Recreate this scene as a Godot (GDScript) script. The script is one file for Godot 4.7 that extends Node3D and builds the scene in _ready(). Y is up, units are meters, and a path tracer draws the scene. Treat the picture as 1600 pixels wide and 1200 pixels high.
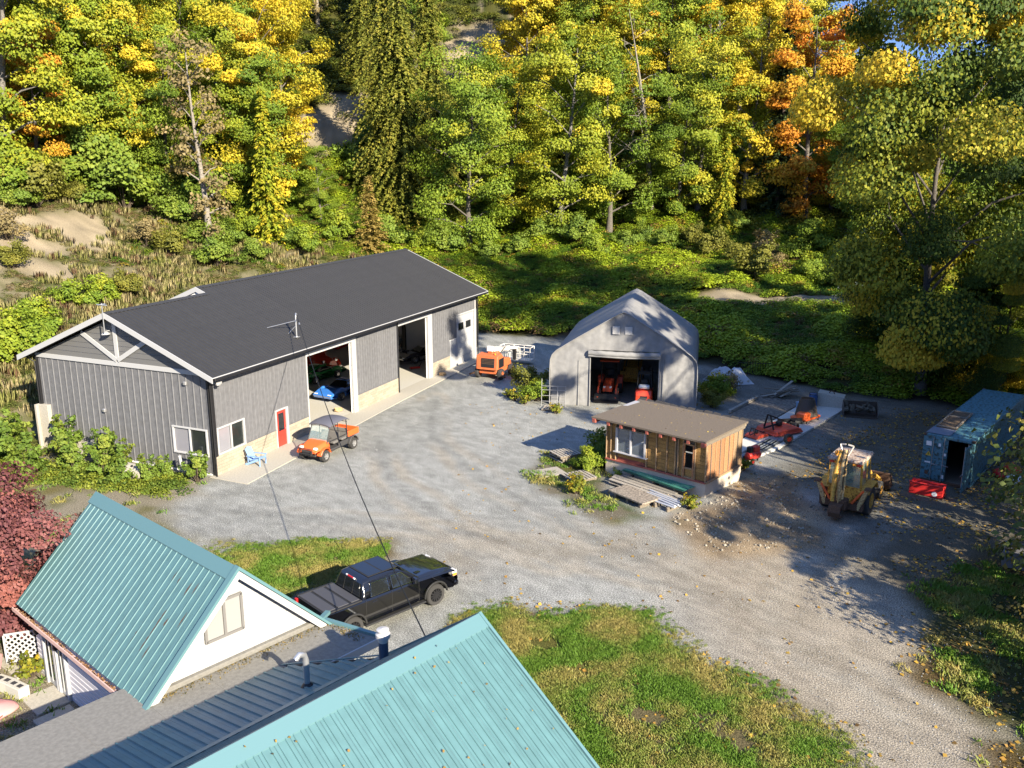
extends Node3D

# ---------------------------------------------------------------- mesh builder
class B:
	var v := PackedVector3Array()
	var n := PackedVector3Array()
	var c := PackedColorArray()
	var col := Color.WHITE
	var tinted := false
	func paint(k: Color) -> B:
		col = k
		tinted = true
		return self
	func t3(a: Vector3, b: Vector3, d: Vector3, na: Vector3, nb: Vector3, nd: Vector3) -> void:
		if (d - a).cross(b - a).dot(na + nb + nd) < 0.0:
			var s := b
			b = d
			d = s
			s = nb
			nb = nd
			nd = s
		v.append(a)
		v.append(b)
		v.append(d)
		n.append(na)
		n.append(nb)
		n.append(nd)
		c.append(col)
		c.append(col)
		c.append(col)
	func tri(a: Vector3, b: Vector3, d: Vector3, outward: Vector3) -> void:
		var k := (d - a).cross(b - a)
		if k.length_squared() < 1e-14:
			return
		k = k.normalized()
		if k.dot(outward) < 0.0:
			k = -k
		t3(a, b, d, k, k, k)
	func quad(a: Vector3, b: Vector3, d: Vector3, e: Vector3, outward: Vector3) -> void:
		tri(a, b, d, outward)
		tri(a, d, e, outward)
	# eight corners: 0-3 one face round, 4-7 the opposite face in the same order
	func hexa(p: Array) -> void:
		var m := Vector3.ZERO
		for q in p:
			m += q
		m /= 8.0
		for f in [[0, 1, 2, 3], [4, 5, 6, 7], [0, 1, 5, 4], [1, 2, 6, 5], [2, 3, 7, 6], [3, 0, 4, 7]]:
			var k: Vector3 = (p[f[0]] + p[f[1]] + p[f[2]] + p[f[3]]) * 0.25 - m
			quad(p[f[0]], p[f[1]], p[f[2]], p[f[3]], k)
	# four corners thickened along ext
	func hexa2(p: Array, ext: Vector3) -> B:
		hexa([p[0], p[1], p[2], p[3], p[0] + ext, p[1] + ext, p[2] + ext, p[3] + ext])
		return self
	func bx(m: Vector3, s: Vector3, b := Basis()) -> B:
		var p := []
		for y in [-0.5, 0.5]:
			for q in [[-0.5, -0.5], [0.5, -0.5], [0.5, 0.5], [-0.5, 0.5]]:
				p.append(m + b * Vector3(q[0] * s.x, y * s.y, q[1] * s.z))
		hexa(p)
		return self
	func span(a: Vector3, b: Vector3) -> B:
		return bx((a + b) * 0.5, (b - a).abs())
	# box with chamfered edges
	func cb(m: Vector3, s: Vector3, ch := 0.03, b := Basis()) -> B:
		var h := s * 0.5
		ch = minf(ch, minf(h.x, minf(h.y, h.z)) * 0.9)
		for ax in 3:
			for sg in [-1.0, 1.0]:
				var q := []
				for w in [[-1, -1], [1, -1], [1, 1], [-1, 1]]:
					var t := Vector3.ZERO
					t[ax] = sg * h[ax]
					t[(ax + 1) % 3] = w[0] * (h[(ax + 1) % 3] - ch)
					t[(ax + 2) % 3] = w[1] * (h[(ax + 2) % 3] - ch)
					q.append(m + b * t)
				var o := Vector3.ZERO
				o[ax] = sg
				quad(q[0], q[1], q[2], q[3], b * o)
		for ax in 3:
			var i := (ax + 1) % 3
			var j := (ax + 2) % 3
			for si in [-1.0, 1.0]:
				for sj in [-1.0, 1.0]:
					var q := []
					for w in [[-1, 0], [1, 0], [1, 1], [-1, 1]]:
						var t := Vector3.ZERO
						t[ax] = w[0] * (h[ax] - ch)
						t[i] = si * (h[i] - (ch if w[1] == 0 else 0.0))
						t[j] = sj * (h[j] - (0.0 if w[1] == 0 else ch))
						q.append(m + b * t)
					var o := Vector3.ZERO
					o[i] = si
					o[j] = sj
					quad(q[0], q[1], q[2], q[3], b * o)
		for sx in [-1.0, 1.0]:
			for sy in [-1.0, 1.0]:
				for sz in [-1.0, 1.0]:
					var o := Vector3(sx, sy, sz)
					var q := []
					for ax in 3:
						var t := Vector3.ZERO
						for k in 3:
							t[k] = o[k] * (h[k] if k == ax else h[k] - ch)
						q.append(m + b * t)
					tri(q[0], q[1], q[2], b * o)
		return self
	func bar(p: Vector3, q: Vector3, w: float, h: float, up := Vector3.UP) -> B:
		var d := (q - p).normalized()
		var s := d.cross(up)
		if s.length() < 0.01:
			s = d.cross(Vector3.RIGHT)
		s = s.normalized()
		return bx((p + q) * 0.5, Vector3(p.distance_to(q), h, w), Basis(d, s.cross(d), s))
	# rings of equal length, smooth across
	func loft(rings: Array, closed := true, caps := true, smooth := true, face := Vector3.ZERO) -> B:
		var m: int = rings.size()
		var k: int = rings[0].size()
		var mid := []
		for r in rings:
			var t := Vector3.ZERO
			for p in r:
				t += p
			mid.append(t / float(k))
		var nn := []
		for i in m:
			var row := PackedVector3Array()
			for j in k:
				var a: Vector3 = rings[mini(i + 1, m - 1)][j] - rings[maxi(i - 1, 0)][j]
				var jn := (j + 1) % k if closed else mini(j + 1, k - 1)
				var jp := (j + k - 1) % k if closed else maxi(j - 1, 0)
				var e: Vector3 = rings[i][jn] - rings[i][jp]
				var o := a.cross(e)
				var away: Vector3 = face if face != Vector3.ZERO else rings[i][j] - mid[i]
				if o.length_squared() < 1e-14:
					o = away + Vector3(0, 1e-5, 0)
				o = o.normalized()
				if o.dot(away) < 0.0:
					o = -o
				row.append(o)
			nn.append(row)
		for i in m - 1:
			for j in (k if closed else k - 1):
				var j2 := (j + 1) % k
				var a: Vector3 = rings[i][j]
				var b: Vector3 = rings[i][j2]
				var d: Vector3 = rings[i + 1][j2]
				var e: Vector3 = rings[i + 1][j]
				if smooth:
					t3(a, b, d, nn[i][j], nn[i][j2], nn[i + 1][j2])
					t3(a, d, e, nn[i][j], nn[i + 1][j2], nn[i + 1][j])
				else:
					var o: Vector3 = (a + b + d + e) * 0.25 - (mid[i] + mid[i + 1]) * 0.5
					quad(a, b, d, e, o)
		if caps and closed:
			for w in [[0, 1], [m - 1, m - 2]]:
				var o: Vector3 = mid[w[0]] - mid[w[1]]
				for j in k:
					tri(mid[w[0]], rings[w[0]][j], rings[w[0]][(j + 1) % k], o)
		return self
	func tube(pts: Array, rad: Array, sides := 8, caps := true) -> B:
		var rings := []
		var ref := Vector3(0.123, 0.9, 0.31)
		for i in pts.size():
			var d: Vector3 = (pts[mini(i + 1, pts.size() - 1)] - pts[maxi(i - 1, 0)]).normalized()
			var s := d.cross(ref)
			if s.length() < 0.05:
				s = d.cross(Vector3.RIGHT)
			s = s.normalized()
			var u := s.cross(d)
			var r := PackedVector3Array()
			for j in sides:
				var a := TAU * j / sides
				r.append(pts[i] + (s * cos(a) + u * sin(a)) * rad[mini(i, rad.size() - 1)])
			rings.append(r)
		return loft(rings, true, caps)
	func rod(p: Vector3, q: Vector3, r: float, sides := 6) -> B:
		return tube([p, q], [r, r], sides)
	# profile of Vector2(radius, along axis)
	func lathe(o: Vector3, axis: Vector3, prof: Array, sides := 20) -> B:
		var d := axis.normalized()
		var s := d.cross(Vector3(0.3, 0.9, 0.2)).normalized()
		var u := s.cross(d)
		for i in prof.size() - 1:
			var p: Vector2 = prof[i]
			var q: Vector2 = prof[i + 1]
			var nr := Vector2(q.y - p.y, p.x - q.x).normalized()
			for j in sides:
				var a0 := TAU * j / sides
				var a1 := TAU * (j + 1) / sides
				var r0 := s * cos(a0) + u * sin(a0)
				var r1 := s * cos(a1) + u * sin(a1)
				var n0 := r0 * nr.x + d * nr.y
				var n1 := r1 * nr.x + d * nr.y
				var a := o + r0 * p.x + d * p.y
				var b := o + r1 * p.x + d * p.y
				var e := o + r1 * q.x + d * q.y
				var g := o + r0 * q.x + d * q.y
				if p.x > 1e-5:
					t3(a, b, e, n0, n1, n1)
				if q.x > 1e-5:
					t3(a, e, g, n0, n1, n0)
		return self
	# side profile in x,y extruded from z0 to z1, with bevelled rims
	func slab(poly: PackedVector2Array, z0: float, z1: float, bev := 0.0) -> B:
		var k := poly.size()
		var area := 0.0
		for i in k:
			area += poly[i].cross(poly[(i + 1) % k])
		var sg := signf(area)
		var inner := PackedVector2Array()
		var out2 := PackedVector2Array()
		for i in k:
			var e0 := (poly[i] - poly[(i + k - 1) % k]).normalized()
			var e1 := (poly[(i + 1) % k] - poly[i]).normalized()
			var o := (Vector2(e0.y, -e0.x) + Vector2(e1.y, -e1.x)) * sg
			o = o.normalized() if o.length() > 0.05 else Vector2.ZERO
			inner.append(poly[i] - o * bev)
			out2.append(o)
		var layers := [[inner, z0], [poly, z0 + bev], [poly, z1 - bev], [inner, z1]] if bev > 0.0 else [[poly, z0], [poly, z1]]
		for l in layers.size() - 1:
			for i in k:
				var j := (i + 1) % k
				var e := (poly[j] - poly[i])
				var o := Vector3(e.y, -e.x, 0) * sg
				var pa: Vector2 = layers[l][0][i]
				var pb: Vector2 = layers[l][0][j]
				var pc: Vector2 = layers[l + 1][0][j]
				var pd: Vector2 = layers[l + 1][0][i]
				quad(Vector3(pa.x, pa.y, layers[l][1]), Vector3(pb.x, pb.y, layers[l][1]), Vector3(pc.x, pc.y, layers[l + 1][1]), Vector3(pd.x, pd.y, layers[l + 1][1]), o)
		var ids := Geometry2D.triangulate_polygon(inner)
		for w in [[z0, -1.0], [z1, 1.0]]:
			for i in range(0, ids.size(), 3):
				tri(Vector3(inner[ids[i]].x, inner[ids[i]].y, w[0]), Vector3(inner[ids[i + 1]].x, inner[ids[i + 1]].y, w[0]), Vector3(inner[ids[i + 2]].x, inner[ids[i + 2]].y, w[0]), Vector3(0, 0, w[1]))
		return self
	# flat polygon given in 3D, thickened along ext
	func plate(pts: Array, ext: Vector3) -> B:
		var o := ext.normalized()
		var ux: Vector3 = (pts[1] - pts[0]).normalized()
		var uy := o.cross(ux)
		var flat := PackedVector2Array()
		for p in pts:
			flat.append(Vector2((p - pts[0]).dot(ux), (p - pts[0]).dot(uy)))
		var mid := Vector3.ZERO
		for p in pts:
			mid += p
		mid /= float(pts.size())
		for i in pts.size():
			var a: Vector3 = pts[i]
			var b: Vector3 = pts[(i + 1) % pts.size()]
			quad(a, b, b + ext, a + ext, (a + b) * 0.5 - mid)
		var ids := Geometry2D.triangulate_polygon(flat)
		for i in range(0, ids.size(), 3):
			tri(pts[ids[i]] + ext, pts[ids[i + 1]] + ext, pts[ids[i + 2]] + ext, o)
			tri(pts[ids[i]], pts[ids[i + 1]], pts[ids[i + 2]], -o)
		return self
	func join(o: B, t := Transform3D()) -> B:
		for i in range(0, o.v.size(), 3):
			var k := col
			col = o.c[i]
			t3(t * o.v[i], t * o.v[i + 1], t * o.v[i + 2], (t.basis * o.n[i]).normalized(), (t.basis * o.n[i + 1]).normalized(), (t.basis * o.n[i + 2]).normalized())
			col = k
		tinted = tinted or o.tinted
		return self
	func mesh() -> ArrayMesh:
		var a := []
		a.resize(Mesh.ARRAY_MAX)
		a[Mesh.ARRAY_VERTEX] = v
		a[Mesh.ARRAY_NORMAL] = n
		if tinted:
			a[Mesh.ARRAY_COLOR] = c
		var m := ArrayMesh.new()
		m.add_surface_from_arrays(Mesh.PRIMITIVE_TRIANGLES, a)
		return m


# ---------------------------------------------------------------- scene helpers
var used := {}
var mats := {}
var rng := RandomNumberGenerator.new()
var noise := FastNoiseLite.new()
var noise2 := FastNoiseLite.new()

func P(x: float, h: float, d: float) -> Vector3:
	return Vector3(x, h, -d)

func numbered(parent: Node, called: String) -> String:
	var key := str(parent.get_instance_id()) + called
	used[key] = used.get(key, -1) + 1
	return called if used[key] == 0 else "%s_%03d" % [called, used[key]]

func meta(o: Node, label: String, category := "", group := "", kind := "") -> Node:
	if label:
		o.set_meta("label", label)
	if category:
		o.set_meta("category", category)
	if group:
		o.set_meta("group", group)
	if kind:
		o.set_meta("kind", kind)
	return o

func thing(called: String, label: String, category: String, at: Vector3, turn := 0.0, group := "") -> Node3D:
	var o := Node3D.new()
	o.name = numbered(self, called)
	add_child(o)
	o.position = at
	o.rotation.y = turn
	meta(o, label, category, group)
	return o

func obj(called: String, b, m: Material, parent: Node = null) -> MeshInstance3D:
	if parent == null:
		parent = self
	var o := MeshInstance3D.new()
	o.mesh = b.mesh() if b is B else b
	o.material_override = m
	o.name = numbered(parent, called)
	parent.add_child(o)
	return o

func copy(o: Node3D, called: String, label: String, at: Vector3, turn: float, group := "", size := 1.0) -> Node3D:
	var r: Node3D = o.duplicate()
	r.name = numbered(self, called)
	add_child(r)
	r.position = at
	r.rotation = Vector3(0, turn, 0)
	r.scale = Vector3.ONE * size
	meta(r, label, "", group)
	return r

func many(called: String, mesh: Mesh, m: Material, xf: Array, cols: Array, parent: Node = null) -> MultiMeshInstance3D:
	if parent == null:
		parent = self
	var mm := MultiMesh.new()
	mm.transform_format = MultiMesh.TRANSFORM_3D
	mm.use_colors = cols.size() > 0
	mm.mesh = mesh
	mm.instance_count = xf.size()
	for i in xf.size():
		mm.set_instance_transform(i, xf[i])
		if cols.size() > 0:
			mm.set_instance_color(i, cols[i])
	var o := MultiMeshInstance3D.new()
	o.multimesh = mm
	o.material_override = m
	o.name = numbered(parent, called)
	parent.add_child(o)
	return o

var tex := {}
func noise_tex(key: String, freq: float, lo: float, hi: float, octaves := 4, size := 512, kind := FastNoiseLite.TYPE_SIMPLEX_SMOOTH) -> NoiseTexture2D:
	if tex.has(key):
		return tex[key]
	var f := FastNoiseLite.new()
	f.noise_type = kind
	f.seed = key.hash() % 1000
	f.frequency = freq
	f.fractal_octaves = octaves
	var t := NoiseTexture2D.new()
	t.width = size
	t.height = size
	t.seamless = true
	t.noise = f
	var g := Gradient.new()
	g.set_color(0, Color(lo, lo, lo))
	g.set_color(1, Color(hi, hi, hi))
	t.color_ramp = g
	tex[key] = t
	return t

func bump_tex(key: String, freq: float, strength := 4.0, size := 512) -> NoiseTexture2D:
	key = "n_" + key
	if tex.has(key):
		return tex[key]
	var f := FastNoiseLite.new()
	f.frequency = freq
	f.fractal_octaves = 5
	f.seed = key.hash() % 1000
	var t := NoiseTexture2D.new()
	t.width = size
	t.height = size
	t.seamless = true
	t.as_normal_map = true
	t.bump_strength = strength
	t.noise = f
	tex[key] = t
	return t

# base colour in linear values
func mat(key: String, r: float, g: float, b: float, rough := 0.8, metal := 0.0, albedo: Texture2D = null, per_metre := 1.0, normal: Texture2D = null, strength := 1.0) -> StandardMaterial3D:
	if mats.has(key):
		return mats[key]
	var m := StandardMaterial3D.new()
	m.resource_name = key
	m.albedo_color = Color(r, g, b).linear_to_srgb()
	m.roughness = rough
	m.metallic = metal
	m.vertex_color_use_as_albedo = true
	if albedo or normal:
		m.uv1_triplanar = true
		m.uv1_scale = Vector3.ONE * per_metre
	if albedo:
		m.albedo_texture = albedo
	if normal:
		m.normal_enabled = true
		m.normal_texture = normal
		m.normal_scale = strength
	mats[key] = m
	return m

func glass(key: String, r: float, g: float, b: float, alpha: float) -> StandardMaterial3D:
	if mats.has(key):
		return mats[key]
	var m := StandardMaterial3D.new()
	m.albedo_color = Color(r, g, b).linear_to_srgb()
	m.albedo_color.a = alpha
	m.transparency = BaseMaterial3D.TRANSPARENCY_ALPHA
	m.roughness = 0.03
	m.metallic_specular = 0.6
	mats[key] = m
	return m

func leaf_mat(key: String, back: float) -> StandardMaterial3D:
	if mats.has(key):
		return mats[key]
	var m := StandardMaterial3D.new()
	m.resource_name = key
	m.vertex_color_use_as_albedo = true
	m.roughness = 0.6
	m.metallic_specular = 0.35
	m.cull_mode = BaseMaterial3D.CULL_DISABLED
	m.backlight_enabled = true
	m.backlight = Color(back, back, back * 0.6).linear_to_srgb()
	mats[key] = m
	return m

# ---------------------------------------------------------------- terrain
var toe := [Vector2(-90, 26), Vector2(-33, 41.5), Vector2(-29.8, 50), Vector2(-17, 81.5), Vector2(-8, 88), Vector2(3, 84.5), Vector2(16, 73), Vector2(24, 63.5), Vector2(33, 58.5), Vector2(48, 56), Vector2(140, 50)]

func hill_distance(x: float, d: float) -> float:
	var p := Vector2(x, d)
	var best := 1e9
	var sg := 1.0
	for i in toe.size() - 1:
		var a: Vector2 = toe[i]
		var e: Vector2 = toe[i + 1] - a
		var t := clampf((p - a).dot(e) / e.length_squared(), 0, 1)
		var q := p.distance_to(a + e * t)
		if q < best - 1e-6:
			best = q
			sg = 1.0 if e.cross(p - a) > 0.0 else -1.0
	return best * sg

func profile(p: Array, s: float) -> float:
	if s <= p[0].x:
		return p[0].y
	for i in p.size() - 1:
		if s <= p[i + 1].x:
			return lerpf(p[i].y, p[i + 1].y, (s - p[i].x) / (p[i + 1].x - p[i].x))
	return p[-1].y

var left_bank := [Vector2(0, 0), Vector2(3, 1.3), Vector2(8, 3), Vector2(20, 7), Vector2(30, 10.5), Vector2(80, 36), Vector2(150, 85), Vector2(260, 120), Vector2(900, 150)]
var right_bank := [Vector2(0, 0), Vector2(4, 1.2), Vector2(12, 3.2), Vector2(22, 5), Vector2(32, 6), Vector2(80, 30), Vector2(150, 80), Vector2(260, 115), Vector2(900, 140)]

func ground_height(x: float, d: float) -> float:
	var s := hill_distance(x, d)
	var h := 0.0
	if s > 0.0:
		var k := smoothstep(-24, 2, x)
		h = lerpf(profile(left_bank, s), profile(right_bank, s), k)
		var f := 1.0 - smoothstep(-5, 58, x - 0.25 * (d - 60))
		var lo := minf(h, 5.5)
		h = lo * (0.35 + 0.65 * f) + (h - lo) * f
		var r := clampf(s / 12.0, 0, 1)
		h += noise.get_noise_2d(x * 6, d * 6) * 0.9 * r + noise2.get_noise_2d(x * 20, d * 20) * 0.35 * r
		if s > 60:
			h += noise.get_noise_2d(x * 2.2 + 90, d * 2.2) * 5.0 * clampf((s - 60) / 40, 0, 1) * f
	else:
		h = noise2.get_noise_2d(x * 9, d * 9) * 0.035 * smoothstep(0, -3, s)
		var m := Vector2(x - 11.8, d - 40.8)
		h += 0.32 * exp(-m.length_squared() / 9.0) * (0.8 + 0.5 * noise2.get_noise_2d(x * 60, d * 60))
		if x > 14:
			h += noise2.get_noise_2d(x * 25, d * 25) * 0.05
	return h

func inside(poly: PackedVector2Array, p: Vector2) -> float:   # positive inside, in metres
	var best := 1e9
	for i in poly.size():
		best = minf(best, p.distance_to(Geometry2D.get_closest_point_to_segment(p, poly[i], poly[(i + 1) % poly.size()])))
	return best if Geometry2D.is_point_in_polygon(p, poly) else -best

# ---------------------------------------------------------------- foliage shapes
class L:   # leaf collector: two-triangle leaves, indexed
	var v := PackedVector3Array()
	var n := PackedVector3Array()
	var c := PackedColorArray()
	var x := PackedInt32Array()
	func leaf(p: Vector3, d: Vector3, s: Vector3, len: float, wid: float, col: Color) -> void:
		var k := v.size()
		var u := d.cross(s).normalized()
		v.append(p - d * len * 0.5)
		v.append(p + s * wid * 0.5 + u * len * 0.12)
		v.append(p + d * len * 0.5)
		v.append(p - s * wid * 0.5 + u * len * 0.12)
		for i in 4:
			n.append(u)
			c.append(col)
		for i in [0, 1, 2, 0, 2, 3]:
			x.append(k + i)
	func mesh() -> ArrayMesh:
		var a := []
		a.resize(Mesh.ARRAY_MAX)
		a[Mesh.ARRAY_VERTEX] = v
		a[Mesh.ARRAY_NORMAL] = n
		a[Mesh.ARRAY_COLOR] = c
		a[Mesh.ARRAY_INDEX] = x
		var m := ArrayMesh.new()
		m.add_surface_from_arrays(Mesh.PRIMITIVE_TRIANGLES, a)
		return m

func rdir() -> Vector3:
	var z := rng.randf_range(-1, 1)
	var a := rng.randf() * TAU
	var r := sqrt(1 - z * z)
	return Vector3(r * cos(a), z, r * sin(a))

func tone(pal: Array, t: float, jitter := 0.16) -> Color:
	t = clampf(t, 0, 0.9999) * (pal.size() - 1)
	var i := int(t)
	var k: Color = pal[i].lerp(pal[mini(i + 1, pal.size() - 1)], t - i)
	var j := 1.0 + rng.randf_range(-jitter, jitter)
	return Color(k.r * j, k.g * j, k.b * j)

# a flattened spray of leaves
func spray(l: L, m: Vector3, rx: float, ry: float, count: int, size: float, pal: Array, t: float) -> void:
	var away := Vector3(m.x, 0, m.z).normalized() * 0.55
	for i in count:
		var q := rdir() * pow(rng.randf(), 0.4)
		if q.y < -0.3:
			q.y *= 0.6
		var p := m + Vector3(q.x * rx, q.y * ry, q.z * rx)
		var u := (away + Vector3(q.x * 0.7, 0.5 + q.y * 0.3, q.z * 0.7) + rdir() * 0.7).normalized()
		var d := u.cross(rdir()).normalized()
		var sz := size * rng.randf_range(0.6, 1.35)
		l.leaf(p, d, u.cross(d), sz, sz * 0.75, tone(pal, t + rng.randf_range(-0.12, 0.12)))

# one broadleaf tree about h tall, r wide: [wood mesh, crown mesh]
func broadleaf(sd: int, h: float, r: float, leaves: int, size: float, pal: Array, bare := 0.28, lean := 0.06, bark := Color(0.2, 0.18, 0.15), droop := 0.0, tight := 1.0, accent := 0.15) -> Array:
	rng.seed = sd
	var w := B.new()
	w.paint(bark)
	var l := L.new()
	var off := Vector3(rng.randf_range(-1, 1), 0, rng.randf_range(-1, 1)) * lean * h
	var spine := []
	var rad := []
	for i in 9:
		var t := i / 8.0
		spine.append(Vector3(off.x * t * t + sin(t * 5 + sd) * 0.015 * h, t * h * 0.93 - 0.3, off.z * t * t + cos(t * 4 + sd) * 0.015 * h))
		rad.append(lerpf(0.021 * h, 0.002 * h, pow(t, 0.8)) * (1.35 if i == 0 else 1.0))
	w.tube(spine, rad, 7)
	var spots := []
	var limbs := 22 if tight >= 1.0 else 14
	for i in limbs:
		var t := lerpf(bare, 0.97, (i + rng.randf() * 0.7) / limbs)
		var a := i * 2.4 + rng.randf_range(-0.5, 0.5)
		var k := t * 8.0
		var base: Vector3 = spine[int(k)].lerp(spine[mini(int(k) + 1, 8)], k - int(k))
		var wide := r * sqrt(clampf(1.0 - pow((t - 0.52) / 0.56, 2), 0.05, 1)) * rng.randf_range(0.7, 1.12)
		var rise := wide * lerpf(0.15, 0.95, t) - droop * wide
		var tip := base + Vector3(cos(a) * wide, rise, sin(a) * wide)
		var mid := base.lerp(tip, 0.55) + Vector3(0, wide * 0.1, 0)
		w.tube([base, mid, tip], [0.006 * h * (1.2 - t), 0.004 * h * (1.2 - t), 0.0012 * h], 5, false)
		for s in 4:
			var f := [0.5, 0.75, 0.95, 1.05][s] as float
			var q := base.lerp(tip, f) + Vector3(rng.randf_range(-1, 1), rng.randf_range(-0.6, 0.7), rng.randf_range(-1, 1)) * wide * 0.34
			if s < 2:
				w.tube([mid, mid.lerp(q, 0.6) + Vector3(0, 0.1, 0), q], [0.0022 * h, 0.0014 * h, 0.0006 * h], 4, false)
			spots.append(q)
	var each := int(leaves / float(spots.size()))
	for q in spots:
		var t := 0.24 + rng.randf() * 0.4 + (0.32 if rng.randf() < accent else 0.0)
		var rr := r * rng.randf_range(0.2, 0.4) * tight
		spray(l, q, rr, rr * rng.randf_range(0.5, 1.0), int(each * rng.randf_range(0.6, 1.4)), size, pal, t)
	return [w.mesh(), l.mesh()]

# a conifer: whorls of boughs carrying long drooping sprays
func conifer(sd: int, h: float, r: float, whorls: int, size: float, pal: Array, sag: float, start := 0.05) -> Array:
	rng.seed = sd
	var w := B.new()
	w.paint(Color(0.12, 0.09, 0.07))
	w.tube([Vector3(0, -0.3, 0), Vector3(0.1, h * 0.5, 0), Vector3(0, h * 0.985, 0.05)], [0.016 * h, 0.009 * h, 0.001 * h], 7)
	var l := L.new()
	for i in whorls:
		var t := lerpf(start, 0.985, i / float(whorls - 1))
		var y := t * h
		var reach := r * pow(1.0 - t, 0.8) + 0.12
		var arms := 8 if t < 0.8 else 5
		var dip := rng.randf_range(0.75, 1.3)
		for j in arms:
			var a := j * TAU / arms + i * 1.3 + rng.randf_range(-0.3, 0.3)
			var e := Vector3(cos(a), 0, sin(a))
			var rr := reach * rng.randf_range(0.62, 1.15)
			var steps := maxi(3, int(rr / (size * 0.6)))
			var side := e.cross(Vector3.UP)
			var tt := rng.randf()
			var lift := rng.randf_range(-0.5, 0.5) * h / whorls
			for s in steps:
				var f := (s + 0.6) / steps
				var p := Vector3(0, y, 0) + e * rr * f + Vector3(0, -sag * dip * rr * f * f + 0.12 * rr * f + lift, 0)
				var taper := 1.15 - f * 0.6
				for g in [-1.0, 0.0, 1.0]:
					for rep in 2:
						var d: Vector3 = (e * 0.7 + side * g * 0.9 + Vector3(0, -sag * 0.7 + rng.randf_range(-0.35, 0.15), 0) + rdir() * 0.35).normalized()
						var u := (Vector3.UP + rdir() * 0.6).normalized()
						var sd2: Vector3 = d.cross(u).normalized()
						var sz := size * taper * rng.randf_range(0.7, 1.3)
						l.leaf(p + d * sz * 0.4 + rdir() * 0.12, d, sd2, sz, sz * 0.42, tone(pal, tt * 0.5 + f * 0.5 + rng.randf_range(-0.15, 0.15)))
	return [w.mesh(), l.mesh()]

# a shrub of many stems, leafy along their upper parts
func shrub(sd: int, h: float, r: float, leaves: int, size: float, pal: Array, stems := 17) -> Array:
	rng.seed = sd
	var w := B.new()
	w.paint(Color(0.13, 0.1, 0.07))
	var l := L.new()
	for i in stems:
		var a := i * 2.4 + rng.randf()
		var f := sqrt((i + 0.5) / stems) * rng.randf_range(0.7, 1.15)
		var q := Vector3(cos(a) * r * f, h * rng.randf_range(0.4, 1.15) * (1.1 - f * 0.45), sin(a) * r * f)
		var m := Vector3(q.x * 0.45, q.y * 0.6, q.z * 0.45)
		w.tube([Vector3(0, -0.15, 0), m, q], [0.04, 0.022, 0.006], 4, false)
		var t := 0.3 + rng.randf() * 0.35 + (0.25 if rng.randf() < 0.15 else 0.0)
		for k in 3:
			var p := m.lerp(q, [0.25, 0.65, 1.0][k]) + rdir() * r * 0.08
			var rr := r * rng.randf_range(0.2, 0.36)
			spray(l, p, rr, rr * rng.randf_range(0.5, 1.0), int(leaves / (stems * 3.0) * rng.randf_range(0.6, 1.4)), size, pal, t)
	return [w.mesh(), l.mesh()]

# a leafless tree
func bare_tree(sd: int, h: float, bark: Color) -> B:
	rng.seed = sd
	var w := B.new()
	w.paint(bark)
	var top := Vector3(0.22 * h, h, 0.03 * h)
	w.tube([Vector3(0, -0.3, 0), Vector3(0.07 * h, h * 0.4, 0), Vector3(0.13 * h, h * 0.7, 0.02 * h), top], [0.017 * h, 0.012 * h, 0.006 * h, 0.001 * h], 7)
	for i in 16:
		var t := rng.randf_range(0.25, 0.92)
		var b := Vector3(0.2 * h * t, h * t, 0.02 * h * t)
		var a := rng.randf() * TAU
		var ln := h * 0.28 * (1.15 - t)
		var q := b + Vector3(cos(a) * ln, ln * rng.randf_range(0.2, 1.1), sin(a) * ln)
		w.tube([b, b.lerp(q, 0.5) + Vector3(0, ln * 0.05, 0), q], [0.0045 * h * (1.1 - t), 0.003 * h * (1.1 - t), 0.001 * h], 5, false)
		for j in 4:
			var s := b.lerp(q, rng.randf_range(0.35, 0.95))
			w.tube([s, s + (q - b).normalized() * ln * 0.3 + rdir() * ln * 0.28], [0.0014 * h, 0.0005 * h], 4, false)
	return w

var protos := {}
func plant(kind: String, called: String, label: String, category: String, at: Vector3, turn: float, size := 1.0, group := "", stretch := 1.0) -> Node3D:
	var p: Array = protos[kind]
	var o := thing(called, label, category, at, turn, group)
	o.scale = Vector3(size, size * stretch, size)
	obj("trunk" if category == "tree" else "stem", p[0], leaf_wood(), o)
	if p.size() > 1:
		obj("crown" if category == "tree" else "foliage", p[1], leaf_mat("leaf", 0.5), o)
	return o

func leaf_wood() -> StandardMaterial3D:
	return mat("bark", 1, 1, 1, 0.95, 0, noise_tex("bark", 0.02, 0.55, 1.0), 0.7)

var green_pal := [Color(0.045, 0.085, 0.014), Color(0.12, 0.19, 0.02), Color(0.22, 0.28, 0.026), Color(0.38, 0.37, 0.03)]
var lime_pal := [Color(0.07, 0.12, 0.014), Color(0.21, 0.26, 0.022), Color(0.36, 0.35, 0.028), Color(0.56, 0.42, 0.03)]
var yellow_pal := [Color(0.17, 0.19, 0.02), Color(0.4, 0.35, 0.025), Color(0.58, 0.43, 0.03), Color(0.62, 0.33, 0.028)]
var orange_pal := [Color(0.36, 0.27, 0.025), Color(0.54, 0.33, 0.028), Color(0.6, 0.26, 0.03), Color(0.58, 0.19, 0.028)]
var cedar_pal := [Color(0.05, 0.07, 0.018), Color(0.13, 0.155, 0.026), Color(0.24, 0.245, 0.036), Color(0.31, 0.27, 0.045)]
var fir_pal := [Color(0.02, 0.035, 0.018), Color(0.045, 0.07, 0.026), Color(0.08, 0.11, 0.034)]
var brown_pal := [Color(0.13, 0.11, 0.05), Color(0.24, 0.19, 0.085), Color(0.32, 0.24, 0.1)]
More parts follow.
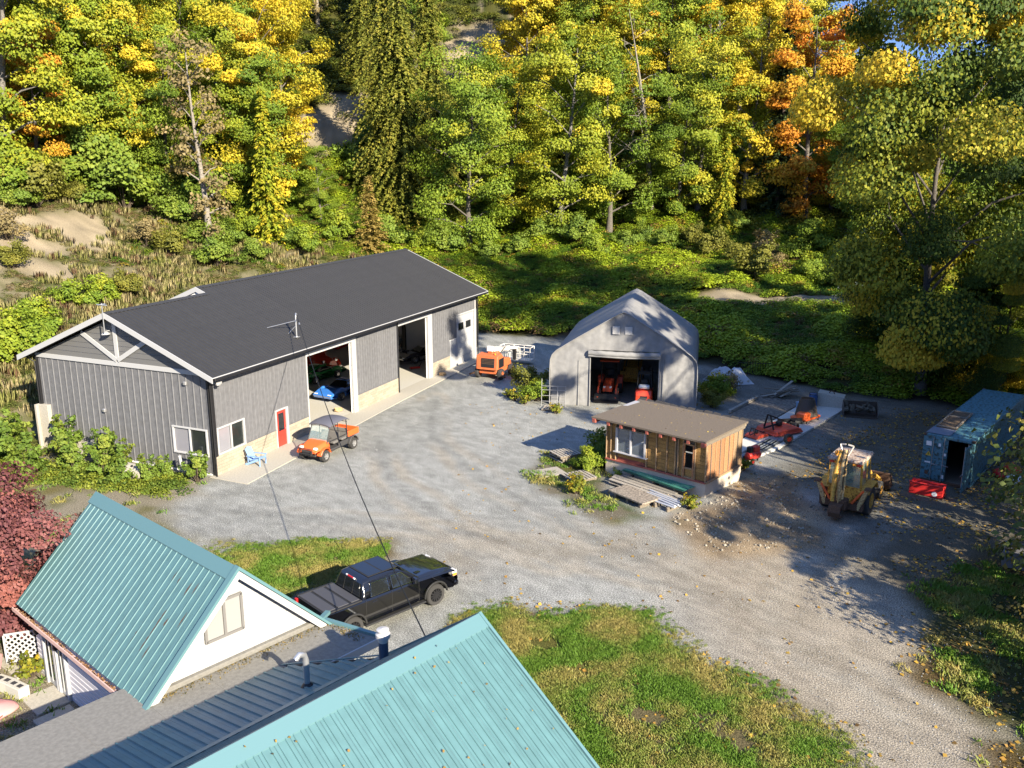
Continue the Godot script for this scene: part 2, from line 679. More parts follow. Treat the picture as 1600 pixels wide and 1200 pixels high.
var dark_pal := [Color(0.025, 0.05, 0.012), Color(0.045, 0.085, 0.015), Color(0.09, 0.135, 0.018), Color(0.3, 0.3, 0.026), Color(0.6, 0.42, 0.035)]
var red_pal := [Color(0.085, 0.032, 0.036), Color(0.16, 0.06, 0.062), Color(0.23, 0.09, 0.085), Color(0.28, 0.1, 0.08)]
var olive_pal := [Color(0.07, 0.085, 0.02), Color(0.16, 0.165, 0.028), Color(0.27, 0.25, 0.04)]

func make_protos() -> void:
	protos["maple_green"] = broadleaf(11, 20, 5.8, 35200, 0.25, green_pal, 0.1)
	protos["maple_green_b"] = broadleaf(19, 22, 5.4, 35200, 0.25, green_pal, 0.06)
	protos["maple_lime"] = broadleaf(23, 20, 5.4, 35200, 0.25, lime_pal, 0.08, 0.05, Color(0.2, 0.185, 0.16))
	protos["maple_lime_b"] = broadleaf(29, 21, 4.6, 31680, 0.25, lime_pal, 0.06, 0.08, Color(0.27, 0.25, 0.22))
	protos["maple_yellow"] = broadleaf(37, 19, 4.6, 29920, 0.25, yellow_pal, 0.08, 0.06, Color(0.2, 0.18, 0.15))
	protos["maple_yellow_b"] = broadleaf(41, 20, 4.0, 26400, 0.25, yellow_pal, 0.1, 0.09, Color(0.28, 0.26, 0.23))
	protos["maple_orange"] = broadleaf(43, 19, 3.8, 28160, 0.25, orange_pal, 0.06, 0.04)
	protos["brown_tree"] = broadleaf(47, 20, 3.0, 3600, 0.3, brown_pal, 0.1, 0.04, Color(0.4, 0.36, 0.3))
	protos["cedar"] = conifer(53, 26, 5.4, 56, 0.55, cedar_pal, 0.8)
	protos["cedar_b"] = conifer(59, 22, 4.6, 48, 0.55, cedar_pal, 0.65)
	protos["fir"] = conifer(61, 24, 3.6, 36, 0.7, fir_pal, 0.3)
	protos["golden_conifer"] = conifer(67, 8, 2.4, 20, 0.45, [Color(0.14, 0.12, 0.03), Color(0.3, 0.23, 0.06), Color(0.42, 0.3, 0.09)], 0.2)
	protos["vine_tree"] = conifer(71, 12, 2.2, 26, 0.5, lime_pal, 0.9)
	protos["spruce_pale"] = conifer(73, 9, 2.8, 22, 0.45, [Color(0.05, 0.08, 0.06), Color(0.12, 0.16, 0.13), Color(0.22, 0.26, 0.22)], 0.3)
	protos["near_maple"] = broadleaf(83, 23, 9.0, 160000, 0.245, dark_pal, 0.07, 0.03, Color(0.17, 0.15, 0.13), 0.0, 1.0, 0.34)
	protos["near_maple_b"] = broadleaf(89, 24, 8.2, 90000, 0.21, dark_pal, 0.24, 0.05, Color(0.17, 0.15, 0.13), 0.0, 1.0, 0.34)
	protos["shade_maple"] = broadleaf(91, 24, 8.2, 21000, 0.36, dark_pal, 0.2, 0.05, Color(0.17, 0.15, 0.13), 0.0, 0.5)
	protos["sapling"] = broadleaf(97, 6, 3.4, 3600, 0.26, [Color(0.04, 0.06, 0.015), Color(0.1, 0.13, 0.03), Color(0.3, 0.22, 0.06)], 0.15, 0.1)
	protos["red_tree"] = broadleaf(101, 5.6, 2.7, 46000, 0.125, red_pal, 0.1, 0.02, Color(0.1, 0.07, 0.06))
	protos["bare"] = [bare_tree(103, 20, Color(0.42, 0.38, 0.32)).mesh()]
	protos["shrub_lime"] = shrub(107, 2.6, 2.2, 5600, 0.19, [Color(0.06, 0.11, 0.02), Color(0.15, 0.22, 0.03), Color(0.28, 0.31, 0.04)])
	protos["shrub_green"] = shrub(109, 2.4, 1.9, 5200, 0.18, green_pal)
	protos["shrub_olive"] = shrub(113, 2.8, 2.0, 4800, 0.17, olive_pal)
	protos["shrub_small"] = shrub(127, 1.0, 0.9, 900, 0.16, green_pal)
	protos["shrub_brown"] = shrub(131, 2.4, 1.8, 2400, 0.15, brown_pal)
	protos["tall_weed"] = shrub(139, 1.5, 0.7, 1500, 0.13, [Color(0.06, 0.11, 0.02), Color(0.13, 0.2, 0.03), Color(0.24, 0.27, 0.04)], 12)
	protos["weed"] = shrub(137, 0.7, 0.5, 420, 0.12, [Color(0.06, 0.1, 0.015), Color(0.16, 0.18, 0.02), Color(0.4, 0.28, 0.02)])

# ---------------------------------------------------------------- the place
var lawn_a := PackedVector2Array([Vector2(-14.5, 35.0), Vector2(-12.7, 36.2), Vector2(-11.4, 37.0), Vector2(-8.6, 37.5), Vector2(-6.0, 37.0), Vector2(-5.4, 36.1), Vector2(-6.2, 34.2), Vector2(-7.0, 32.8), Vector2(-8.3, 31.0), Vector2(-9.1, 29.0), Vector2(-14.5, 31.5)])
var lawn_b := PackedVector2Array([Vector2(-2.6, 29.6), Vector2(-1.5, 31.4), Vector2(0.0, 32.0), Vector2(1.7, 31.6), Vector2(3.9, 30.9), Vector2(6.0, 29.2), Vector2(7.6, 27.3), Vector2(9.1, 25.2), Vector2(10.2, 23.7), Vector2(10.4, 18), Vector2(-1.2, 20.2)])
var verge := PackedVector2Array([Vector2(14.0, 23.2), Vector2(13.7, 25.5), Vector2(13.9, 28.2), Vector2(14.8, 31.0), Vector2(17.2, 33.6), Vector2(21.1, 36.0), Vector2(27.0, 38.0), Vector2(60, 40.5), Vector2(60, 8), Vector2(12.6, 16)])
var mound := PackedVector2Array([Vector2(7.2, 39.5), Vector2(9.9, 41.6), Vector2(12.9, 46.4), Vector2(14.2, 45.0), Vector2(15.1, 40.5), Vector2(13.4, 36.4), Vector2(8.8, 35.8)])
var weeds := PackedVector2Array([Vector2(0.7, 45.4), Vector2(3.0, 49.7), Vector2(5.5, 48.9), Vector2(7.1, 46.4), Vector2(5.2, 44.9), Vector2(6.0, 41.6), Vector2(7.3, 39.2), Vector2(4.8, 39.3), Vector2(2.0, 43.0)])
var rough_left := PackedVector2Array([Vector2(-60, 52), Vector2(-26.7, 51.5), Vector2(-15.9, 45.1), Vector2(-14.9, 42.4), Vector2(-17.5, 40.5), Vector2(-14.6, 36.8), Vector2(-15.6, 33.6), Vector2(-14, 30), Vector2(-8, 20), Vector2(-9, 8), Vector2(-60, 8)])
var leafy := PackedVector2Array([Vector2(14.6, 46.0), Vector2(17.5, 50), Vector2(23.5, 58.0), Vector2(40, 60), Vector2(60, 42), Vector2(22.6, 34.0), Vector2(15.8, 33.1), Vector2(15.2, 36.5), Vector2(18.1, 40.1)])

var ruts := [[Vector2(15, 19), Vector2(12, 25.5), Vector2(7.5, 32), Vector2(1, 36.8), Vector2(-8, 39.6), Vector2(-17, 41)], [Vector2(9, 31), Vector2(3.5, 37.5), Vector2(-1.5, 45), Vector2(-5, 53), Vector2(-5.5, 62)], [Vector2(2, 35), Vector2(-2.5, 38.5), Vector2(-6.5, 45), Vector2(-8, 52)], [Vector2(10, 29), Vector2(13, 34.5), Vector2(16, 38), Vector2(19, 44), Vector2(23, 50)]]
func ground_color(x: float, d: float) -> Color:
	var p := Vector2(x, d)
	var w1 := noise2.get_noise_2d(x * 14, d * 14)
	var w2 := noise.get_noise_2d(x * 9 + 40, d * 9)
	var w3 := noise2.get_noise_2d(x * 45, d * 45)
	var gravel := Color(0.46, 0.465, 0.425).lerp(Color(0.65, 0.655, 0.605), clampf(0.5 + w2 * 0.4 + w3 * 0.55, 0, 1))
	# lighter wheel-worn track that sweeps past the lawns
	var track := Vector2(x - 1.5, d - 12).length()
	gravel = gravel.lerp(Color(0.5, 0.44, 0.34), 0.85 * exp(-pow((track - 24.5 + w1 * 1.2) / 2.6, 2)) * clampf(0.7 + w3, 0, 1))
	if x > 4 and d < 38:
		gravel = gravel.lerp(Color(0.58, 0.5, 0.38), 0.85 * smoothstep(4, 9, x) * smoothstep(38 + 8 * smoothstep(8, 11, x), 34 + 6 * smoothstep(8, 11, x), d))
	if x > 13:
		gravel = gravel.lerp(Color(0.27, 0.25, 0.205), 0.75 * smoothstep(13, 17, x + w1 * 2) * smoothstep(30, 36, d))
	# wheel ruts
	for q in ruts:
		var e := 1e9
		for i in q.size() - 1:
			e = minf(e, p.distance_to(Geometry2D.get_closest_point_to_segment(p, q[i], q[i + 1])))
		var r := absf(e - 0.85 + w1 * 0.5)
		gravel = gravel.lerp(Color(0.6, 0.55, 0.45), 0.8 * smoothstep(0.5, 0.1, r) * clampf(0.6 + w2 * 2, 0, 1))
		gravel *= 1.0 - 0.16 * smoothstep(0.45, 0.1, absf(e))
	gravel *= 1.0 + rng.randf_range(-0.17, 0.17)
	var s := hill_distance(x, d)
	var k := gravel
	k = k.lerp(Color(0.6, 0.46, 0.29).lerp(Color(0.36, 0.27, 0.17), clampf(0.5 + w3 * 1.5, 0, 1)), smoothstep(-1.0, 0.8, inside(mound, p) + w1 * 1.5))
	var green := Color(0.09, 0.14, 0.024).lerp(Color(0.24, 0.2, 0.06), clampf(0.35 + w1 * 1.6, 0, 1))
	k = k.lerp(Color(0.28, 0.245, 0.17).lerp(green, clampf(0.35 + w3 * 2.2, 0, 1)), smoothstep(-0.6, 0.6, inside(weeds, p) + w1 * 1.2))
	k = k.lerp(Color(0.44, 0.385, 0.275).lerp(green, clampf(0.16 + w1 * 1.6 + w3 * 0.8, 0, 0.85)), smoothstep(-0.8, 0.8, inside(rough_left, p) + w1 * 1.6))
	var lawn := maxf(inside(lawn_a, p), inside(lawn_b, p) - 0.2)
	k = k.lerp(green.lerp(Color(0.26, 0.2, 0.11), clampf(0.3 + w2 * 1.6 + w3 * 0.8, 0, 0.8)), smoothstep(-0.5, 1.1, lawn + w1 * 2.0 + w3 * 0.8))
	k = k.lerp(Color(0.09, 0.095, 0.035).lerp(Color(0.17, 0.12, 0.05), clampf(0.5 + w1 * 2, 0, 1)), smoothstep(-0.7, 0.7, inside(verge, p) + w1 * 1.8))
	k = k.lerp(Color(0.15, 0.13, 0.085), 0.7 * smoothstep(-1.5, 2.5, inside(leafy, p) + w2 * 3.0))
	if s > -2.5 and d > 40:
		var soil := Color(0.58, 0.48, 0.33).lerp(Color(0.42, 0.35, 0.24), clampf(0.5 + w3 * 1.4, 0, 1))
		var cover := Color(0.05, 0.07, 0.018).lerp(Color(0.12, 0.12, 0.035), clampf(0.5 + w1 * 1.5, 0, 1))
		var hill := cover
		if x < -14:
			hill = Color(0.34, 0.3, 0.18).lerp(Color(0.15, 0.16, 0.05), clampf(0.5 + w1 * 1.3 + w3 * 1.5 + smoothstep(-40, -25, x) * 0.35, 0, 1))
			hill = hill.lerp(cover, smoothstep(28, 36, s))
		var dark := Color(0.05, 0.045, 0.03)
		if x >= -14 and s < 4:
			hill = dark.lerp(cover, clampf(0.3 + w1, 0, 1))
		hill = hill.lerp(soil * 1.08, bare_soil(x, d, w1))
		k = k.lerp(hill, smoothstep(-2.2, 0.6, s + w1 * 1.5))
	return k

# sandy slips and the sandy path on the hillside
func bare_soil(x: float, d: float, w: float) -> float:
	var m := 0.0
	for q in [[-46.5, 143, 6.0, 9.0], [-27, 134, 6.0, 8.0], [-24, 141, 4.0, 6.0], [-6, 170, 8.0, 11.0], [-50, 80, 10.0, 10.0], [-43, 90, 4.0, 4.0]]:
		m = maxf(m, smoothstep(1.25, 0.7, Vector2((x - q[0]) / q[2], (d - q[1]) / q[3]).length() + w * 0.8))
	# the path: a strip at the top of the bramble bank
	for q in [[Vector2(20, 88.5), Vector2(27.5, 86.5)], [Vector2(27.5, 86.5), Vector2(33, 82)], [Vector2(33, 82), Vector2(36, 77)]]:
		var e := Vector2(x, d).distance_to(Geometry2D.get_closest_point_to_segment(Vector2(x, d), q[0], q[1]))
		m = maxf(m, smoothstep(2.4, 1.3, e + w * 0.8))
	return m

func steps(parts: Array) -> PackedFloat32Array:
	var a := PackedFloat32Array()
	for q in parts:
		var t: float = q[0]
		while t < q[1] - 1e-4:
			a.append(t)
			t += q[2]
	a.append(parts[-1][1])
	return a

func build_ground() -> void:
	var xs := steps([[-900, -200, 50], [-200, -80, 6], [-80, -32, 1.5], [-32, 34, 0.33], [34, 80, 1.5], [80, 200, 6], [200, 900, 50]])
	var ds := steps([[-600, -60, 60], [-60, 8, 4], [8, 62, 0.33], [62, 110, 0.8], [110, 200, 2.5], [200, 300, 10], [300, 1500, 60]])
	var v := PackedVector3Array()
	var c := PackedColorArray()
	var n := PackedVector3Array()
	var ix := PackedInt32Array()
	var w := xs.size()
	for j in ds.size():
		for i in w:
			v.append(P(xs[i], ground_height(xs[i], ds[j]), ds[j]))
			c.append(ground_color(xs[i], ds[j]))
	n.resize(v.size())
	for j in ds.size():
		for i in w:
			var a := v[j * w + mini(i + 1, w - 1)] - v[j * w + maxi(i - 1, 0)]
			var b := v[mini(j + 1, ds.size() - 1) * w + i] - v[maxi(j - 1, 0) * w + i]
			n[j * w + i] = a.cross(b).normalized()
			if i < w - 1 and j < ds.size() - 1:
				var k := j * w + i
				for q in [k, k + w, k + 1, k + 1, k + w, k + w + 1]:
					ix.append(q)
	var a := []
	a.resize(Mesh.ARRAY_MAX)
	a[Mesh.ARRAY_VERTEX] = v
	a[Mesh.ARRAY_NORMAL] = n
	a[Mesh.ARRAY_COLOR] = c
	a[Mesh.ARRAY_INDEX] = ix
	var m := ArrayMesh.new()
	m.add_surface_from_arrays(Mesh.PRIMITIVE_TRIANGLES, a)
	var gm := mat("ground", 1, 1, 1, 0.95, 0, noise_tex("grit", 0.06, 0.42, 1.0, 5, 1024), 0.22, bump_tex("grit", 0.06, 6.0, 1024), 0.6)
	gm.metallic_specular = 0.2
	meta(obj("ground", m, gm), "grey gravel yard with dirt track, running up to the wooded hillside", "", "", "structure")

# ---------------------------------------------------------------- workshop
func U(u: float, h: float, v: float) -> Vector3:
	return Vector3(u, h, -v)

# one ribbed sheet: profile along direction a, height along direction b, ribs proud along o
func ribbed(o: Vector3, a: Vector3, b: Vector3, out: Vector3, wide: float, ribs: int, rib_w: float, rib_h: float, thick := 0.006) -> B:
	var q := B.new()
	var prof := [Vector2(0, 0)]
	for i in ribs:
		var m := wide * (i + 0.5) / ribs
		prof.append(Vector2(m - rib_w * 0.5, 0))
		prof.append(Vector2(m - rib_w * 0.28, rib_h))
		prof.append(Vector2(m + rib_w * 0.28, rib_h))
		prof.append(Vector2(m + rib_w * 0.5, 0))
	prof.append(Vector2(wide, 0))
	var ext := b
	for i in prof.size() - 1:
		var p0: Vector3 = o + a * prof[i].x + out * (prof[i].y + thick)
		var p1: Vector3 = o + a * prof[i + 1].x + out * (prof[i + 1].y + thick)
		var nn: Vector3 = out - a * (prof[i + 1].y - prof[i].y) / maxf(prof[i + 1].x - prof[i].x, 0.001)
		q.quad(p0, p1, p1 + ext, p0 + ext, nn)
		for e in [0.0, 1.0]:
			q.quad(p0 + ext * e, p1 + ext * e, o + a * prof[i + 1].x + ext * e, o + a * prof[i].x + ext * e, b * (e - 0.5))
	q.quad(o, o + out * thick, o + out * thick + ext, o + ext, -a)
	q.quad(o + a * wide, o + a * wide + out * thick, o + a * wide + out * thick + ext, o + a * wide + ext, a)
	return q

func panels(parent: Node, called: String, m: Material, o: Vector3, a: Vector3, total: float, b: Vector3, out: Vector3, wide: float, ribs: int, rib_w: float, rib_h: float) -> void:
	var count := maxi(1, int(round(total / wide)))
	var w := total / count
	var gap := minf(0.008, w * 0.02)
	for i in count:
		var g := 0.93 + 0.12 * fposmod(sin(i * 12.9898 + total * 7.3) * 437.58, 1.0)
		var r := ribbed(o + a * w * i, a, b, out, w - gap, ribs, rib_w, rib_h)
		r.c.fill(Color(g, g, g))
		r.tinted = true
		obj(called, r, m, parent)

var block_meshes := {}
func block_mesh(w: float, tint: int) -> ArrayMesh:
	var key := "%.2f %d" % [w, tint]
	if not block_meshes.has(key):
		block_meshes[key] = B.new().paint(Color.WHITE * [0.84, 0.94, 1.06][tint]).bx(Vector3.ZERO, Vector3(maxf(w - 0.012, 0.03), 0.171, 0.024)).mesh()
	return block_meshes[key]

func build_shop() -> void:
	var s := thing("workshop", "long grey metal-clad workshop with dark roof and two open vehicle bays", "workshop", P(-15.75, 0, 45.4), 1.165)
	var siding := mat("siding", 0.158, 0.16, 0.17, 0.5, 0.0, noise_tex("cloudy", 0.012, 0.86, 1.0), 0.4)
	var dark := mat("dark_metal", 0.016, 0.016, 0.018, 0.5, 0.2)
	var white := mat("white_trim", 0.78, 0.77, 0.74, 0.5)
	var roofm := mat("shop_roof", 0.036, 0.0355, 0.035, 0.6, 0.0, noise_tex("cloudy", 0.012, 0.86, 1.0), 0.3)
	var inner := mat("inner_wall", 0.82, 0.81, 0.79, 0.85)
	var conc := mat("concrete", 0.56, 0.53, 0.45, 0.9, 0, noise_tex("conc", 0.03, 0.72, 1.0), 0.35)
	var L0 := 32.3
	var W1 := 12.44
	var W2 := 14.0
	var hw := 5.5
	var T := 0.2
	# shell: walls with thickness
	var w := B.new()
	var f := func(u0: float, u1: float, h0: float, h1: float) -> void: w.span(U(u0, h0, 0.03), U(u1, h1, T))
	f.call(0.03, 0.3, 0.0, hw)
	f.call(0.3, 2.36, 0.0, 1.18)
	f.call(0.3, 2.36, 2.56, hw)
	f.call(2.36, 5.2, 0.0, hw)
	f.call(5.2, 6.1, 2.22, hw)
	f.call(6.1, 8.4, 0.0, hw)
	f.call(8.4, 13.3, 4.86, hw)
	f.call(13.3, 19.2, 0.0, hw)
	f.call(19.2, 23.7, 4.86, hw)
	f.call(23.7, 27.35, 0.0, hw)
	f.call(27.35, 28.2, 2.28, hw)
	f.call(28.2, 28.6, 0.0, hw)
	f.call(28.6, 31.9, 4.1, hw)
	f.call(31.9, L0, 0.0, hw)
	var e := func(v0: float, v1: float, h0: float, h1: float) -> void: w.span(U(0.03, h0, v0), U(T, h1, v1))
	e.call(T, 0.45, 0.0, hw)
	e.call(0.45, 2.7, 0.0, 1.12)
	e.call(0.45, 2.7, 2.48, hw)
	e.call(2.7, W1, 0.0, hw)
	w.span(U(0.2, 0, W1 - T), U(7.3, hw, W1))
	w.span(U(7.3, 0, W1 - T), U(7.5, hw, W2))
	w.span(U(7.5, 0, W2 - T), U(L0, hw, W2))
	w.span(U(L0 - T, 0, T), U(L0, hw, W2 - T))
	w.span(U(7.6, 0, T + 0.01), U(7.75, hw, W1 - T - 0.01))     # office partition
	w.plate([U(0.05, hw, 0.1), U(0.05, hw, W1 - 0.1), U(0.05, 8.2, 6.22)], Vector3(0.15, 0, 0))
	w.plate([U(L0 - 0.2, hw, 0.1), U(L0 - 0.2, hw, W2 - 0.1), U(L0 - 0.2, 8.5, 7.0)], Vector3(0.15, 0, 0))
	w.plate([U(7.32, 7.0, 3.0), U(7.32, 6.2, 12.8), U(7.32, 8.55, 7.0)], Vector3(0.1, 0, 0))
	obj("wall", w, inner, s)
	obj("floor", B.new().span(U(0.2, -0.2, 0.05), U(L0 - 0.2, 0.03, W2 - 0.2)), mat("shop_floor", 0.55, 0.53, 0.47, 0.7, 0, noise_tex("conc", 0.03, 0.72, 1.0), 0.35), s)
	# block wainscot along the front, courses with recessed joints
	var blockm := mat("block", 0.44, 0.38, 0.29, 0.95, 0, noise_tex("conc", 0.03, 0.72, 1.0), 0.9)
	var runs := [[0.0, 5.12], [6.28, 8.32], [13.75, 19.1], [24.32, 27.3]]
	for r in runs:
		var b := B.new()
		rng.seed = int(r[0] * 10)
		b.span(U(r[0], 0.02, -0.012), U(r[1], 1.12, 0.03))
		var bw := obj("block_wall", b, mat("mortar", 0.3, 0.27, 0.21, 0.95), s)
		for row in 6:
			var u: float = r[0]
			var first := 0.2 if row % 2 else 0.4
			while u < r[1] - 0.02:
				var u1 := minf(u + first, r[1])
				first = 0.4
				var o := obj("block", block_mesh(roundf((u1 - u) * 20) / 20.0, rng.randi() % 3), blockm, bw)
				o.position = U((u + u1) * 0.5, 0.115 + row * 0.183, -0.024 - rng.randf() * 0.006)
				u = u1
		obj("ledge", B.new().span(U(r[0], 1.12, -0.05), U(r[1], 1.16, 0.03)), white if r[0] < 0 else siding, s)
	# front siding sheets
	var out := Vector3(0, 0, 1)
	for r in [[0.14, 0.24, 1.16, hw], [0.24, 2.42, 2.62, hw], [2.42, 5.12, 1.16, hw], [5.12, 6.28, 2.32, hw], [6.28, 8.32, 1.16, hw], [8.32, 13.75, 5.12, hw], [13.75, 19.1, 1.16, hw], [19.1, 24.32, 5.12, hw], [24.32, 27.25, 1.16, hw], [27.25, 28.55, 2.36, hw], [28.55, 32.0, 4.22, hw]]:
		panels(s, "siding_panel", siding, U(r[0], r[2], -0.002), Vector3(1, 0, 0), r[1] - r[0], Vector3(0, r[3] - r[2], 0), out, 0.9, 3, 0.07, 0.02)
	# end wall siding sheets
	out = Vector3(-1, 0, 0)
	for r in [[0.1, 0.4, 0.1, 5.5], [0.4, 2.76, 0.1, 1.06], [0.4, 2.76, 2.55, 5.5], [2.76, W1, 0.1, 5.5]]:
		panels(s, "siding_panel", siding, U(0.028, r[2], r[0]), Vector3(0, 0, -1), r[1] - r[0], Vector3(0, r[3] - r[2], 0), out, 0.46, 1, 0.09, 0.035)
	# lap boards of the gable
	var k := 0.413
	for i in 9:
		var h0 := 5.76 + i * 0.29
		var h1 := h0 + 0.27
		var top := 8.18
		if h0 > top - 0.1:
			break
		var a0 := 6.22 - (top - h0) / k
		var a1 := 6.22 - (top - minf(h1, top)) / k
		var b := B.new()
		b.plate([U(-0.01, h0, a0), U(-0.01, h0, 12.44 - a0), U(-0.01, minf(h1, top), 12.44 - a1), U(-0.01, minf(h1, top), a1)], Vector3(-0.02 - 0.006 * (i % 2), 0, 0))
		obj("gable_board", b, mat("gable_board", 0.13, 0.13, 0.13, 0.6), s)
	obj("belly_band", B.new().cb(U(-0.035, 5.62, 6.22), Vector3(0.09, 0.26, 12.5), 0.01), white, s)
	for q in [[U(-0.075, 5.86, 6.16), U(-0.075, 8.05, 6.16), 0.24], [U(-0.095, 5.84, 6.2), U(-0.095, 7.2, 8.62), 0.24], [U(-0.095, 5.84, 6.1), U(-0.095, 7.1, 3.9), 0.24]]:
		obj("truss_board", B.new().bar(q[0], q[1], q[2], 0.07, Vector3.RIGHT), white, s)
	# roofs
	for r in [[-0.6, 7.3, 6.22, 8.51, 13.22], [7.3, 32.9, 7.0, 8.83, 14.78]]:
		var deck := B.new()
		var h0 := 5.62
		deck.plate([U(r[0] + 0.02, h0 - 0.22, -0.75), U(r[0] + 0.02, h0 - 0.03, -0.75), U(r[0] + 0.02, r[3] - 0.03, r[2]), U(r[0] + 0.02, h0 - 0.03, r[4] - 0.03), U(r[0] + 0.02, h0 - 0.22, r[4] - 0.03), U(r[0] + 0.02, r[3] - 0.22, r[2])], Vector3(r[1] - r[0] - 0.04, 0, 0))
		obj("roof_deck", deck, dark, s)
		var slope := Vector3(0, r[3] - h0, -(r[2] + 0.78))
		var on := Vector3(0, r[2] + 0.78, r[3] - h0).normalized()
		panels(s, "roof_panel", roofm, U(r[0], h0 - 0.02, -0.78), Vector3(1, 0, 0), r[1] - r[0], slope, on, 0.92, 3, 0.08, 0.04)
		slope = Vector3(0, r[3] - h0, r[4] - r[2])
		on = Vector3(0, r[4] - r[2], -(r[3] - h0)).normalized()
		panels(s, "roof_panel", roofm, U(r[0], h0 - 0.02, r[4]), Vector3(1, 0, 0), r[1] - r[0], slope, on, 0.92, 3, 0.08, 0.04)
		obj("ridge_cap", B.new().plate([U(r[0] - 0.02, r[3] - 0.06, r[2] - 0.22), U(r[0] - 0.02, r[3] + 0.045, r[2]), U(r[0] - 0.02, r[3] - 0.06, r[2] + 0.22)], Vector3(r[1] - r[0] + 0.04, 0, 0)), roofm, s)
		# white rake boards
		for uu in ([-0.6, 7.26] if r[0] < 0 else [7.22, 32.9]):
			if r[0] < 0 and uu > 0:
				continue
			var x0: float = uu - 0.05 if uu < 20 else uu
			for q in [[-0.8, r[2]], [r[4] + 0.02, r[2]]]:
				var ha: float = h0 + 0.01
				if uu > 7.0 and uu < 8.0 and q[0] < 0:     # only the step that stands above the lower ridge
					q = [6.0, r[2]]
					ha = h0 + 0.01 + (r[3] - h0) * (6.0 + 0.78) / (r[2] + 0.78)
				obj("rake_board", B.new().plate([U(x0, ha - 0.3, q[0]), U(x0, ha, q[0]), U(x0, r[3] + 0.02, q[1]), U(x0, r[3] - 0.28, q[1])], Vector3(0.05, 0, 0)), white, s)
	obj("drip_edge", B.new().cb(U(16.15, 5.6, -0.81), Vector3(33.5, 0.05, 0.05), 0.008), white, s)
	obj("gutter", B.new().cb(U(16.15, 5.5, -0.83), Vector3(33.3, 0.14, 0.12), 0.03), dark, s)
	obj("gutter", B.new().cb(U(3.3, 5.5, 13.28), Vector3(7.7, 0.14, 0.12), 0.03), dark, s)
	# corner trims and downspouts
	for q in [[U(0.06, 3.3, -0.03), 4.4, 0.2], [U(-0.02, 2.8, 0.05), 5.4, 0.16], [U(32.24, 3.2, -0.02), 4.6, 0.16], [U(-0.02, 4.0, 12.42), 3.2, 0.18]]:
		obj("corner_trim", B.new().cb(q[0], Vector3(q[2], q[1], 0.1 if q[2] < 0.19 else 0.14), 0.01), dark, s)
	for q in [[U(-0.12, 0, -0.13), U(-0.12, 5.25, -0.13), U(-0.2, 5.45, -0.8)], [U(19.1, 0, -0.1), U(19.1, 5.25, -0.1), U(19.4, 5.45, -0.8)], [U(32.36, 0, -0.1), U(32.36, 5.2, -0.1), U(32.5, 5.45, -0.8)], [U(-0.1, 2.4, 12.54), U(-0.1, 5.2, 12.54), U(-0.1, 5.45, 13.25)]]:
		obj("downspout", B.new().tube(q, [0.045], 6), dark, s)
	# vehicle bays: white jambs, heads and rolled doors overhead
	for r in [[8.4, 13.3, 13.75], [19.2, 23.7, 24.3]]:
		obj("door_jamb", B.new().cb(U(r[0] - 0.04, 2.56, 0.02), Vector3(0.08, 5.1, 0.16), 0.01), white, s)
		obj("door_jamb", B.new().cb(U((r[1] + r[2]) * 0.5, 2.56, 0.02), Vector3(r[2] - r[1], 5.1, 0.18), 0.01), white, s)
		obj("door_head", B.new().cb(U((r[0] + r[1]) * 0.5, 4.98, 0.02), Vector3(r[1] - r[0], 0.25, 0.16), 0.01), white, s)
		for t in [r[0] + 0.05, r[1] - 0.05]:
			obj("door_track", B.new().bar(U(t, 4.75, 0.4), U(t, 5.0, 4.8), 0.05, 0.05), mat("steel", 0.5, 0.5, 0.5, 0.4, 0.8), s)
		var d := obj("overhead_door", B.new().span(U(r[0] + 0.1, 4.95, 0.7), U(r[1] - 0.1, 5.0, 4.9)), white, s)
		for i in 4:
			obj("door_section", B.new().cb(U((r[0] + r[1]) * 0.5, 4.93, 1.2 + i * 1.05), Vector3(r[1] - r[0] - 0.3, 0.03, 0.98), 0.01), white, d)
	# closed white overhead door with two panes, and the white service door
	var od := obj("overhead_door", B.new().span(U(28.6, 0.03, 0.1), U(31.8, 4.1, 0.14)), white, s)
	for i in 7:
		obj("door_section", B.new().cb(U(30.2, 0.33 + i * 0.585, 0.07), Vector3(3.2, 0.572, 0.06), 0.012), white, od)
	for x in [29.4, 30.75]:
		obj("pane", B.new().span(U(x - 0.36, 2.92, 0.025), U(x + 0.36, 3.38, 0.035)), glass("dark_pane", 0.02, 0.022, 0.025, 0.9), od)
		for q in [[0.41, 0.0], [-0.41, 0.0]]:
			obj("frame", B.new().cb(U(x + q[0], 3.15, 0.03), Vector3(0.06, 0.56, 0.04), 0.005), dark, od)
		for y in [2.89, 3.41]:
			obj("frame", B.new().cb(U(x, y, 0.03), Vector3(0.76, 0.05, 0.04), 0.005), dark, od)
	for q in [[U(28.57, 2.1, -0.02), Vector3(0.1, 4.2, 0.1)], [U(31.95, 2.1, -0.02), Vector3(0.3, 4.2, 0.1)], [U(30.2, 4.16, -0.02), Vector3(3.1, 0.12, 0.1)]]:
		obj("door_jamb", B.new().cb(q[0], q[1], 0.01), white, s)
	var sd := obj("door", B.new().cb(U(27.78, 1.17, 0.0), Vector3(0.86, 2.2, 0.08), 0.01), white, s)
	obj("handle", B.new().bar(U(27.48, 1.05, -0.06), U(27.6, 1.05, -0.06), 0.03, 0.03), dark, sd)
	for q in [[U(27.3, 1.15, -0.03), Vector3(0.1, 2.3, 0.1)], [U(28.26, 1.15, -0.03), Vector3(0.1, 2.3, 0.1)]]:
		obj("door_jamb", B.new().cb(q[0], q[1], 0.01), white, s)
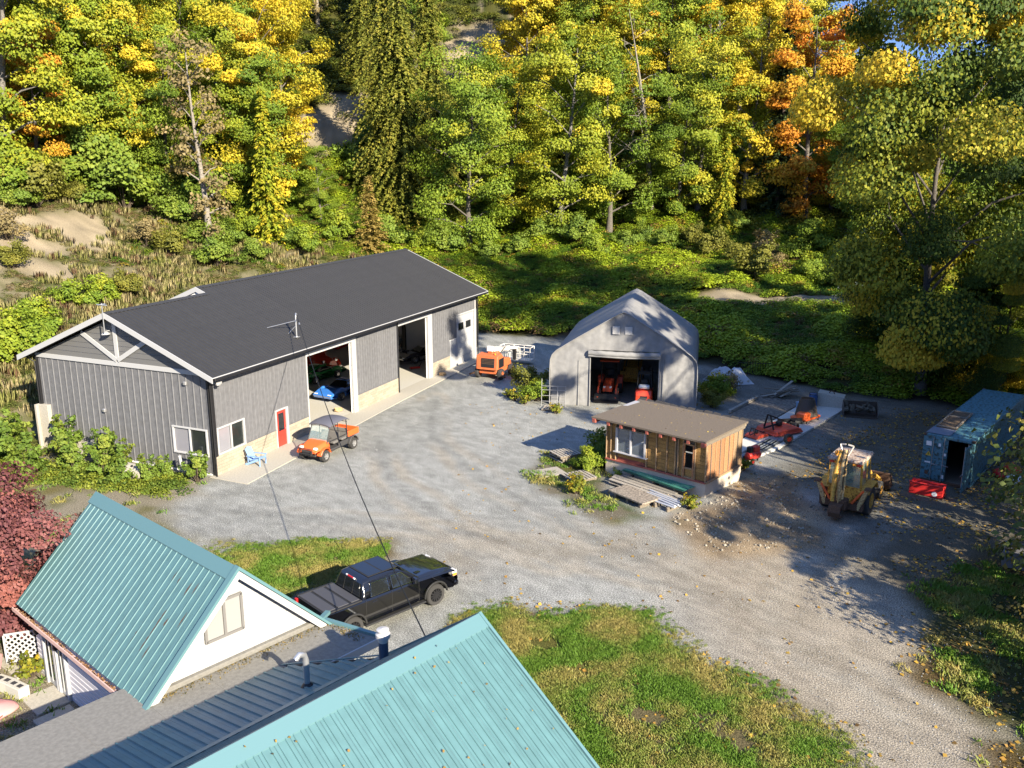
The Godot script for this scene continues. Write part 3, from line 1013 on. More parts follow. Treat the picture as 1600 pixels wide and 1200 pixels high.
	# red door with a tall pane
	var rd := obj("door", B.new().cb(U(5.65, 1.12, 0.03), Vector3(0.88, 2.16, 0.06), 0.008), mat("red_paint", 0.62, 0.045, 0.03, 0.35), s)
	meta(rd, "red door with a tall glass pane")
	obj("pane", B.new().span(U(5.4, 0.98, -0.012), U(5.92, 2.05, 0.0)), glass("dark_pane", 0, 0, 0, 0.9), rd)
	obj("handle", B.new().bar(U(5.98, 1.0, -0.05), U(5.98, 1.1, -0.05), 0.03, 0.03), mat("steel", 0, 0, 0), rd)
	for q in [[U(5.16, 1.15, -0.02), Vector3(0.07, 2.3, 0.12)], [U(6.19, 1.15, -0.02), Vector3(0.18, 2.3, 0.12)], [U(5.67, 2.27, -0.02), Vector3(0.95, 0.09, 0.12)]]:
		obj("door_jamb", B.new().cb(q[0], q[1], 0.008), white, s)
	# the two sliding windows
	for r in [[0, 0.27, 2.39, 1.16, 2.58], [1, 0.43, 2.72, 1.08, 2.52]]:
		var at := func(t: float, h: float, o: float) -> Vector3: return U(t, h, -o) if r[0] == 0 else U(-o, h, t)
		var dim := func(t: float, h: float, o: float) -> Vector3: return Vector3(t, h, o) if r[0] == 0 else Vector3(o, h, t)
		var c: float = (r[1] + r[2]) * 0.5
		var hc: float = (r[3] + r[4]) * 0.5
		var win := obj("window", B.new().cb(at.call(c, hc, -0.08), dim.call(r[2] - r[1] - 0.02, r[4] - r[3] - 0.02, 0.02), 0.004), mat("blind", 0.55, 0.55, 0.57, 0.8) if r[0] == 1 else mat("dark_room", 0.03, 0.03, 0.035, 0.9), s)
		for q in [[r[1], 0.1], [c, 0.08], [r[2], 0.1]]:
			obj("frame", B.new().cb(at.call(q[0], hc, 0.03), dim.call(q[1], r[4] - r[3], 0.09), 0.01), white, win)
		for y in [r[3], r[4]]:
			obj("frame", B.new().cb(at.call(c, y, 0.034), dim.call(r[2] - r[1] + 0.1, 0.09, 0.1), 0.01), white, win)
		obj("pane", B.new().bx(at.call((r[1] + c) * 0.5 + (c - r[1]) * (0.0 if r[0] == 0 else 1.0), hc, -0.03), dim.call(c - r[1] - 0.1, r[4] - r[3] - 0.1, 0.006)), mat("hazy_pane", 0.22, 0.22, 0.245, 0.12), win)
		obj("pane", B.new().bx(at.call((r[1] + c) * 0.5 + (c - r[1]) * (1.0 if r[0] == 0 else 0.0), hc, -0.035), dim.call(c - r[1] - 0.1, r[4] - r[3] - 0.1, 0.006)), mat("mirror_pane", 0.05, 0.06, 0.06, 0.04, 0.6), win)
	# fittings on the end wall and roof edge
	obj("wall_light", B.new().lathe(U(-0.35, 7.42, 6.5), Vector3(0, -1, 0), [Vector2(0.0, 0), Vector2(0.12, 0.02), Vector2(0.24, 0.12), Vector2(0.0, 0.14)], 14).rod(U(-0.02, 7.45, 6.5), U(-0.35, 7.45, 6.5), 0.025), white, s)
	for q in [U(-0.08, 5.0, 1.55), U(-0.08, 2.85, 7.55)]:
		obj("vent_hood", B.new().cb(q, Vector3(0.16, 0.2, 0.2), 0.03), mat("steel", 0, 0, 0), s)
	for q in [[0.35, 0.0], [0.12, -0.3]]:
		obj("flood_lamp", B.new().cb(U(q[0], 5.12, -0.38 + q[1] * 0.4), Vector3(0.24, 0.16, 0.16), 0.03, Basis(Vector3(1, 0, 0), 0.4)).rod(U(q[0], 5.12, -0.3), U(q[0] - 0.1, 5.25, -0.05), 0.025), mat("lamp_shell", 0.35, 0.35, 0.35, 0.5), s)
	# stepped concrete footing at the low back corner
	for q in [[11.8, 12.5, 2.7], [10.3, 11.8, 1.7], [8.5, 10.3, 0.8]]:
		obj("footing_step", B.new().cb(U(-0.1, q[2] * 0.5, (q[0] + q[1]) * 0.5), Vector3(0.28, q[2], q[1] - q[0] - 0.02), 0.015), conc, s)
	obj("footing_step", B.new().cb(U(-0.2, 1.35, 12.62), Vector3(0.36, 2.7, 0.18), 0.02), conc, s)
	# service mast with its guy rods
	var mast := mat("galvanised", 0.5, 0.51, 0.52, 0.35, 0.7)
	obj("service_mast", B.new().tube([U(8.0, 5.9, 0.3), U(8.0, 7.3, 0.3), U(8.12, 7.5, 0.36), U(8.3, 7.42, 0.44)], [0.05, 0.05, 0.06, 0.05], 8).bx(U(8.0, 6.12, 0.3), Vector3(0.3, 0.04, 0.3)), mast, s)
	obj("mast_brace", B.new().rod(U(8.0, 7.1, 0.3), U(9.3, 6.5, 1.3), 0.02).rod(U(8.0, 7.1, 0.3), U(7.2, 6.7, 1.8), 0.02).rod(U(9.3, 6.5, 1.3), U(7.9, 6.3, 0.8), 0.02), mast, s)
	# vane on the near gable
	obj("roof_vane", B.new().rod(U(-0.68, 7.5, 6.2), U(-0.68, 9.05, 6.2), 0.03).rod(U(-0.68, 8.95, 5.85), U(-0.68, 8.95, 6.55), 0.04).rod(U(-0.9, 8.98, 6.2), U(-0.45, 8.98, 6.2), 0.03), mast, s)
	# slab in front
	var slab := obj("concrete_apron", B.new().plate([U(-0.35, 0.0, -2.3), U(-0.3, 0.0, 0.2), U(32.4, 0, 0.2), U(33.2, 0, -0.9), U(27, 0, -1.1), U(17.5, 0.0, -1.35), U(11, 0, -1.7)], Vector3(0, 0.055, 0)), conc, null)
	slab.position = P(-15.75, 0, 45.4)
	slab.rotation.y = 1.165
	meta(slab, "pale concrete apron along the front of the grey workshop", "apron", "", "structure")
	# tool chests and shelving deep inside
	for q in [[U(30.9, 0.03, 12.9), "tall red tool chest at the back of the second bay"], [U(27.6, 0.03, 12.9), "second red tool chest, left of the first at the back wall"]]:
		var t := thing("tool_chest", q[1], "tool chest", s.position + Basis(Vector3.UP, 1.165) * q[0], 1.165)
		obj("cabinet", B.new().cb(Vector3(0, 0.75, 0), Vector3(1.6, 1.5, 0.6), 0.02), mat("red_paint", 0, 0, 0), t)
		for i in 5:
			obj("drawer", B.new().cb(Vector3(0, 0.25 + i * 0.26, 0.31), Vector3(1.5, 0.23, 0.03), 0.008), mat("red_paint", 0, 0, 0), t)

# ---------------------------------------------------------------- house at the front
func build_house() -> void:
	var turn := deg_to_rad(48.3)
	var at := P(-7.575, 0, 22.9)
	var teal := mat("teal_roof", 0.1, 0.208, 0.222, 0.42, 0.0, noise_tex("grime", 0.012, 0.88, 1.0, 6), 0.4)
	var teal2 := mat("teal_trim", 0.1, 0.2, 0.218, 0.45)
	var white := mat("white_trim", 0, 0, 0)
	var felt := mat("flat_roof", 0.22, 0.212, 0.19, 0.9, 0, noise_tex("conc", 0, 0, 0), 0.25, bump_tex("grit", 0.06, 6.0, 1024), 0.25)
	var lav := mat("lap_siding", 0.55, 0.54, 0.57, 0.6)
	var c := thing("cottage", "white gabled cottage wing with weathered teal metal roof beside the red tree", "house", at, turn)
	obj("wall", B.new().span(Vector3(-2.55, 0, -8.4), Vector3(2.55, 2.62, -0.4)).plate([Vector3(-2.55, 2.62, -0.42), Vector3(2.55, 2.62, -0.42), Vector3(0, 5.15, -0.42)], Vector3(0, 0, -7.9)), white, c)
	for i in 12:      # gable lap boards
		var h0 := 2.62 + i * 0.2
		if h0 > 5.0:
			break
		var w0 := 2.62 - (h0 - 2.62)
		var w1 := maxf(w0 - 0.19, 0.03)
		obj("lap_board", B.new().plate([Vector3(-w0, h0, -0.4), Vector3(w0, h0, -0.4), Vector3(w1, h0 + 0.19, -0.4), Vector3(-w1, h0 + 0.19, -0.4)], Vector3(0, 0, 0.018 + 0.004 * (i % 2))), white, c)
	for i in 13:      # lap boards of the eave wall
		obj("lap_board", B.new().cb(Vector3(-2.57, 0.1 + i * 0.19, -4.4), Vector3(0.05, 0.18, 8.0), 0.012, Basis(Vector3(0, 0, 1), 0.08)), lav, c)
	var win := obj("window", B.new().plate([Vector3(-0.93, 3.52, -0.37), Vector3(0.19, 3.52, -0.37), Vector3(0.19, 4.56, -0.37), Vector3(-0.33, 4.56, -0.37), Vector3(-0.93, 3.96, -0.37)], Vector3(0, 0, 0.03)), mat("shade_blind", 0.27, 0.268, 0.262, 0.7), c)
	var greige := mat("greige", 0.16, 0.155, 0.15, 0.7)
	for q in [[Vector3(-0.95, 3.5, 0), Vector3(0.21, 3.5, 0)], [Vector3(0.2, 3.48, 0), Vector3(0.2, 4.6, 0)], [Vector3(0.22, 4.58, 0), Vector3(-0.36, 4.58, 0)], [Vector3(-0.33, 4.58, 0), Vector3(-0.95, 3.95, 0)], [Vector3(-0.95, 3.97, 0), Vector3(-0.95, 3.48, 0)], [Vector3(-0.36, 3.5, 0.005), Vector3(-0.36, 4.56, 0.005)]]:
		obj("frame", B.new().bar(q[0] + Vector3(0, 0, -0.32), q[1] + Vector3(0, 0, -0.32), 0.08, 0.05, Vector3(0, 0, 1)), greige, win)
	# roof of the cottage
	var cr := obj("roof", B.new().plate([Vector3(-2.9, 2.45, -0.03), Vector3(-2.9, 2.57, -0.03), Vector3(0, 5.46, -0.03), Vector3(2.9, 2.57, -0.03), Vector3(2.9, 2.45, -0.03), Vector3(0, 5.3, -0.03)], Vector3(0, 0, -8.6)), white, c)
	for sd in [-1.0, 1.0]:
		var slope := Vector3(-sd * 2.95, 2.94, 0)
		panels(cr, "roof_panel", teal, Vector3(sd * 2.95, 2.56, -8.7), Vector3(0, 0, 1), 8.72, slope, Vector3(sd, 1, 0).normalized(), 0.3, 1, 0.04, 0.024)
		obj("ridge_cap", B.new().plate([Vector3(0, 5.56, 0.04), Vector3(0, 5.53, 0.04), Vector3(sd * 0.3, 5.23, 0.04), Vector3(sd * 0.3, 5.265, 0.04)], Vector3(0, 0, -8.8)), teal2, cr)
		obj("rake_board", B.new().plate([Vector3(sd * 2.95, 2.26, -0.02), Vector3(sd * 2.95, 2.5, -0.02), Vector3(0, 5.44, -0.02), Vector3(0, 5.2, -0.02)], Vector3(0, 0, 0.03)), white, cr)
		obj("rake_trim", B.new().plate([Vector3(sd * 3.0, 2.5, 0.06), Vector3(sd * 3.0, 2.6, 0.06), Vector3(0, 5.59, 0.06), Vector3(0, 5.47, 0.06)], Vector3(0, 0, -0.2)), teal2, cr)
	obj("soffit", B.new().plate([Vector3(0.35, 4.92, -0.06), Vector3(2.75, 2.52, -0.06), Vector3(2.75, 2.62, -0.06), Vector3(0.35, 5.02, -0.06)], Vector3(0, 0, -0.32)), mat("soffit_grey", 0.1, 0.095, 0.095, 0.8), cr)
	# rust streaks down the sheets near the front rake
	rng.seed = 5
	var rust := mat("rust", 0.19, 0.13, 0.085, 0.9, 0, noise_tex("stain", 0, 0, 0), 2.0)
	for i in 16:
		var zz := -0.75 - 0.29 * float(rng.randi_range(0, 5)) - 0.08
		var a := rng.randf_range(0.2, 0.8)
		var ln := rng.randf_range(0.12, 0.5)
		var p0 := Vector3(-2.95, 2.56, zz).lerp(Vector3(0, 5.5, zz), a)
		var dd := Vector3(1, 1, 0).normalized()
		var o := Vector3(-1, 1, 0).normalized() * 0.009
		var wd := rng.randf_range(0.015, 0.04)
		obj("rust_streak", B.new().plate([p0 + o, p0 + o + dd * ln * 0.5 + Vector3(0, 0, wd), p0 + o + dd * ln, p0 + o + dd * ln * 0.5 - Vector3(0, 0, wd)], o * 0.1), rust, cr)
	# gutter full of leaves on the left eave
	var gut := obj("gutter", B.new().span(Vector3(-3.1, 2.4, -8.6), Vector3(-2.97, 2.44, -0.9)).span(Vector3(-3.12, 2.4, -8.6), Vector3(-3.09, 2.53, -0.9)), mat("gutter_paint", 0.62, 0.42, 0.36, 0.6), c)
	var xf := []
	var cols := []
	for i in 420:
		xf.append(Transform3D(Basis(rdir(), rng.randf() * 6.0).scaled(Vector3.ONE * rng.randf_range(0.05, 0.09)), Vector3(-3.03 + rng.randf_range(-0.05, 0.05), 2.47 + rng.randf() * 0.04, rng.randf_range(-8.5, -0.95))))
		cols.append(tone([Color(0.05, 0.03, 0.02), Color(0.25, 0.12, 0.05), Color(0.3, 0.2, 0.12)], rng.randf()))
	meta(many("leaves", leaf_one(), leaf_mat("leaf", 0.5), xf, cols, gut), "", "", "", "stuff")
	# glazed doors in the eave wall
	var dark := mat("dark_metal", 0, 0, 0)
	for q in [[-7.65, -6.85], [-6.7, -6.05]]:
		var zc: float = (q[0] + q[1]) * 0.5
		var d := obj("door", B.new().span(Vector3(-2.63, 0.05, q[0]), Vector3(-2.59, 2.1, q[1])), white, c)
		obj("pane", B.new().span(Vector3(-2.645, 0.28, q[0] + 0.16), Vector3(-2.635, 1.95, q[1] - 0.16)), mat("mirror_pane", 0, 0, 0), d)
		for zz in [q[0], q[1]]:
			obj("frame", B.new().cb(Vector3(-2.64, 1.08, zz), Vector3(0.1, 2.16, 0.12), 0.01), white, d)
		obj("frame", B.new().cb(Vector3(-2.64, 2.14, zc), Vector3(0.1, 0.1, q[1] - q[0] + 0.12), 0.01), white, d)
		obj("frame", B.new().cb(Vector3(-2.652, 1.05, zc), Vector3(0.03, 1.7, 0.05), 0.01), white, d)
	for zz in [-7.95, -6.5]:
		obj("wall_lantern", B.new().cb(Vector3(-2.72, 1.75, zz), Vector3(0.14, 0.24, 0.14), 0.03).rod(Vector3(-2.6, 1.9, zz), Vector3(-2.72, 1.9, zz), 0.02), dark, c)

	# ---- the main house with its long teal roof
	var m := thing("main_house", "house in the foreground with a long bright teal metal roof and two vent pipes", "house", at, turn)
	obj("wall", B.new().span(Vector3(-14, 0, 3.4), Vector3(2.05, 2.9, 10.3)).plate([Vector3(-13.9, 2.9, 3.5), Vector3(-13.9, 3.1, 3.5), Vector3(-13.9, 5.45, 6.95), Vector3(-13.9, 3.2, 10.2), Vector3(-13.9, 2.9, 10.2)], Vector3(15.9, 0, 0)), lav, m)
	var mr := obj("roof", B.new().plate([Vector3(-14.2, 2.9, 3.32), Vector3(-14.2, 3.02, 3.32), Vector3(-14.2, 5.62, 6.95), Vector3(-14.2, 2.95, 10.75), Vector3(-14.2, 2.83, 10.75), Vector3(-14.2, 5.4, 6.95)], Vector3(16.55, 0, 0)), white, m)
	panels(mr, "roof_panel", teal, Vector3(-14.2, 2.93, 10.82), Vector3(1, 0, 0), 16.6, Vector3(0, 2.72, -3.87), Vector3(0, 3.87, 2.72).normalized(), 0.36, 2, 0.04, 0.03)
	panels(mr, "roof_panel", teal, Vector3(-14.2, 3.04, 3.3), Vector3(1, 0, 0), 16.6, Vector3(0, 2.6, 3.65), Vector3(0, 3.65, -2.6).normalized(), 0.3, 1, 0.04, 0.024)
	obj("ridge_cap", B.new().plate([Vector3(-14.25, 5.70, 6.95), Vector3(-14.25, 5.66, 6.95), Vector3(-14.25, 5.43, 7.27), Vector3(-14.25, 5.47, 7.27)], Vector3(16.7, 0, 0)), teal2, mr)
	obj("ridge_cap", B.new().plate([Vector3(-14.25, 5.70, 6.95), Vector3(-14.25, 5.66, 6.95), Vector3(-14.25, 5.46, 6.66), Vector3(-14.25, 5.50, 6.66)], Vector3(16.7, 0, 0)), teal2, mr)
	obj("rake_trim", B.new().plate([Vector3(2.36, 2.85, 10.85), Vector3(2.36, 3.0, 10.85), Vector3(2.36, 5.72, 6.95), Vector3(2.36, 3.1, 3.25), Vector3(2.36, 2.9, 3.25), Vector3(2.36, 5.5, 6.95)], Vector3(0.08, 0, 0)), teal2, mr)
	xf = []
	cols = []
	for i in 90:
		var f := rng.randf()
		xf.append(Transform3D(Basis((Vector3(0, 0.8, 0.55) + rdir() * 0.3).normalized(), rng.randf() * 6.0).scaled(Vector3.ONE * rng.randf_range(0.04, 0.09)), Vector3(rng.randf_range(-8, 2.2), lerpf(2.97, 5.6, f) + 0.045, lerpf(10.8, 7.1, f))))
		cols.append(tone([Color(0.2, 0.12, 0.04), Color(0.45, 0.3, 0.06), Color(0.1, 0.09, 0.05)], rng.randf()))
	meta(many("leaf_litter", leaf_one(), leaf_mat("leaf", 0.5), xf, cols, mr), "", "", "", "stuff")
	# low porch roof on the far side, cut back to a slanted flashing
	var pr := obj("porch_roof", B.new().plate([Vector3(-14.2, 2.5, 0.9), Vector3(0.62, 2.5, 0.9), Vector3(2.4, 2.93, 3.28), Vector3(-14.2, 2.93, 3.28)], Vector3(0, 0.08, 0)), dark, m)
	var x := -14.2
	while x < 2.1:
		var x1 := x + 0.3
		var z0 := 0.87 if x1 < 0.6 else 0.87 + (x1 - 0.6) / 1.85 * 2.43
		if z0 < 3.1:
			var f := (z0 - 0.87) / 2.43
			var h0 := 2.6 + 0.45 * f
			obj("roof_panel", ribbed(Vector3(x, h0, z0), Vector3(1, 0, 0), Vector3(0, 3.06 - h0, 3.31 - z0), Vector3(0, 1, -0.18).normalized(), 0.295, 1, 0.075, 0.035), teal, pr)
		x += 0.3
	obj("flashing", B.new().plate([Vector3(0.57, 2.6, 0.86), Vector3(0.66, 2.6, 0.86), Vector3(2.46, 3.06, 3.26), Vector3(2.38, 3.06, 3.26)], Vector3(0, 0.02, 0)), teal, pr)
	obj("flashing", B.new().plate([Vector3(-14.2, 3.07, 3.2), Vector3(2.4, 3.07, 3.2), Vector3(2.4, 3.15, 3.42), Vector3(-14.2, 3.15, 3.42)], Vector3(0, 0.02, 0)), teal, pr)
	# pipes
	var steel := mat("galvanised", 0, 0, 0)
	var pipe := obj("vent_pipe", B.new().tube([Vector3(0.15, 2.85, 2.75), Vector3(0.15, 3.72, 2.75), Vector3(0.1, 3.9, 2.75), Vector3(-0.05, 3.96, 2.75), Vector3(-0.16, 3.86, 2.75)], [0.085], 10), steel, m)
	obj("storm_collar", B.new().lathe(Vector3(0.15, 2.92, 2.75), Vector3.UP, [Vector2(0.2, 0), Vector2(0.1, 0.12), Vector2(0.085, 0.14)], 14), dark, pipe)
	var flue := obj("flue_pipe", B.new().lathe(Vector3(1.75, 3.2, 4.0), Vector3.UP, [Vector2(0.13, 0), Vector2(0.13, 0.85), Vector2(0.0, 0.86)], 14), mat("flue_blue", 0.1, 0.13, 0.2, 0.3, 0.6), m)
	obj("flue_cap", B.new().lathe(Vector3(1.75, 4.05, 4.0), Vector3.UP, [Vector2(0.13, 0), Vector2(0.15, 0.12), Vector2(0.2, 0.14), Vector2(0.2, 0.24), Vector2(0.15, 0.28), Vector2(0.17, 0.36), Vector2(0.0, 0.4)], 16), mat("galvanised_pale", 0.62, 0.6, 0.57, 0.5, 0.3), flue)

	# ---- flat roofed link between the two
	var k := thing("flat_roof_link", "flat felt-roofed link with white edge between cottage and main house", "building", at, turn)
	obj("wall", B.new().span(Vector3(-8.8, 0, -1.2), Vector3(-2.7, 2.38, 0.7)).span(Vector3(-2.7, 0, -0.2), Vector3(3.2, 2.38, 0.8)), lav, k)
	var ft := obj("roof", B.new().plate([Vector3(-9, 2.4, -1.35), Vector3(-2.65, 2.4, -1.35), Vector3(-2.65, 2.4, -0.37), Vector3(2.7, 2.4, -0.37), Vector3(2.95, 2.4, -0.5), Vector3(3.45, 2.4, 1.75), Vector3(1.2, 2.4, 1.75), Vector3(1.2, 2.4, 3.2), Vector3(-9, 2.4, 3.2)], Vector3(0, 0.2, 0)), felt, k)
	obj("fascia", B.new().cb(Vector3(2.35, 2.48, 1.79), Vector3(2.3, 0.26, 0.05), 0.01), white, ft)
	obj("edge_flashing", B.new().bar(Vector3(2.85, 2.62, -0.75), Vector3(3.47, 2.62, 1.8), 0.14, 0.12), teal2, ft)
	obj("edge_flashing", B.new().bar(Vector3(3.3, 2.66, -0.55), Vector3(2.75, 2.7, -0.25), 0.16, 0.1), teal2, ft)
	obj("upstand", B.new().cb(Vector3(0.1, 2.68, -0.28), Vector3(5.4, 0.16, 0.2), 0.04), felt, ft)
	# felt seams
	for i in 6:
		obj("felt_seam", B.new().cb(Vector3(-6.2 + i * 1.7, 2.603, 0.3), Vector3(0.06, 0.012, 2.6), 0.003), felt, ft)
	xf = []
	cols = []
	for i in 700:
		var a := Vector3(rng.randf_range(-2.6, 3.2), 2.62, -0.2 + absf(rng.randfn(0, 0.18)))
		if i % 3 == 0:
			a = Vector3(3.0 + rng.randf_range(-0.2, 0.15), 2.62, rng.randf_range(-0.3, 1.5))
		xf.append(Transform3D(Basis(rdir(), rng.randf() * 6.0).scaled(Vector3.ONE * rng.randf_range(0.03, 0.07)), a))
		cols.append(tone([Color(0.05, 0.06, 0.02), Color(0.2, 0.14, 0.04), Color(0.3, 0.25, 0.15)], rng.randf()))
	meta(many("leaf_litter", leaf_one(), leaf_mat("leaf", 0.5), xf, cols, ft), "", "", "", "stuff")

func leaf_one() -> ArrayMesh:
	var l := L.new()
	l.leaf(Vector3.ZERO, Vector3(0, 0, 1), Vector3(1, 0, 0), 1.0, 0.8, Color.WHITE)
	return l.mesh()

# ---------------------------------------------------------------- wooden hut
func build_hut() -> void:
	var s := thing("wooden_hut", "small unfinished wooden hut with flat brown roof and red rafter ends", "hut", P(9.56, 0, 41.96), 0.856)
	var grain := noise_tex("grain", 0.02, 0.55, 1.0)
	var gold := mat("gold_wood", 0.6, 0.34, 0.1, 0.8, 0, grain, 1.5)
	var tan := mat("tan_wood", 0.56, 0.37, 0.2, 0.8, 0, grain, 1.5)
	var orange := mat("orange_wood", 0.66, 0.31, 0.14, 0.8, 0, grain, 1.5)
	var grey := mat("grey_wood", 0.3, 0.25, 0.19, 0.9, 0, grain, 1.5)
	var red := mat("red_wood", 0.52, 0.14, 0.1, 0.7, 0, grain, 1.5)
	var conc := mat("hut_concrete", 0.58, 0.5, 0.4, 0.95, 0, noise_tex("conc", 0, 0, 0), 0.6, bump_tex("grit", 0, 0), 0.3)
	var D := 3.74
	var W := 5.99
	var b := B.new()
	b.span(U(0, -0.2, 0), U(0.2, 0.86, W)).span(U(0.2, -0.2, 0), U(D, 0.86, 0.2)).span(U(D - 0.2, -0.2, 0.2), U(D, 0.86, W)).span(U(0.2, -0.2, W - 0.2), U(D - 0.2, 0.86, W))
	b.span(U(0.2, 0.7, 0.2), U(D - 0.2, 0.85, W - 0.2))
	obj("foundation", b, conc, s)
	obj("sill_plate", B.new().cb(U(-0.01, 0.9, W * 0.5), Vector3(0.14, 0.08, W), 0.01), red, s)
	obj("sill_plate", B.new().cb(U(D * 0.5, 0.9, -0.01), Vector3(D, 0.08, 0.14), 0.01), tan, s)
	# solid wall core behind the boards, back and far side
	var w := B.new()
	w.span(U(0.08, 0.94, 1.32), U(0.11, 3.05, 3.5)).span(U(0.08, 0.94, 3.5), U(0.11, 1.42, 5.36)).span(U(0.08, 2.76, 3.5), U(0.11, 3.05, 5.36)).span(U(0.08, 0.94, 5.36), U(0.11, 3.05, W)).span(U(0.08, 0.94, 0.02), U(0.11, 3.05, 0.64)).span(U(0.08, 2.7, 0.64), U(0.11, 3.05, 1.32))
	w.span(U(0.1, 0.94, 0.09), U(D, 3.05, 0.12))
	w.span(U(D - 0.05, 0.94, 0.1), U(D, 1.5, W)).span(U(D - 0.05, 2.6, 0.1), U(D, 3.05, W)).span(U(D - 0.05, 1.5, 0.1), U(D, 2.6, 3.6)).span(U(D - 0.05, 1.5, 5.0), U(D, 2.6, W)).span(U(0.1, 0.94, W - 0.05), U(D, 3.05, W))
	obj("wall", w, grey, s)
	rng.seed = 31
	for r in [[0.05, 0.62, 0.95, 3.0], [1.34, 1.58, 0.95, 3.0], [1.8, 2.22, 0.95, 3.0], [2.28, 2.85, 0.95, 3.0], [2.9, 3.42, 0.95, 3.0], [5.4, 5.94, 0.95, 3.0]]:
		var h: float = r[2]
		while h < r[3] - 0.02:
			var h1 := minf(h + 0.205, r[3])
			var q := B.new().paint(Color.WHITE * rng.randf_range(0.65, 1.05))
			q.cb(U(0.055 + rng.randf() * 0.008, (h + h1) * 0.5, (r[0] + r[1]) * 0.5), Vector3(0.03, h1 - h - 0.008, r[1] - r[0]), 0.006)
			obj("plank", q, gold, s)
			h = h1
	for v in [0.03, 0.64, 1.32, 1.6, 1.76, 2.25, 2.87, 3.47, 5.37, 5.68, 5.96]:
		obj("stud", B.new().cb(U(-0.005, 1.97, v), Vector3(0.08, 2.08, 0.05), 0.006), tan, s)
	obj("top_plate", B.new().cb(U(-0.005, 3.05, W * 0.5), Vector3(0.13, 0.1, W), 0.01), gold, s)
	for q in [[0.97, 0.65, 1.31], [1.45, 0.65, 1.31], [2.7, 0.65, 1.31]]:
		obj("rail", B.new().cb(U(0.0, q[0], (q[1] + q[2]) * 0.5), Vector3(0.1, 0.08, q[2] - q[1]), 0.006), tan, s)
	for v in [0.72, 1.24]:
		obj("door_frame", B.new().cb(U(-0.02, 1.85, v), Vector3(0.1, 1.75, 0.07), 0.006), orange, s)
	var dp := obj("door_panel", B.new().span(U(0.03, 1.0, 0.76), U(0.06, 1.42, 1.2)), gold, s)
	# window: pale blue-white frame, two panes
	var frame := mat("pale_frame", 0.6, 0.6, 0.62, 0.6)
	var win := obj("window", B.new().cb(U(-0.06, 1.42, 4.42), Vector3(0.2, 0.06, 2.05), 0.01), frame, s)
	for v in [3.55, 4.43, 5.3]:
		obj("frame", B.new().cb(U(-0.03, 2.08, v), Vector3(0.12, 1.32, 0.1 if v < 5 else 0.12), 0.01), frame, win)
	obj("frame", B.new().cb(U(-0.03, 2.76, 4.42), Vector3(0.12, 0.08, 1.85), 0.01), grey, win)
	for v in [3.99, 4.87]:
		obj("pane", B.new().bx(U(0.0, 2.08, v), Vector3(0.01, 1.26, 0.78)), glass("clear_pane", 0.5, 0.6, 0.7, 0.12), win)
	for i in 5:
		obj("plank", B.new().paint(Color.WHITE * rng.randf_range(0.6, 1.0)).cb(U(0.06, 0.99 + i * 0.09, 4.42), Vector3(0.03, 0.085, 1.7), 0.006), red if i < 2 else gold, s)
	# side wall: upright boards and studs
	for i in 8:
		var u := 0.03 + i * 0.465
		var q := B.new().paint(Color.WHITE * rng.randf_range(0.75, 1.05))
		q.cb(U(u + 0.225, 1.97, 0.045 + rng.randf() * 0.01), Vector3(0.4, 2.06, 0.04), 0.008)
		obj("plank", q, orange if i < 6 else tan, s)
	for i in 9:
		obj("stud", B.new().cb(U(0.02 + i * 0.464, 1.97, 0.025), Vector3(0.045, 2.06, 0.06), 0.006), grey if i % 2 else tan, s)
	obj("top_plate", B.new().cb(U(D * 0.5 - 0.1, 3.05, -0.02), Vector3(D + 0.6, 0.16, 0.1), 0.012), mat("pale_wood", 0.58, 0.47, 0.33, 0.8, 0, grain, 1.5), s)
	# rafters and roof
	for v in [5.55, 4.76, 3.97, 3.18, 2.38, 1.6, 0.8]:
		var rf := obj("rafter", B.new().cb(U(1.6, 3.0, v), Vector3(4.1, 0.18, 0.14), 0.01), grey, s)
		obj("rafter_end", B.new().cb(U(-0.48, 3.0, v), Vector3(0.1, 0.2, 0.16), 0.012), red, rf)
	for v in [6.42, -0.06]:
		var rf := obj("rafter", B.new().cb(U(1.6, 3.02, v), Vector3(4.2, 0.2, 0.16), 0.01), grey if v < 0 else red, s)
		obj("rafter_end", B.new().cb(U(-0.5, 3.02, v), Vector3(0.22, 0.22, 0.2), 0.012), red, rf)
	var edge := [U(-0.55, 3.11, -0.18), U(3.95, 3.15, -0.16), U(3.98, 3.15, 1.4), U(3.86, 3.15, 2.9), U(4.0, 3.15, 4.5), U(3.95, 3.15, 6.55), U(1.6, 3.13, 6.6), U(-0.55, 3.11, 6.62)]
	var rr := obj("roof", B.new().plate(edge, Vector3(0, 0.09, 0)), mat("hut_roof", 0.16, 0.128, 0.096, 0.95, 0, noise_tex("conc", 0, 0, 0), 0.35, bump_tex("grit", 0, 0), 0.5), s)
	for i in 13:
		var v := -0.1 + i * 0.52
		obj("felt_flap", B.new().plate([U(3.9, 3.2, v), U(3.9, 3.2, v + 0.5), U(4.12 + rng.randf() * 0.08, 3.24 + rng.randf() * 0.08, v + 0.45), U(4.1 + rng.randf() * 0.1, 3.22 + rng.randf() * 0.08, v + 0.03)], Vector3(0, 0.02, 0)), mat("felt_black", 0.035, 0.032, 0.03, 0.9), rr)
	obj("felt_flap", B.new().plate([U(2.3, 3.21, 6.55), U(3.6, 3.22, 6.55), U(3.5, 3.22, 6.2), U(2.4, 3.21, 6.3)], Vector3(0, 0.02, 0)), mat("pale_frame", 0, 0, 0), rr)
	var xf := []
	var cols := []
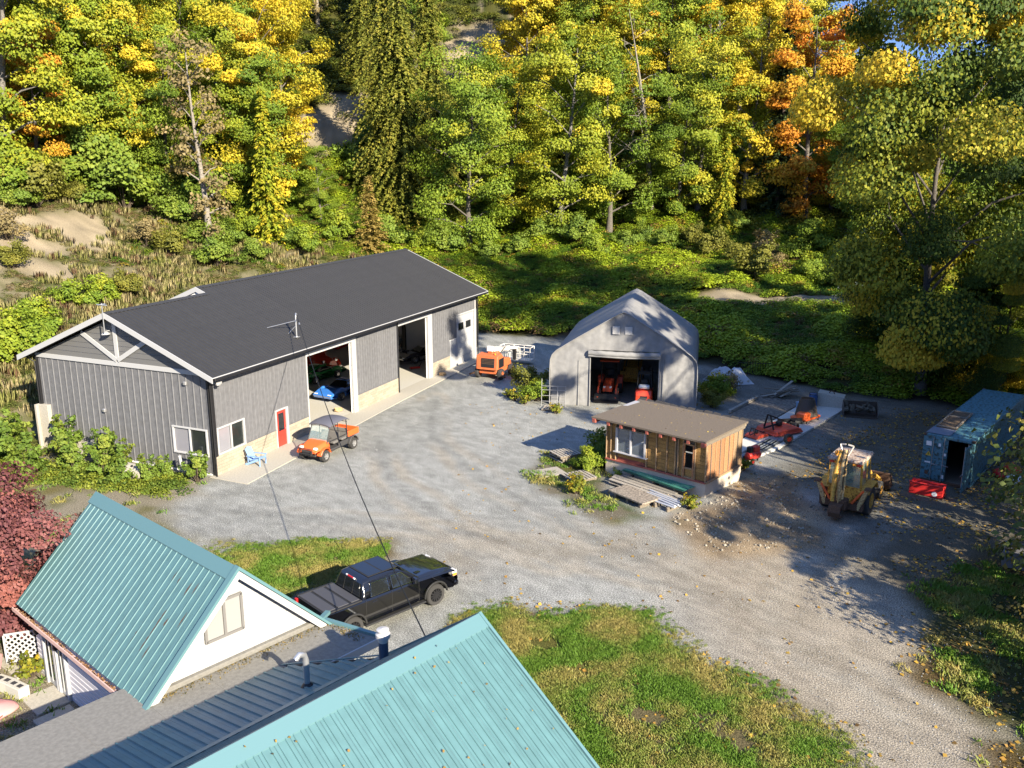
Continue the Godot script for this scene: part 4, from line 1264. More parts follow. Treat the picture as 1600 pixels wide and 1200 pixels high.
	for i in 500:
		var p := U(3.7 - absf(rng.randfn(0, 0.25)), 3.22, rng.randf_range(0.2, 6.2))
		if i % 5 == 0:
			p = U(rng.randf_range(-0.4, 3.8), 3.215, rng.randf_range(0, 6.4))
		xf.append(Transform3D(Basis((Vector3.UP + rdir() * 0.5).normalized(), rng.randf() * 6.0).scaled(Vector3.ONE * rng.randf_range(0.05, 0.11)), p))
		cols.append(tone([Color(0.2, 0.13, 0.04), Color(0.5, 0.36, 0.06), Color(0.3, 0.22, 0.1)], rng.randf()))
	meta(many("leaf_litter", leaf_one(), leaf_mat("leaf", 0.5), xf, cols, rr), "", "", "", "stuff")

# ---------------------------------------------------------------- fabric shelter
func build_tent() -> void:
	var s := thing("fabric_shelter", "grey fabric garage shelter with peaked roof and its front door rolled up", "shelter", P(2.627, 0, 59.98), -0.208)
	var cloth := mat("cloth", 0.262, 0.26, 0.256, 0.75, 0, noise_tex("cloudy", 0.012, 0.84, 1.0), 0.3, bump_tex("fold", 0.008, 3.0), 0.25)
	cloth.cull_mode = BaseMaterial3D.CULL_DISABLED
	var Wd := 9.83
	var D := 11.46
	var hull := [Vector2(-0.02, 0.02), Vector2(-0.03, 1.2), Vector2(-0.03, 2.4), Vector2(0.0, 3.15), Vector2(0.12, 3.5), Vector2(0.42, 3.82), Vector2(1.6, 4.6), Vector2(3.2, 5.58), Vector2(4.55, 6.42), Vector2(4.915, 6.58)]
	for i in range(8, -1, -1):
		hull.append(Vector2(Wd - hull[i].x, hull[i].y))
	var skin := func(off: float) -> Array:
		var rings := []
		for j in 30:
			var v := D * j / 29.0
			var row := PackedVector3Array()
			for i in hull.size():
				var p: Vector2 = hull[i]
				var bow := sin(PI * fmod(v / D * 4.0, 1.0)) * 0.06
				var q := Vector2(p.x - Wd * 0.5, p.y - 3.0)
				var k := 1.0 - bow * 0.09 * (3.0 if i > 4 and i < 14 else 1.0) - off * 0.01
				var nz := noise2.get_noise_3d(p.x * 30, p.y * 40, v * 12) * 0.05
				q = q * (k + nz * 0.11)
				if j == 0 and i > 3 and i < 15:
					q *= 1.004
				row.append(U(q.x + Wd * 0.5, maxf(q.y + 3.0, 0.0), v - 0.12))
			rings.append(row)
		return rings
	obj("roof_cover", B.new().loft(skin.call(0.0), false, false), cloth, s)
	# front wall as cloth panels round the door opening
	var front := func(u0: float, u1: float, f0: Callable, f1: Callable, cu: int, ch: int) -> B:
		var rows := []
		for j in ch + 1:
			var row := PackedVector3Array()
			for i in cu + 1:
				var u := lerpf(u0, u1, i / float(cu))
				var h: float = lerpf(f0.call(u), f1.call(u), j / float(ch))
				var o := noise2.get_noise_2d(u * 60, h * 14) * 0.07 + noise2.get_noise_2d(u * 200, h * 30) * 0.025
				row.append(U(u, h, o))
			rows.append(row)
		return B.new().loft(rows, false, false, true, Vector3(0, 0, 1))
	var top := func(u: float) -> float:
		var t := minf(u, Wd - u)
		for i in 9:
			if t <= hull[i + 1].x and hull[i + 1].x > hull[i].x:
				return lerpf(hull[i].y, hull[i + 1].y, (t - hull[i].x) / (hull[i + 1].x - hull[i].x)) - 0.02
		return 3.2
	var low := func(_u: float) -> float: return 0.02
	var head := func(_u: float) -> float: return 3.95
	obj("front_panel", front.call(0.0, 2.7, low, top, 22, 22), cloth, s)
	obj("front_panel", front.call(7.35, Wd, low, top, 22, 22), cloth, s)
	obj("front_panel", front.call(2.7, 7.35, head, top, 30, 14), cloth, s)
	# seam flaps beside the door, rolled door, vents
	for u in [1.95, 2.72, 7.36, 7.62]:
		obj("seam_flap", B.new().cb(U(u, 1.6 if u < 2 else 1.98, -0.06), Vector3(0.09, 3.2 if u < 2 else 3.95, 0.05), 0.02), cloth, s)
	var rl := []
	for i in 25:
		var u := lerpf(2.62, 7.42, i / 24.0)
		rl.append(U(u, 3.78 + sin(i * 1.9) * 0.012 - 0.05 * sin(PI * i / 24.0), -0.16))
	var roll := obj("rolled_door", B.new().tube(rl, [0.17, 0.18, 0.165, 0.185], 12), cloth, s)
	for q in [[0.0, 0.19], [-0.2, 0.1]]:
		obj("fold", B.new().tube([U(2.62, 3.78 + q[0], -0.16 - q[1] * 0.4), U(5, 3.72 + q[0], -0.18 - q[1] * 0.4), U(7.42, 3.78 + q[0], -0.16 - q[1] * 0.4)], [0.07], 8), cloth, roll)
	for u in [4.42, 5.25]:
		obj("vent_flap", B.new().cb(U(u, 5.35, -0.07), Vector3(0.5, 0.55, 0.05), 0.02), mat("cloth_pale", 0.42, 0.41, 0.39, 0.8), s)
	# edge welt along the front arch
	var welt := []
	for p in hull:
		welt.append(U(p.x, p.y + 0.02, -0.14))
	obj("edge_welt", B.new().tube(welt, [0.035], 6), cloth, s)
	# back wall with a clear window, and the steel arches
	var bw := B.new()
	bw.plate([U(0, 0, D - 0.3), U(5.9, 0, D - 0.3), U(5.9, 5.5, D - 0.3), U(4.9, 6.4, D - 0.3), U(0.3, 3.7, D - 0.3)], Vector3(0, 0, -0.02))
	bw.plate([U(7.1, 0, D - 0.3), U(Wd, 0, D - 0.3), U(Wd - 0.3, 3.7, D - 0.3), U(7.1, 5.0, D - 0.3)], Vector3(0, 0, -0.02))
	bw.plate([U(5.9, 0, D - 0.3), U(7.1, 0, D - 0.3), U(7.1, 1.3, D - 0.3), U(5.9, 1.3, D - 0.3)], Vector3(0, 0, -0.02))
	bw.plate([U(5.9, 2.9, D - 0.3), U(7.1, 2.9, D - 0.3), U(7.1, 5.0, D - 0.3), U(5.9, 5.5, D - 0.3)], Vector3(0, 0, -0.02))
	obj("back_wall", bw, cloth, s)
	for v in [0.3, 2.9, 5.6, 8.3, 10.9]:
		var pts := []
		for p in hull:
			pts.append(U(Wd * 0.5 + (p.x - Wd * 0.5) * 0.97, p.y * 0.975, v))
		obj("arch", B.new().tube(pts, [0.04], 6), mat("galvanised", 0, 0, 0), s)

# ---------------------------------------------------------------- shipping container
func build_container() -> void:
	var turn := -0.696
	var at := P(21.53, 0, 44.94)
	var s := thing("shipping_container", "long blue-green shipping container with one door open, under the big maple", "shipping container", at, turn)
	var paint := mat("box_paint", 0.07, 0.19, 0.235, 0.55, 0.0, noise_tex("rusty", 0.02, 0.55, 1.0), 0.4)
	var rust := mat("rust", 0, 0, 0)
	var W := 2.44
	var Hh := 2.59
	var D := 12.19
	var b := B.new()
	for sd in [0.06, W - 0.06]:
		var v := 0.15
		var i := 0
		var out := -1.0 if sd < 1 else 1.0
		var ph := [0.0, 1.0, 1.0, 0.0]
		var ln := [0.07, 0.068, 0.072, 0.068]
		while v < D - 0.15:
			var o0: float = ph[i % 4] * -0.036 * out
			var o1: float = ph[(i + 1) % 4] * -0.036 * out
			var v1 := v + float(ln[i % 4])
			b.quad(U(sd + o0, 0.15, v), U(sd + o1, 0.15, v1), U(sd + o1, Hh - 0.08, v1), U(sd + o0, Hh - 0.08, v), Vector3(out, 0, 0))
			v = v1
			i += 1
	obj("side_wall", b, paint, s)
	obj("end_wall", B.new().span(U(0.05, 0.1, D - 0.08), U(W - 0.05, Hh - 0.05, D - 0.03)), paint, s)
	var rf := B.new()
	var v := 0.1
	while v < D - 0.2:
		rf.hexa([U(0.06, Hh - 0.05, v), U(W - 0.06, Hh - 0.05, v), U(W - 0.06, Hh - 0.05, v + 0.2), U(0.06, Hh - 0.05, v + 0.2), U(0.06, Hh - 0.012, v + 0.03), U(W - 0.06, Hh - 0.012, v + 0.03), U(W - 0.06, Hh - 0.012, v + 0.17), U(0.06, Hh - 0.012, v + 0.17)])
		v += 0.21
	rf.span(U(0.05, Hh - 0.08, 0.05), U(W - 0.05, Hh - 0.045, D - 0.05))
	obj("roof", rf, paint, s)
	obj("floor", B.new().span(U(0.06, 0.05, 0.1), U(W - 0.06, 0.16, D - 0.1)), mat("grey_wood", 0, 0, 0), s)
	var inside_m := mat("box_inside", 0.06, 0.07, 0.075, 0.8)
	obj("lining", B.new().span(U(0.11, 0.16, 0.2), U(0.13, Hh - 0.1, D - 0.1)).span(U(W - 0.13, 0.16, 0.2), U(W - 0.11, Hh - 0.1, D - 0.1)), inside_m, s)
	for u in [0.07, W - 0.07]:
		for vv in [0.07, D - 0.07]:
			obj("corner_post", B.new().cb(U(u, Hh * 0.5, vv), Vector3(0.15, Hh, 0.15), 0.02), paint, s)
			for h in [0.07, Hh - 0.06]:
				obj("corner_casting", B.new().cb(U(u, h, vv), Vector3(0.17, 0.13, 0.17), 0.015), rust, s)
		for h in [0.1, Hh - 0.06]:
			obj("side_rail", B.new().cb(U(u, h, D * 0.5), Vector3(0.1, 0.12, D - 0.3), 0.015), paint, s)
	obj("header", B.new().cb(U(W * 0.5, Hh - 0.08, 0.05), Vector3(W - 0.1, 0.16, 0.13), 0.02), paint, s)
	obj("door_sill", B.new().cb(U(W * 0.5, 0.08, 0.05), Vector3(W - 0.1, 0.16, 0.13), 0.02), rust, s)
	for leaf in 2:
		var d := Node3D.new()
		d.name = numbered(s, "door")
		s.add_child(d)
		if leaf == 0:
			d.position = U(0.09, 0, -0.0)
		else:
			d.position = U(W - 0.09, 0, -0.03)
			d.rotation.y = -PI + deg_to_rad(88)
		var wd := 1.12
		var sgn := 1.0
		obj("leaf", B.new().cb(Vector3(wd * 0.5 * sgn, 1.32, 0.0), Vector3(wd, 2.32, 0.05), 0.008), paint, d)
		for i in 4:
			obj("door_panel", B.new().cb(Vector3(wd * 0.5 * sgn, 0.5 + i * 0.56, 0.03), Vector3(wd - 0.12, 0.48, 0.025), 0.012), paint, d)
			obj("door_panel", B.new().cb(Vector3(wd * 0.5 * sgn, 0.5 + i * 0.56, -0.03), Vector3(wd - 0.12, 0.48, 0.025), 0.012), paint, d)
		for u in [0.42, 0.95]:
			var o := obj("lock_bar", B.new().rod(Vector3(u, 0.14, 0.075), Vector3(u, 2.52, 0.075), 0.02, 8), mat("galvanised", 0, 0, 0), d)
			for h in [0.3, 1.0, 2.3]:
				obj("bracket", B.new().cb(Vector3(u, h, 0.06), Vector3(0.12, 0.08, 0.06), 0.01), paint, o)
			obj("handle", B.new().bar(Vector3(u, 1.05, 0.1), Vector3(u + 0.3, 1.02, 0.1), 0.03, 0.03), mat("galvanised", 0, 0, 0), o)
		if leaf == 0:
			var lab := mat("label_white", 0.75, 0.75, 0.73, 0.6)
			obj("label", B.new().bx(Vector3(0.2, 2.1, 0.047), Vector3(0.26, 0.24, 0.004)), lab, d)
			obj("label", B.new().bx(Vector3(0.72, 2.1, 0.047), Vector3(0.12, 0.16, 0.004)), lab, d)
			obj("label", B.new().bx(Vector3(0.22, 1.08, 0.047), Vector3(0.28, 0.08, 0.004)), lab, d)
			obj("label", B.new().bx(Vector3(1.0, 1.62, 0.05), Vector3(0.14, 0.14, 0.004)), lab, d)
			obj("label", B.new().bx(Vector3(1.02, 0.42, 0.05), Vector3(0.1, 0.2, 0.004)), lab, d)
			obj("warning_triangle", B.new().plate([Vector3(0.08, 1.44, 0.046), Vector3(0.36, 1.44, 0.046), Vector3(0.22, 1.68, 0.046)], Vector3(0, 0, 0.005)), mat("sign_yellow", 0.62, 0.42, 0.03, 0.6), d)
			obj("warning_bolt", B.new().plate([Vector3(0.2, 1.47, 0.052), Vector3(0.24, 1.47, 0.052), Vector3(0.235, 1.6, 0.052), Vector3(0.205, 1.6, 0.052)], Vector3(0, 0, 0.003)), mat("dark_metal", 0, 0, 0), d)
			obj("rust_patch", B.new().plate([Vector3(0.12, 0.42, 0.046), Vector3(0.28, 0.4, 0.046), Vector3(0.31, 0.6, 0.046), Vector3(0.14, 0.64, 0.046)], Vector3(0, 0, 0.003)), rust, d)
	# framed board lying on its roof
	var t := thing("old_door", "old brown framed door lying on top of the container", "door", at + Basis(Vector3.UP, turn) * U(0.62, Hh + 0.005, 3.3), turn + 0.03)
	obj("panel", B.new().cb(Vector3(0, 0.05, 0), Vector3(1.0, 0.06, 3.7), 0.01), mat("brown_board", 0.17, 0.11, 0.06, 0.8, 0, noise_tex("grain", 0, 0, 0), 1.0), t)
	for x in [-0.46, 0.46]:
		obj("frame", B.new().cb(Vector3(x, 0.1, 0), Vector3(0.1, 0.06, 3.7), 0.01), mat("grey_wood", 0, 0, 0), t)
	for z in [-1.8, -0.6, 1.8]:
		obj("frame", B.new().cb(Vector3(0, 0.1, z), Vector3(0.82, 0.06, 0.12), 0.01), mat("grey_wood", 0, 0, 0), t)
	var q := thing("sheet_metal", "bluish metal sheet under the old door at the container's front edge", "metal sheet", at + Basis(Vector3.UP, turn) * U(0.62, Hh + 0.005, 0.8), turn)
	obj("sheet", B.new().cb(Vector3(0, 0.02, 0), Vector3(1.15, 0.03, 1.2), 0.008), mat("sheet_blue", 0.22, 0.24, 0.3, 0.5, 0.3), q)

# ---------------------------------------------------------------- vehicles
func wheel(t: Node, at: Vector3, r: float, w: float, rim: Material, spokes := 6, share := 0.6, side := 1.0) -> void:
	var rubber := mat("rubber", 0.035, 0.034, 0.033, 0.85)
	var o := at - Vector3(0, 0, w * 0.5)
	var wl := obj("wheel", B.new().lathe(o, Vector3(0, 0, 1), [Vector2(r * share, 0.01), Vector2(r * 0.93, 0.0), Vector2(r, w * 0.18), Vector2(r, w * 0.82), Vector2(r * 0.93, w), Vector2(r * share, w - 0.01)], 26), rubber, t)
	var k := r * share
	var face := at + Vector3(0, 0, side * (w * 0.5 - 0.02))
	var b := B.new().lathe(o, Vector3(0, 0, 1), [Vector2(k * 1.04, 0.0), Vector2(k * 0.9, w * 0.25), Vector2(k * 0.9, w * 0.75), Vector2(k * 1.04, w)], 22)
	for i in spokes:
		var a := TAU * i / spokes
		var d := Vector3(cos(a), sin(a), 0)
		b.bar(face - Vector3(0, 0, side * 0.03), face + d * k * 0.98, k * 0.24, 0.04, Vector3(0, 0, 1))
	b.lathe(face - Vector3(0, 0, side * 0.05), Vector3(0, 0, side), [Vector2(k * 0.3, 0), Vector2(k * 0.26, 0.06), Vector2(0.0, 0.07)], 12)
	b.lathe(at - Vector3(0, 0, side * w * 0.1), Vector3(0, 0, side), [Vector2(0, 0), Vector2(k * 0.9, 0.001), Vector2(k * 0.9, 0.005)], 20)
	obj("rim", b, rim, wl)

func arc(cx: float, cy: float, r: float, a0: float, a1: float, k: int) -> PackedVector2Array:
	var p := PackedVector2Array()
	for i in k + 1:
		var a := deg_to_rad(lerpf(a0, a1, i / float(k)))
		p.append(Vector2(cx + r * cos(a), cy + r * sin(a)))
	return p

func ring(x: float, y0: float, y1: float, w0: float, w1: float, round_: float) -> PackedVector3Array:
	# trapezoid section with rounded shoulders, open to below
	var p := PackedVector3Array()
	for s in [1.0, -1.0]:
		var q := [Vector2(w0, y0), Vector2(lerpf(w0, w1, 0.5), lerpf(y0, y1, 0.5)), Vector2(w1, y1 - round_), Vector2(w1 - round_ * 0.4, y1 - round_ * 0.3), Vector2(w1 - round_ * 1.3, y1)]
		if s < 0:
			q.reverse()
		for e in q:
			p.append(Vector3(x, e.y, e.x * s))
	return p

func build_pickup() -> void:
	var t := thing("pickup_truck", "black crew-cab pickup truck with a folding bed cover parked beside the lawn", "pickup truck", P(-4.85, 0, 30.69), 0.754)
	var black := mat("black_paint", 0.008, 0.009, 0.013, 0.12, 0.0)
	black.clearcoat_enabled = true
	black.clearcoat = 1.0
	black.clearcoat_roughness = 0.03
	var trim := mat("black_trim", 0.012, 0.012, 0.013, 0.5)
	var pane := mat("tinted_glass", 0.012, 0.014, 0.015, 0.03, 0.0)
	pane.metallic_specular = 0.7
	var chrome := mat("chrome", 0.6, 0.6, 0.62, 0.15, 1.0)
	# lower body with wheel openings
	var side := PackedVector2Array([Vector2(2.62, 0.42), Vector2(2.85, 0.55), Vector2(2.9, 0.8), Vector2(2.82, 1.08), Vector2(2.6, 1.2), Vector2(1.05, 1.3), Vector2(0.9, 1.3), Vector2(-1.2, 1.32), Vector2(-3.02, 1.34), Vector2(-3.06, 0.6), Vector2(-2.95, 0.5), Vector2(-2.4, 0.5)])
	side.append_array(arc(-1.91, 0.42, 0.5, 170, 10, 10))
	side.append_array(PackedVector2Array([Vector2(-1.38, 0.42), Vector2(1.26, 0.42)]))
	side.append_array(arc(1.78, 0.42, 0.5, 172, 8, 10))
	var body := obj("body", B.new().slab(side, -0.99, 0.99, 0.06), black, t)
	# hood bulge
	obj("hood", B.new().loft([ring(1.0, 1.2, 1.36, 0.93, 0.86, 0.08), ring(1.6, 1.18, 1.37, 0.93, 0.84, 0.09), ring(2.3, 1.12, 1.29, 0.92, 0.82, 0.1), ring(2.72, 1.05, 1.17, 0.86, 0.74, 0.08)]), black, t)
	for z in [-0.5, 0.5]:
		obj("hood_rib", B.new().bar(Vector3(1.15, 1.37, z), Vector3(2.4, 1.275, z * 0.9), 0.16, 0.03), black, t)
	# cab
	var cab := [ring(1.12, 1.25, 1.3, 0.93, 0.9, 0.02), ring(0.55, 1.25, 1.74, 0.95, 0.78, 0.08), ring(0.25, 1.25, 1.89, 0.95, 0.74, 0.1), ring(-0.2, 1.25, 1.955, 0.95, 0.73, 0.11), ring(-0.9, 1.25, 1.96, 0.95, 0.73, 0.11), ring(-1.28, 1.25, 1.92, 0.95, 0.73, 0.1), ring(-1.46, 1.25, 1.33, 0.94, 0.9, 0.03)]
	obj("cab", B.new().loft(cab), black, t)
	obj("windscreen", B.new().hexa2([Vector3(1.06, 1.335, -0.84), Vector3(1.06, 1.335, 0.84), Vector3(0.38, 1.85, 0.68), Vector3(0.38, 1.85, -0.68)], Vector3(0.02, 0.03, 0)), pane, t)
	obj("rear_window", B.new().hexa2([Vector3(-1.465, 1.38, -0.74), Vector3(-1.465, 1.38, 0.74), Vector3(-1.335, 1.82, 0.62), Vector3(-1.335, 1.82, -0.62)], Vector3(-0.025, 0.01, 0)), pane, t)
	for z in [-0.28, 0.28]:
		obj("window_bar", B.new().bar(Vector3(-1.5, 1.38, z), Vector3(-1.365, 1.81, z), 0.02, 0.012, Vector3(1, 0, 0)), trim, t)
	var bl := obj("brake_light", B.new().cb(Vector3(-1.33, 1.885, 0), Vector3(0.05, 0.06, 0.36), 0.012), mat("red_lens", 0.5, 0.02, 0.02, 0.15), t)
	for z in [-0.23, 0.23]:
		obj("cargo_lamp", B.new().cb(Vector3(-1.33, 1.885, z), Vector3(0.05, 0.06, 0.1), 0.012), mat("clear_lens", 0.75, 0.75, 0.75, 0.1), bl)
	for q in [[-0.62, 0.56], [0.0, 0.58]]:
		obj("sunroof", B.new().cb(Vector3(q[0] - 0.05, 1.972, 0), Vector3(q[1], 0.02, 1.14), 0.008), pane, t)
	obj("sunroof_frame", B.new().cb(Vector3(-0.36, 1.967, 0), Vector3(1.3, 0.014, 1.24), 0.005), trim, t)
	for s in [-1.0, 1.0]:
		var zz := func(y: float, out: float) -> float: return s * (lerpf(0.955, 0.76, clampf((y - 1.25) / 0.6, 0, 1)) + out)
		for w in [[-1.12, -0.32, -1.02, -0.34], [-0.16, 0.78, -0.18, 0.28]]:
			var ty := 1.8
			var a := [Vector3(w[0], 1.36, zz.call(1.36, 0)), Vector3(w[1], 1.33 if w[1] > 0 else 1.36, zz.call(1.35, 0)), Vector3(w[3], ty, zz.call(ty, 0)), Vector3(w[2], ty, zz.call(ty, 0))]
			var sw := obj("side_window", B.new().hexa2(a, Vector3(0, 0, s * 0.022)), pane, t)
			for i in 4:
				obj("window_trim", B.new().bar(a[i] + Vector3(0, 0, s * 0.025), a[(i + 1) % 4] + Vector3(0, 0, s * 0.025), 0.022, 0.014, Vector3(0, 0, 1)), chrome, sw)
		for x in [-0.24, 0.98, -1.36]:
			obj("door_seam", B.new().span(Vector3(x - 0.006, 0.5, s * 0.985), Vector3(x + 0.006, 1.32, s * 0.992)), trim, body)
		for x in [-1.0, 0.08]:
			obj("door_handle", B.new().cb(Vector3(x, 1.17, s * 1.0), Vector3(0.2, 0.035, 0.03), 0.008), black, body)
		obj("running_board", B.new().cb(Vector3(-0.1, 0.36, s * 0.98), Vector3(2.7, 0.07, 0.2), 0.02), trim, t)
		var mir := obj("mirror", B.new().cb(Vector3(0.72, 1.42, s * 1.1), Vector3(0.14, 0.22, 0.24), 0.04).bar(Vector3(0.74, 1.34, s * 0.95), Vector3(0.74, 1.38, s * 1.06), 0.08, 0.06), black, t)
		obj("headlight", B.new().cb(Vector3(2.74, 1.0, s * 0.82), Vector3(0.22, 0.24, 0.3), 0.04), mat("clear_lens", 0, 0, 0), t)
		obj("marker_lamp", B.new().cb(Vector3(2.7, 0.98, s * 0.985), Vector3(0.18, 0.1, 0.03), 0.012), mat("amber_lens", 0.7, 0.28, 0.03, 0.2), t)
		obj("tail_light", B.new().cb(Vector3(-3.03, 1.08, s * 0.92), Vector3(0.1, 0.42, 0.14), 0.02), mat("red_lens", 0, 0, 0), t)
		for x in [1.78, -1.91]:
			var fl := arc(x, 0.42, 0.5, 178, 2, 12)
			var o2 := arc(x, 0.42, 0.565, 2, 178, 12)
			fl.append_array(o2)
			obj("fender_flare", B.new().slab(fl, s * 0.98 - 0.03, s * 0.98 + 0.045, 0.012), trim, t)
			wheel(t, Vector3(x, 0.42, s * 0.86), 0.42, 0.29, mat("dark_rim", 0.03, 0.03, 0.033, 0.35, 0.5), 12, 0.62, s)
	obj("grille", B.new().cb(Vector3(2.84, 0.9, 0), Vector3(0.1, 0.38, 1.3), 0.03), trim, t)
	obj("bumper", B.new().cb(Vector3(2.86, 0.55, 0), Vector3(0.2, 0.24, 1.9), 0.06), black, t)
	obj("bumper", B.new().cb(Vector3(-3.12, 0.6, 0), Vector3(0.16, 0.2, 1.86), 0.05), black, t)
	# bed rails and three-fold cover
	for s in [-1.0, 1.0]:
		obj("bed_rail", B.new().cb(Vector3(-2.26, 1.355, s * 0.93), Vector3(1.5, 0.05, 0.12), 0.015), trim, t)
	var cover := mat("bed_cover", 0.06, 0.06, 0.066, 0.55)
	var cv := obj("bed_cover", B.new().span(Vector3(-3.02, 1.33, -0.88), Vector3(-1.5, 1.355, 0.88)), trim, t)
	for q in [[-2.96, -2.52], [-2.42, -1.98], [-1.88, -1.54]]:
		obj("cover_panel", B.new().cb(Vector3((q[0] + q[1]) * 0.5, 1.37, 0), Vector3(q[1] - q[0], 0.035, 1.7), 0.012), cover, cv)
	obj("underbody", B.new().span(Vector3(-2.8, 0.32, -0.6), Vector3(2.5, 0.5, 0.6)), trim, t)

# smaller cars inside the workshop: low sports coupe from a side profile
func coupe(called: String, label: String, at: Vector3, turn: float, paint: Material, group := "") -> Node3D:
	var t := thing(called, label, "car", at, turn, group)
	var side := PackedVector2Array([Vector2(2.2, 0.3), Vector2(2.32, 0.5), Vector2(2.1, 0.62), Vector2(1.6, 0.8), Vector2(1.15, 0.82), Vector2(0.5, 0.8), Vector2(-0.6, 0.78), Vector2(-1.3, 0.9), Vector2(-1.8, 0.86), Vector2(-2.2, 0.72), Vector2(-2.25, 0.45), Vector2(-2.1, 0.25), Vector2(-1.68, 0.22)])
	side.append_array(arc(-1.3, 0.33, 0.38, 190, -10, 8))
	side.append_array(PackedVector2Array([Vector2(-0.85, 0.2), Vector2(0.75, 0.2)]))
	side.append_array(arc(1.2, 0.33, 0.38, 190, -10, 8))
	obj("body", B.new().slab(side, -0.88, 0.88, 0.1), paint, t)
	for s in [-1.0, 1.0]:
		for x in [1.2, -1.3]:
			obj("fender", B.new().loft([ring(x - 0.6, 0.6, 0.75, 0.2, 0.1, 0.05), ring(x - 0.25, 0.6, 0.9, 0.22, 0.14, 0.08), ring(x + 0.25, 0.6, 0.9, 0.22, 0.14, 0.08), ring(x + 0.65, 0.55, 0.68, 0.2, 0.1, 0.05)].map(func(r: PackedVector3Array) -> PackedVector3Array:
				var o := PackedVector3Array()
				for p in r:
					o.append(p + Vector3(0, 0, s * 0.68))
				return o)), paint, t)
			wheel(t, Vector3(x, 0.33, s * 0.78), 0.33, 0.22, mat("chrome", 0, 0, 0), 8, 0.62, s)
	obj("cabin_glass", B.new().loft([ring(0.75, 0.75, 0.8, 0.76, 0.7, 0.03), ring(0.2, 0.75, 1.16, 0.76, 0.5, 0.06), ring(-0.4, 0.75, 1.2, 0.76, 0.5, 0.06), ring(-1.0, 0.75, 1.0, 0.74, 0.5, 0.06), ring(-1.7, 0.75, 0.84, 0.7, 0.5, 0.03)]), mat("tinted_glass", 0, 0, 0), t)
	obj("roof", B.new().loft([ring(0.16, 1.1, 1.19, 0.56, 0.5, 0.06), ring(-0.4, 1.12, 1.23, 0.56, 0.5, 0.06), ring(-1.05, 0.95, 1.03, 0.56, 0.48, 0.06), ring(-1.7, 0.8, 0.87, 0.58, 0.5, 0.03)]), paint, t)
	obj("bumper", B.new().cb(Vector3(2.22, 0.45, 0), Vector3(0.14, 0.08, 1.5), 0.02), mat("chrome", 0, 0, 0), t)
	obj("bumper", B.new().cb(Vector3(-2.24, 0.5, 0), Vector3(0.1, 0.08, 1.5), 0.02), mat("chrome", 0, 0, 0), t)
	for s in [-0.6, 0.6]:
		obj("headlight", B.new().cb(Vector3(2.18, 0.56, s), Vector3(0.1, 0.08, 0.3), 0.02), mat("clear_lens", 0, 0, 0), t)
	return t

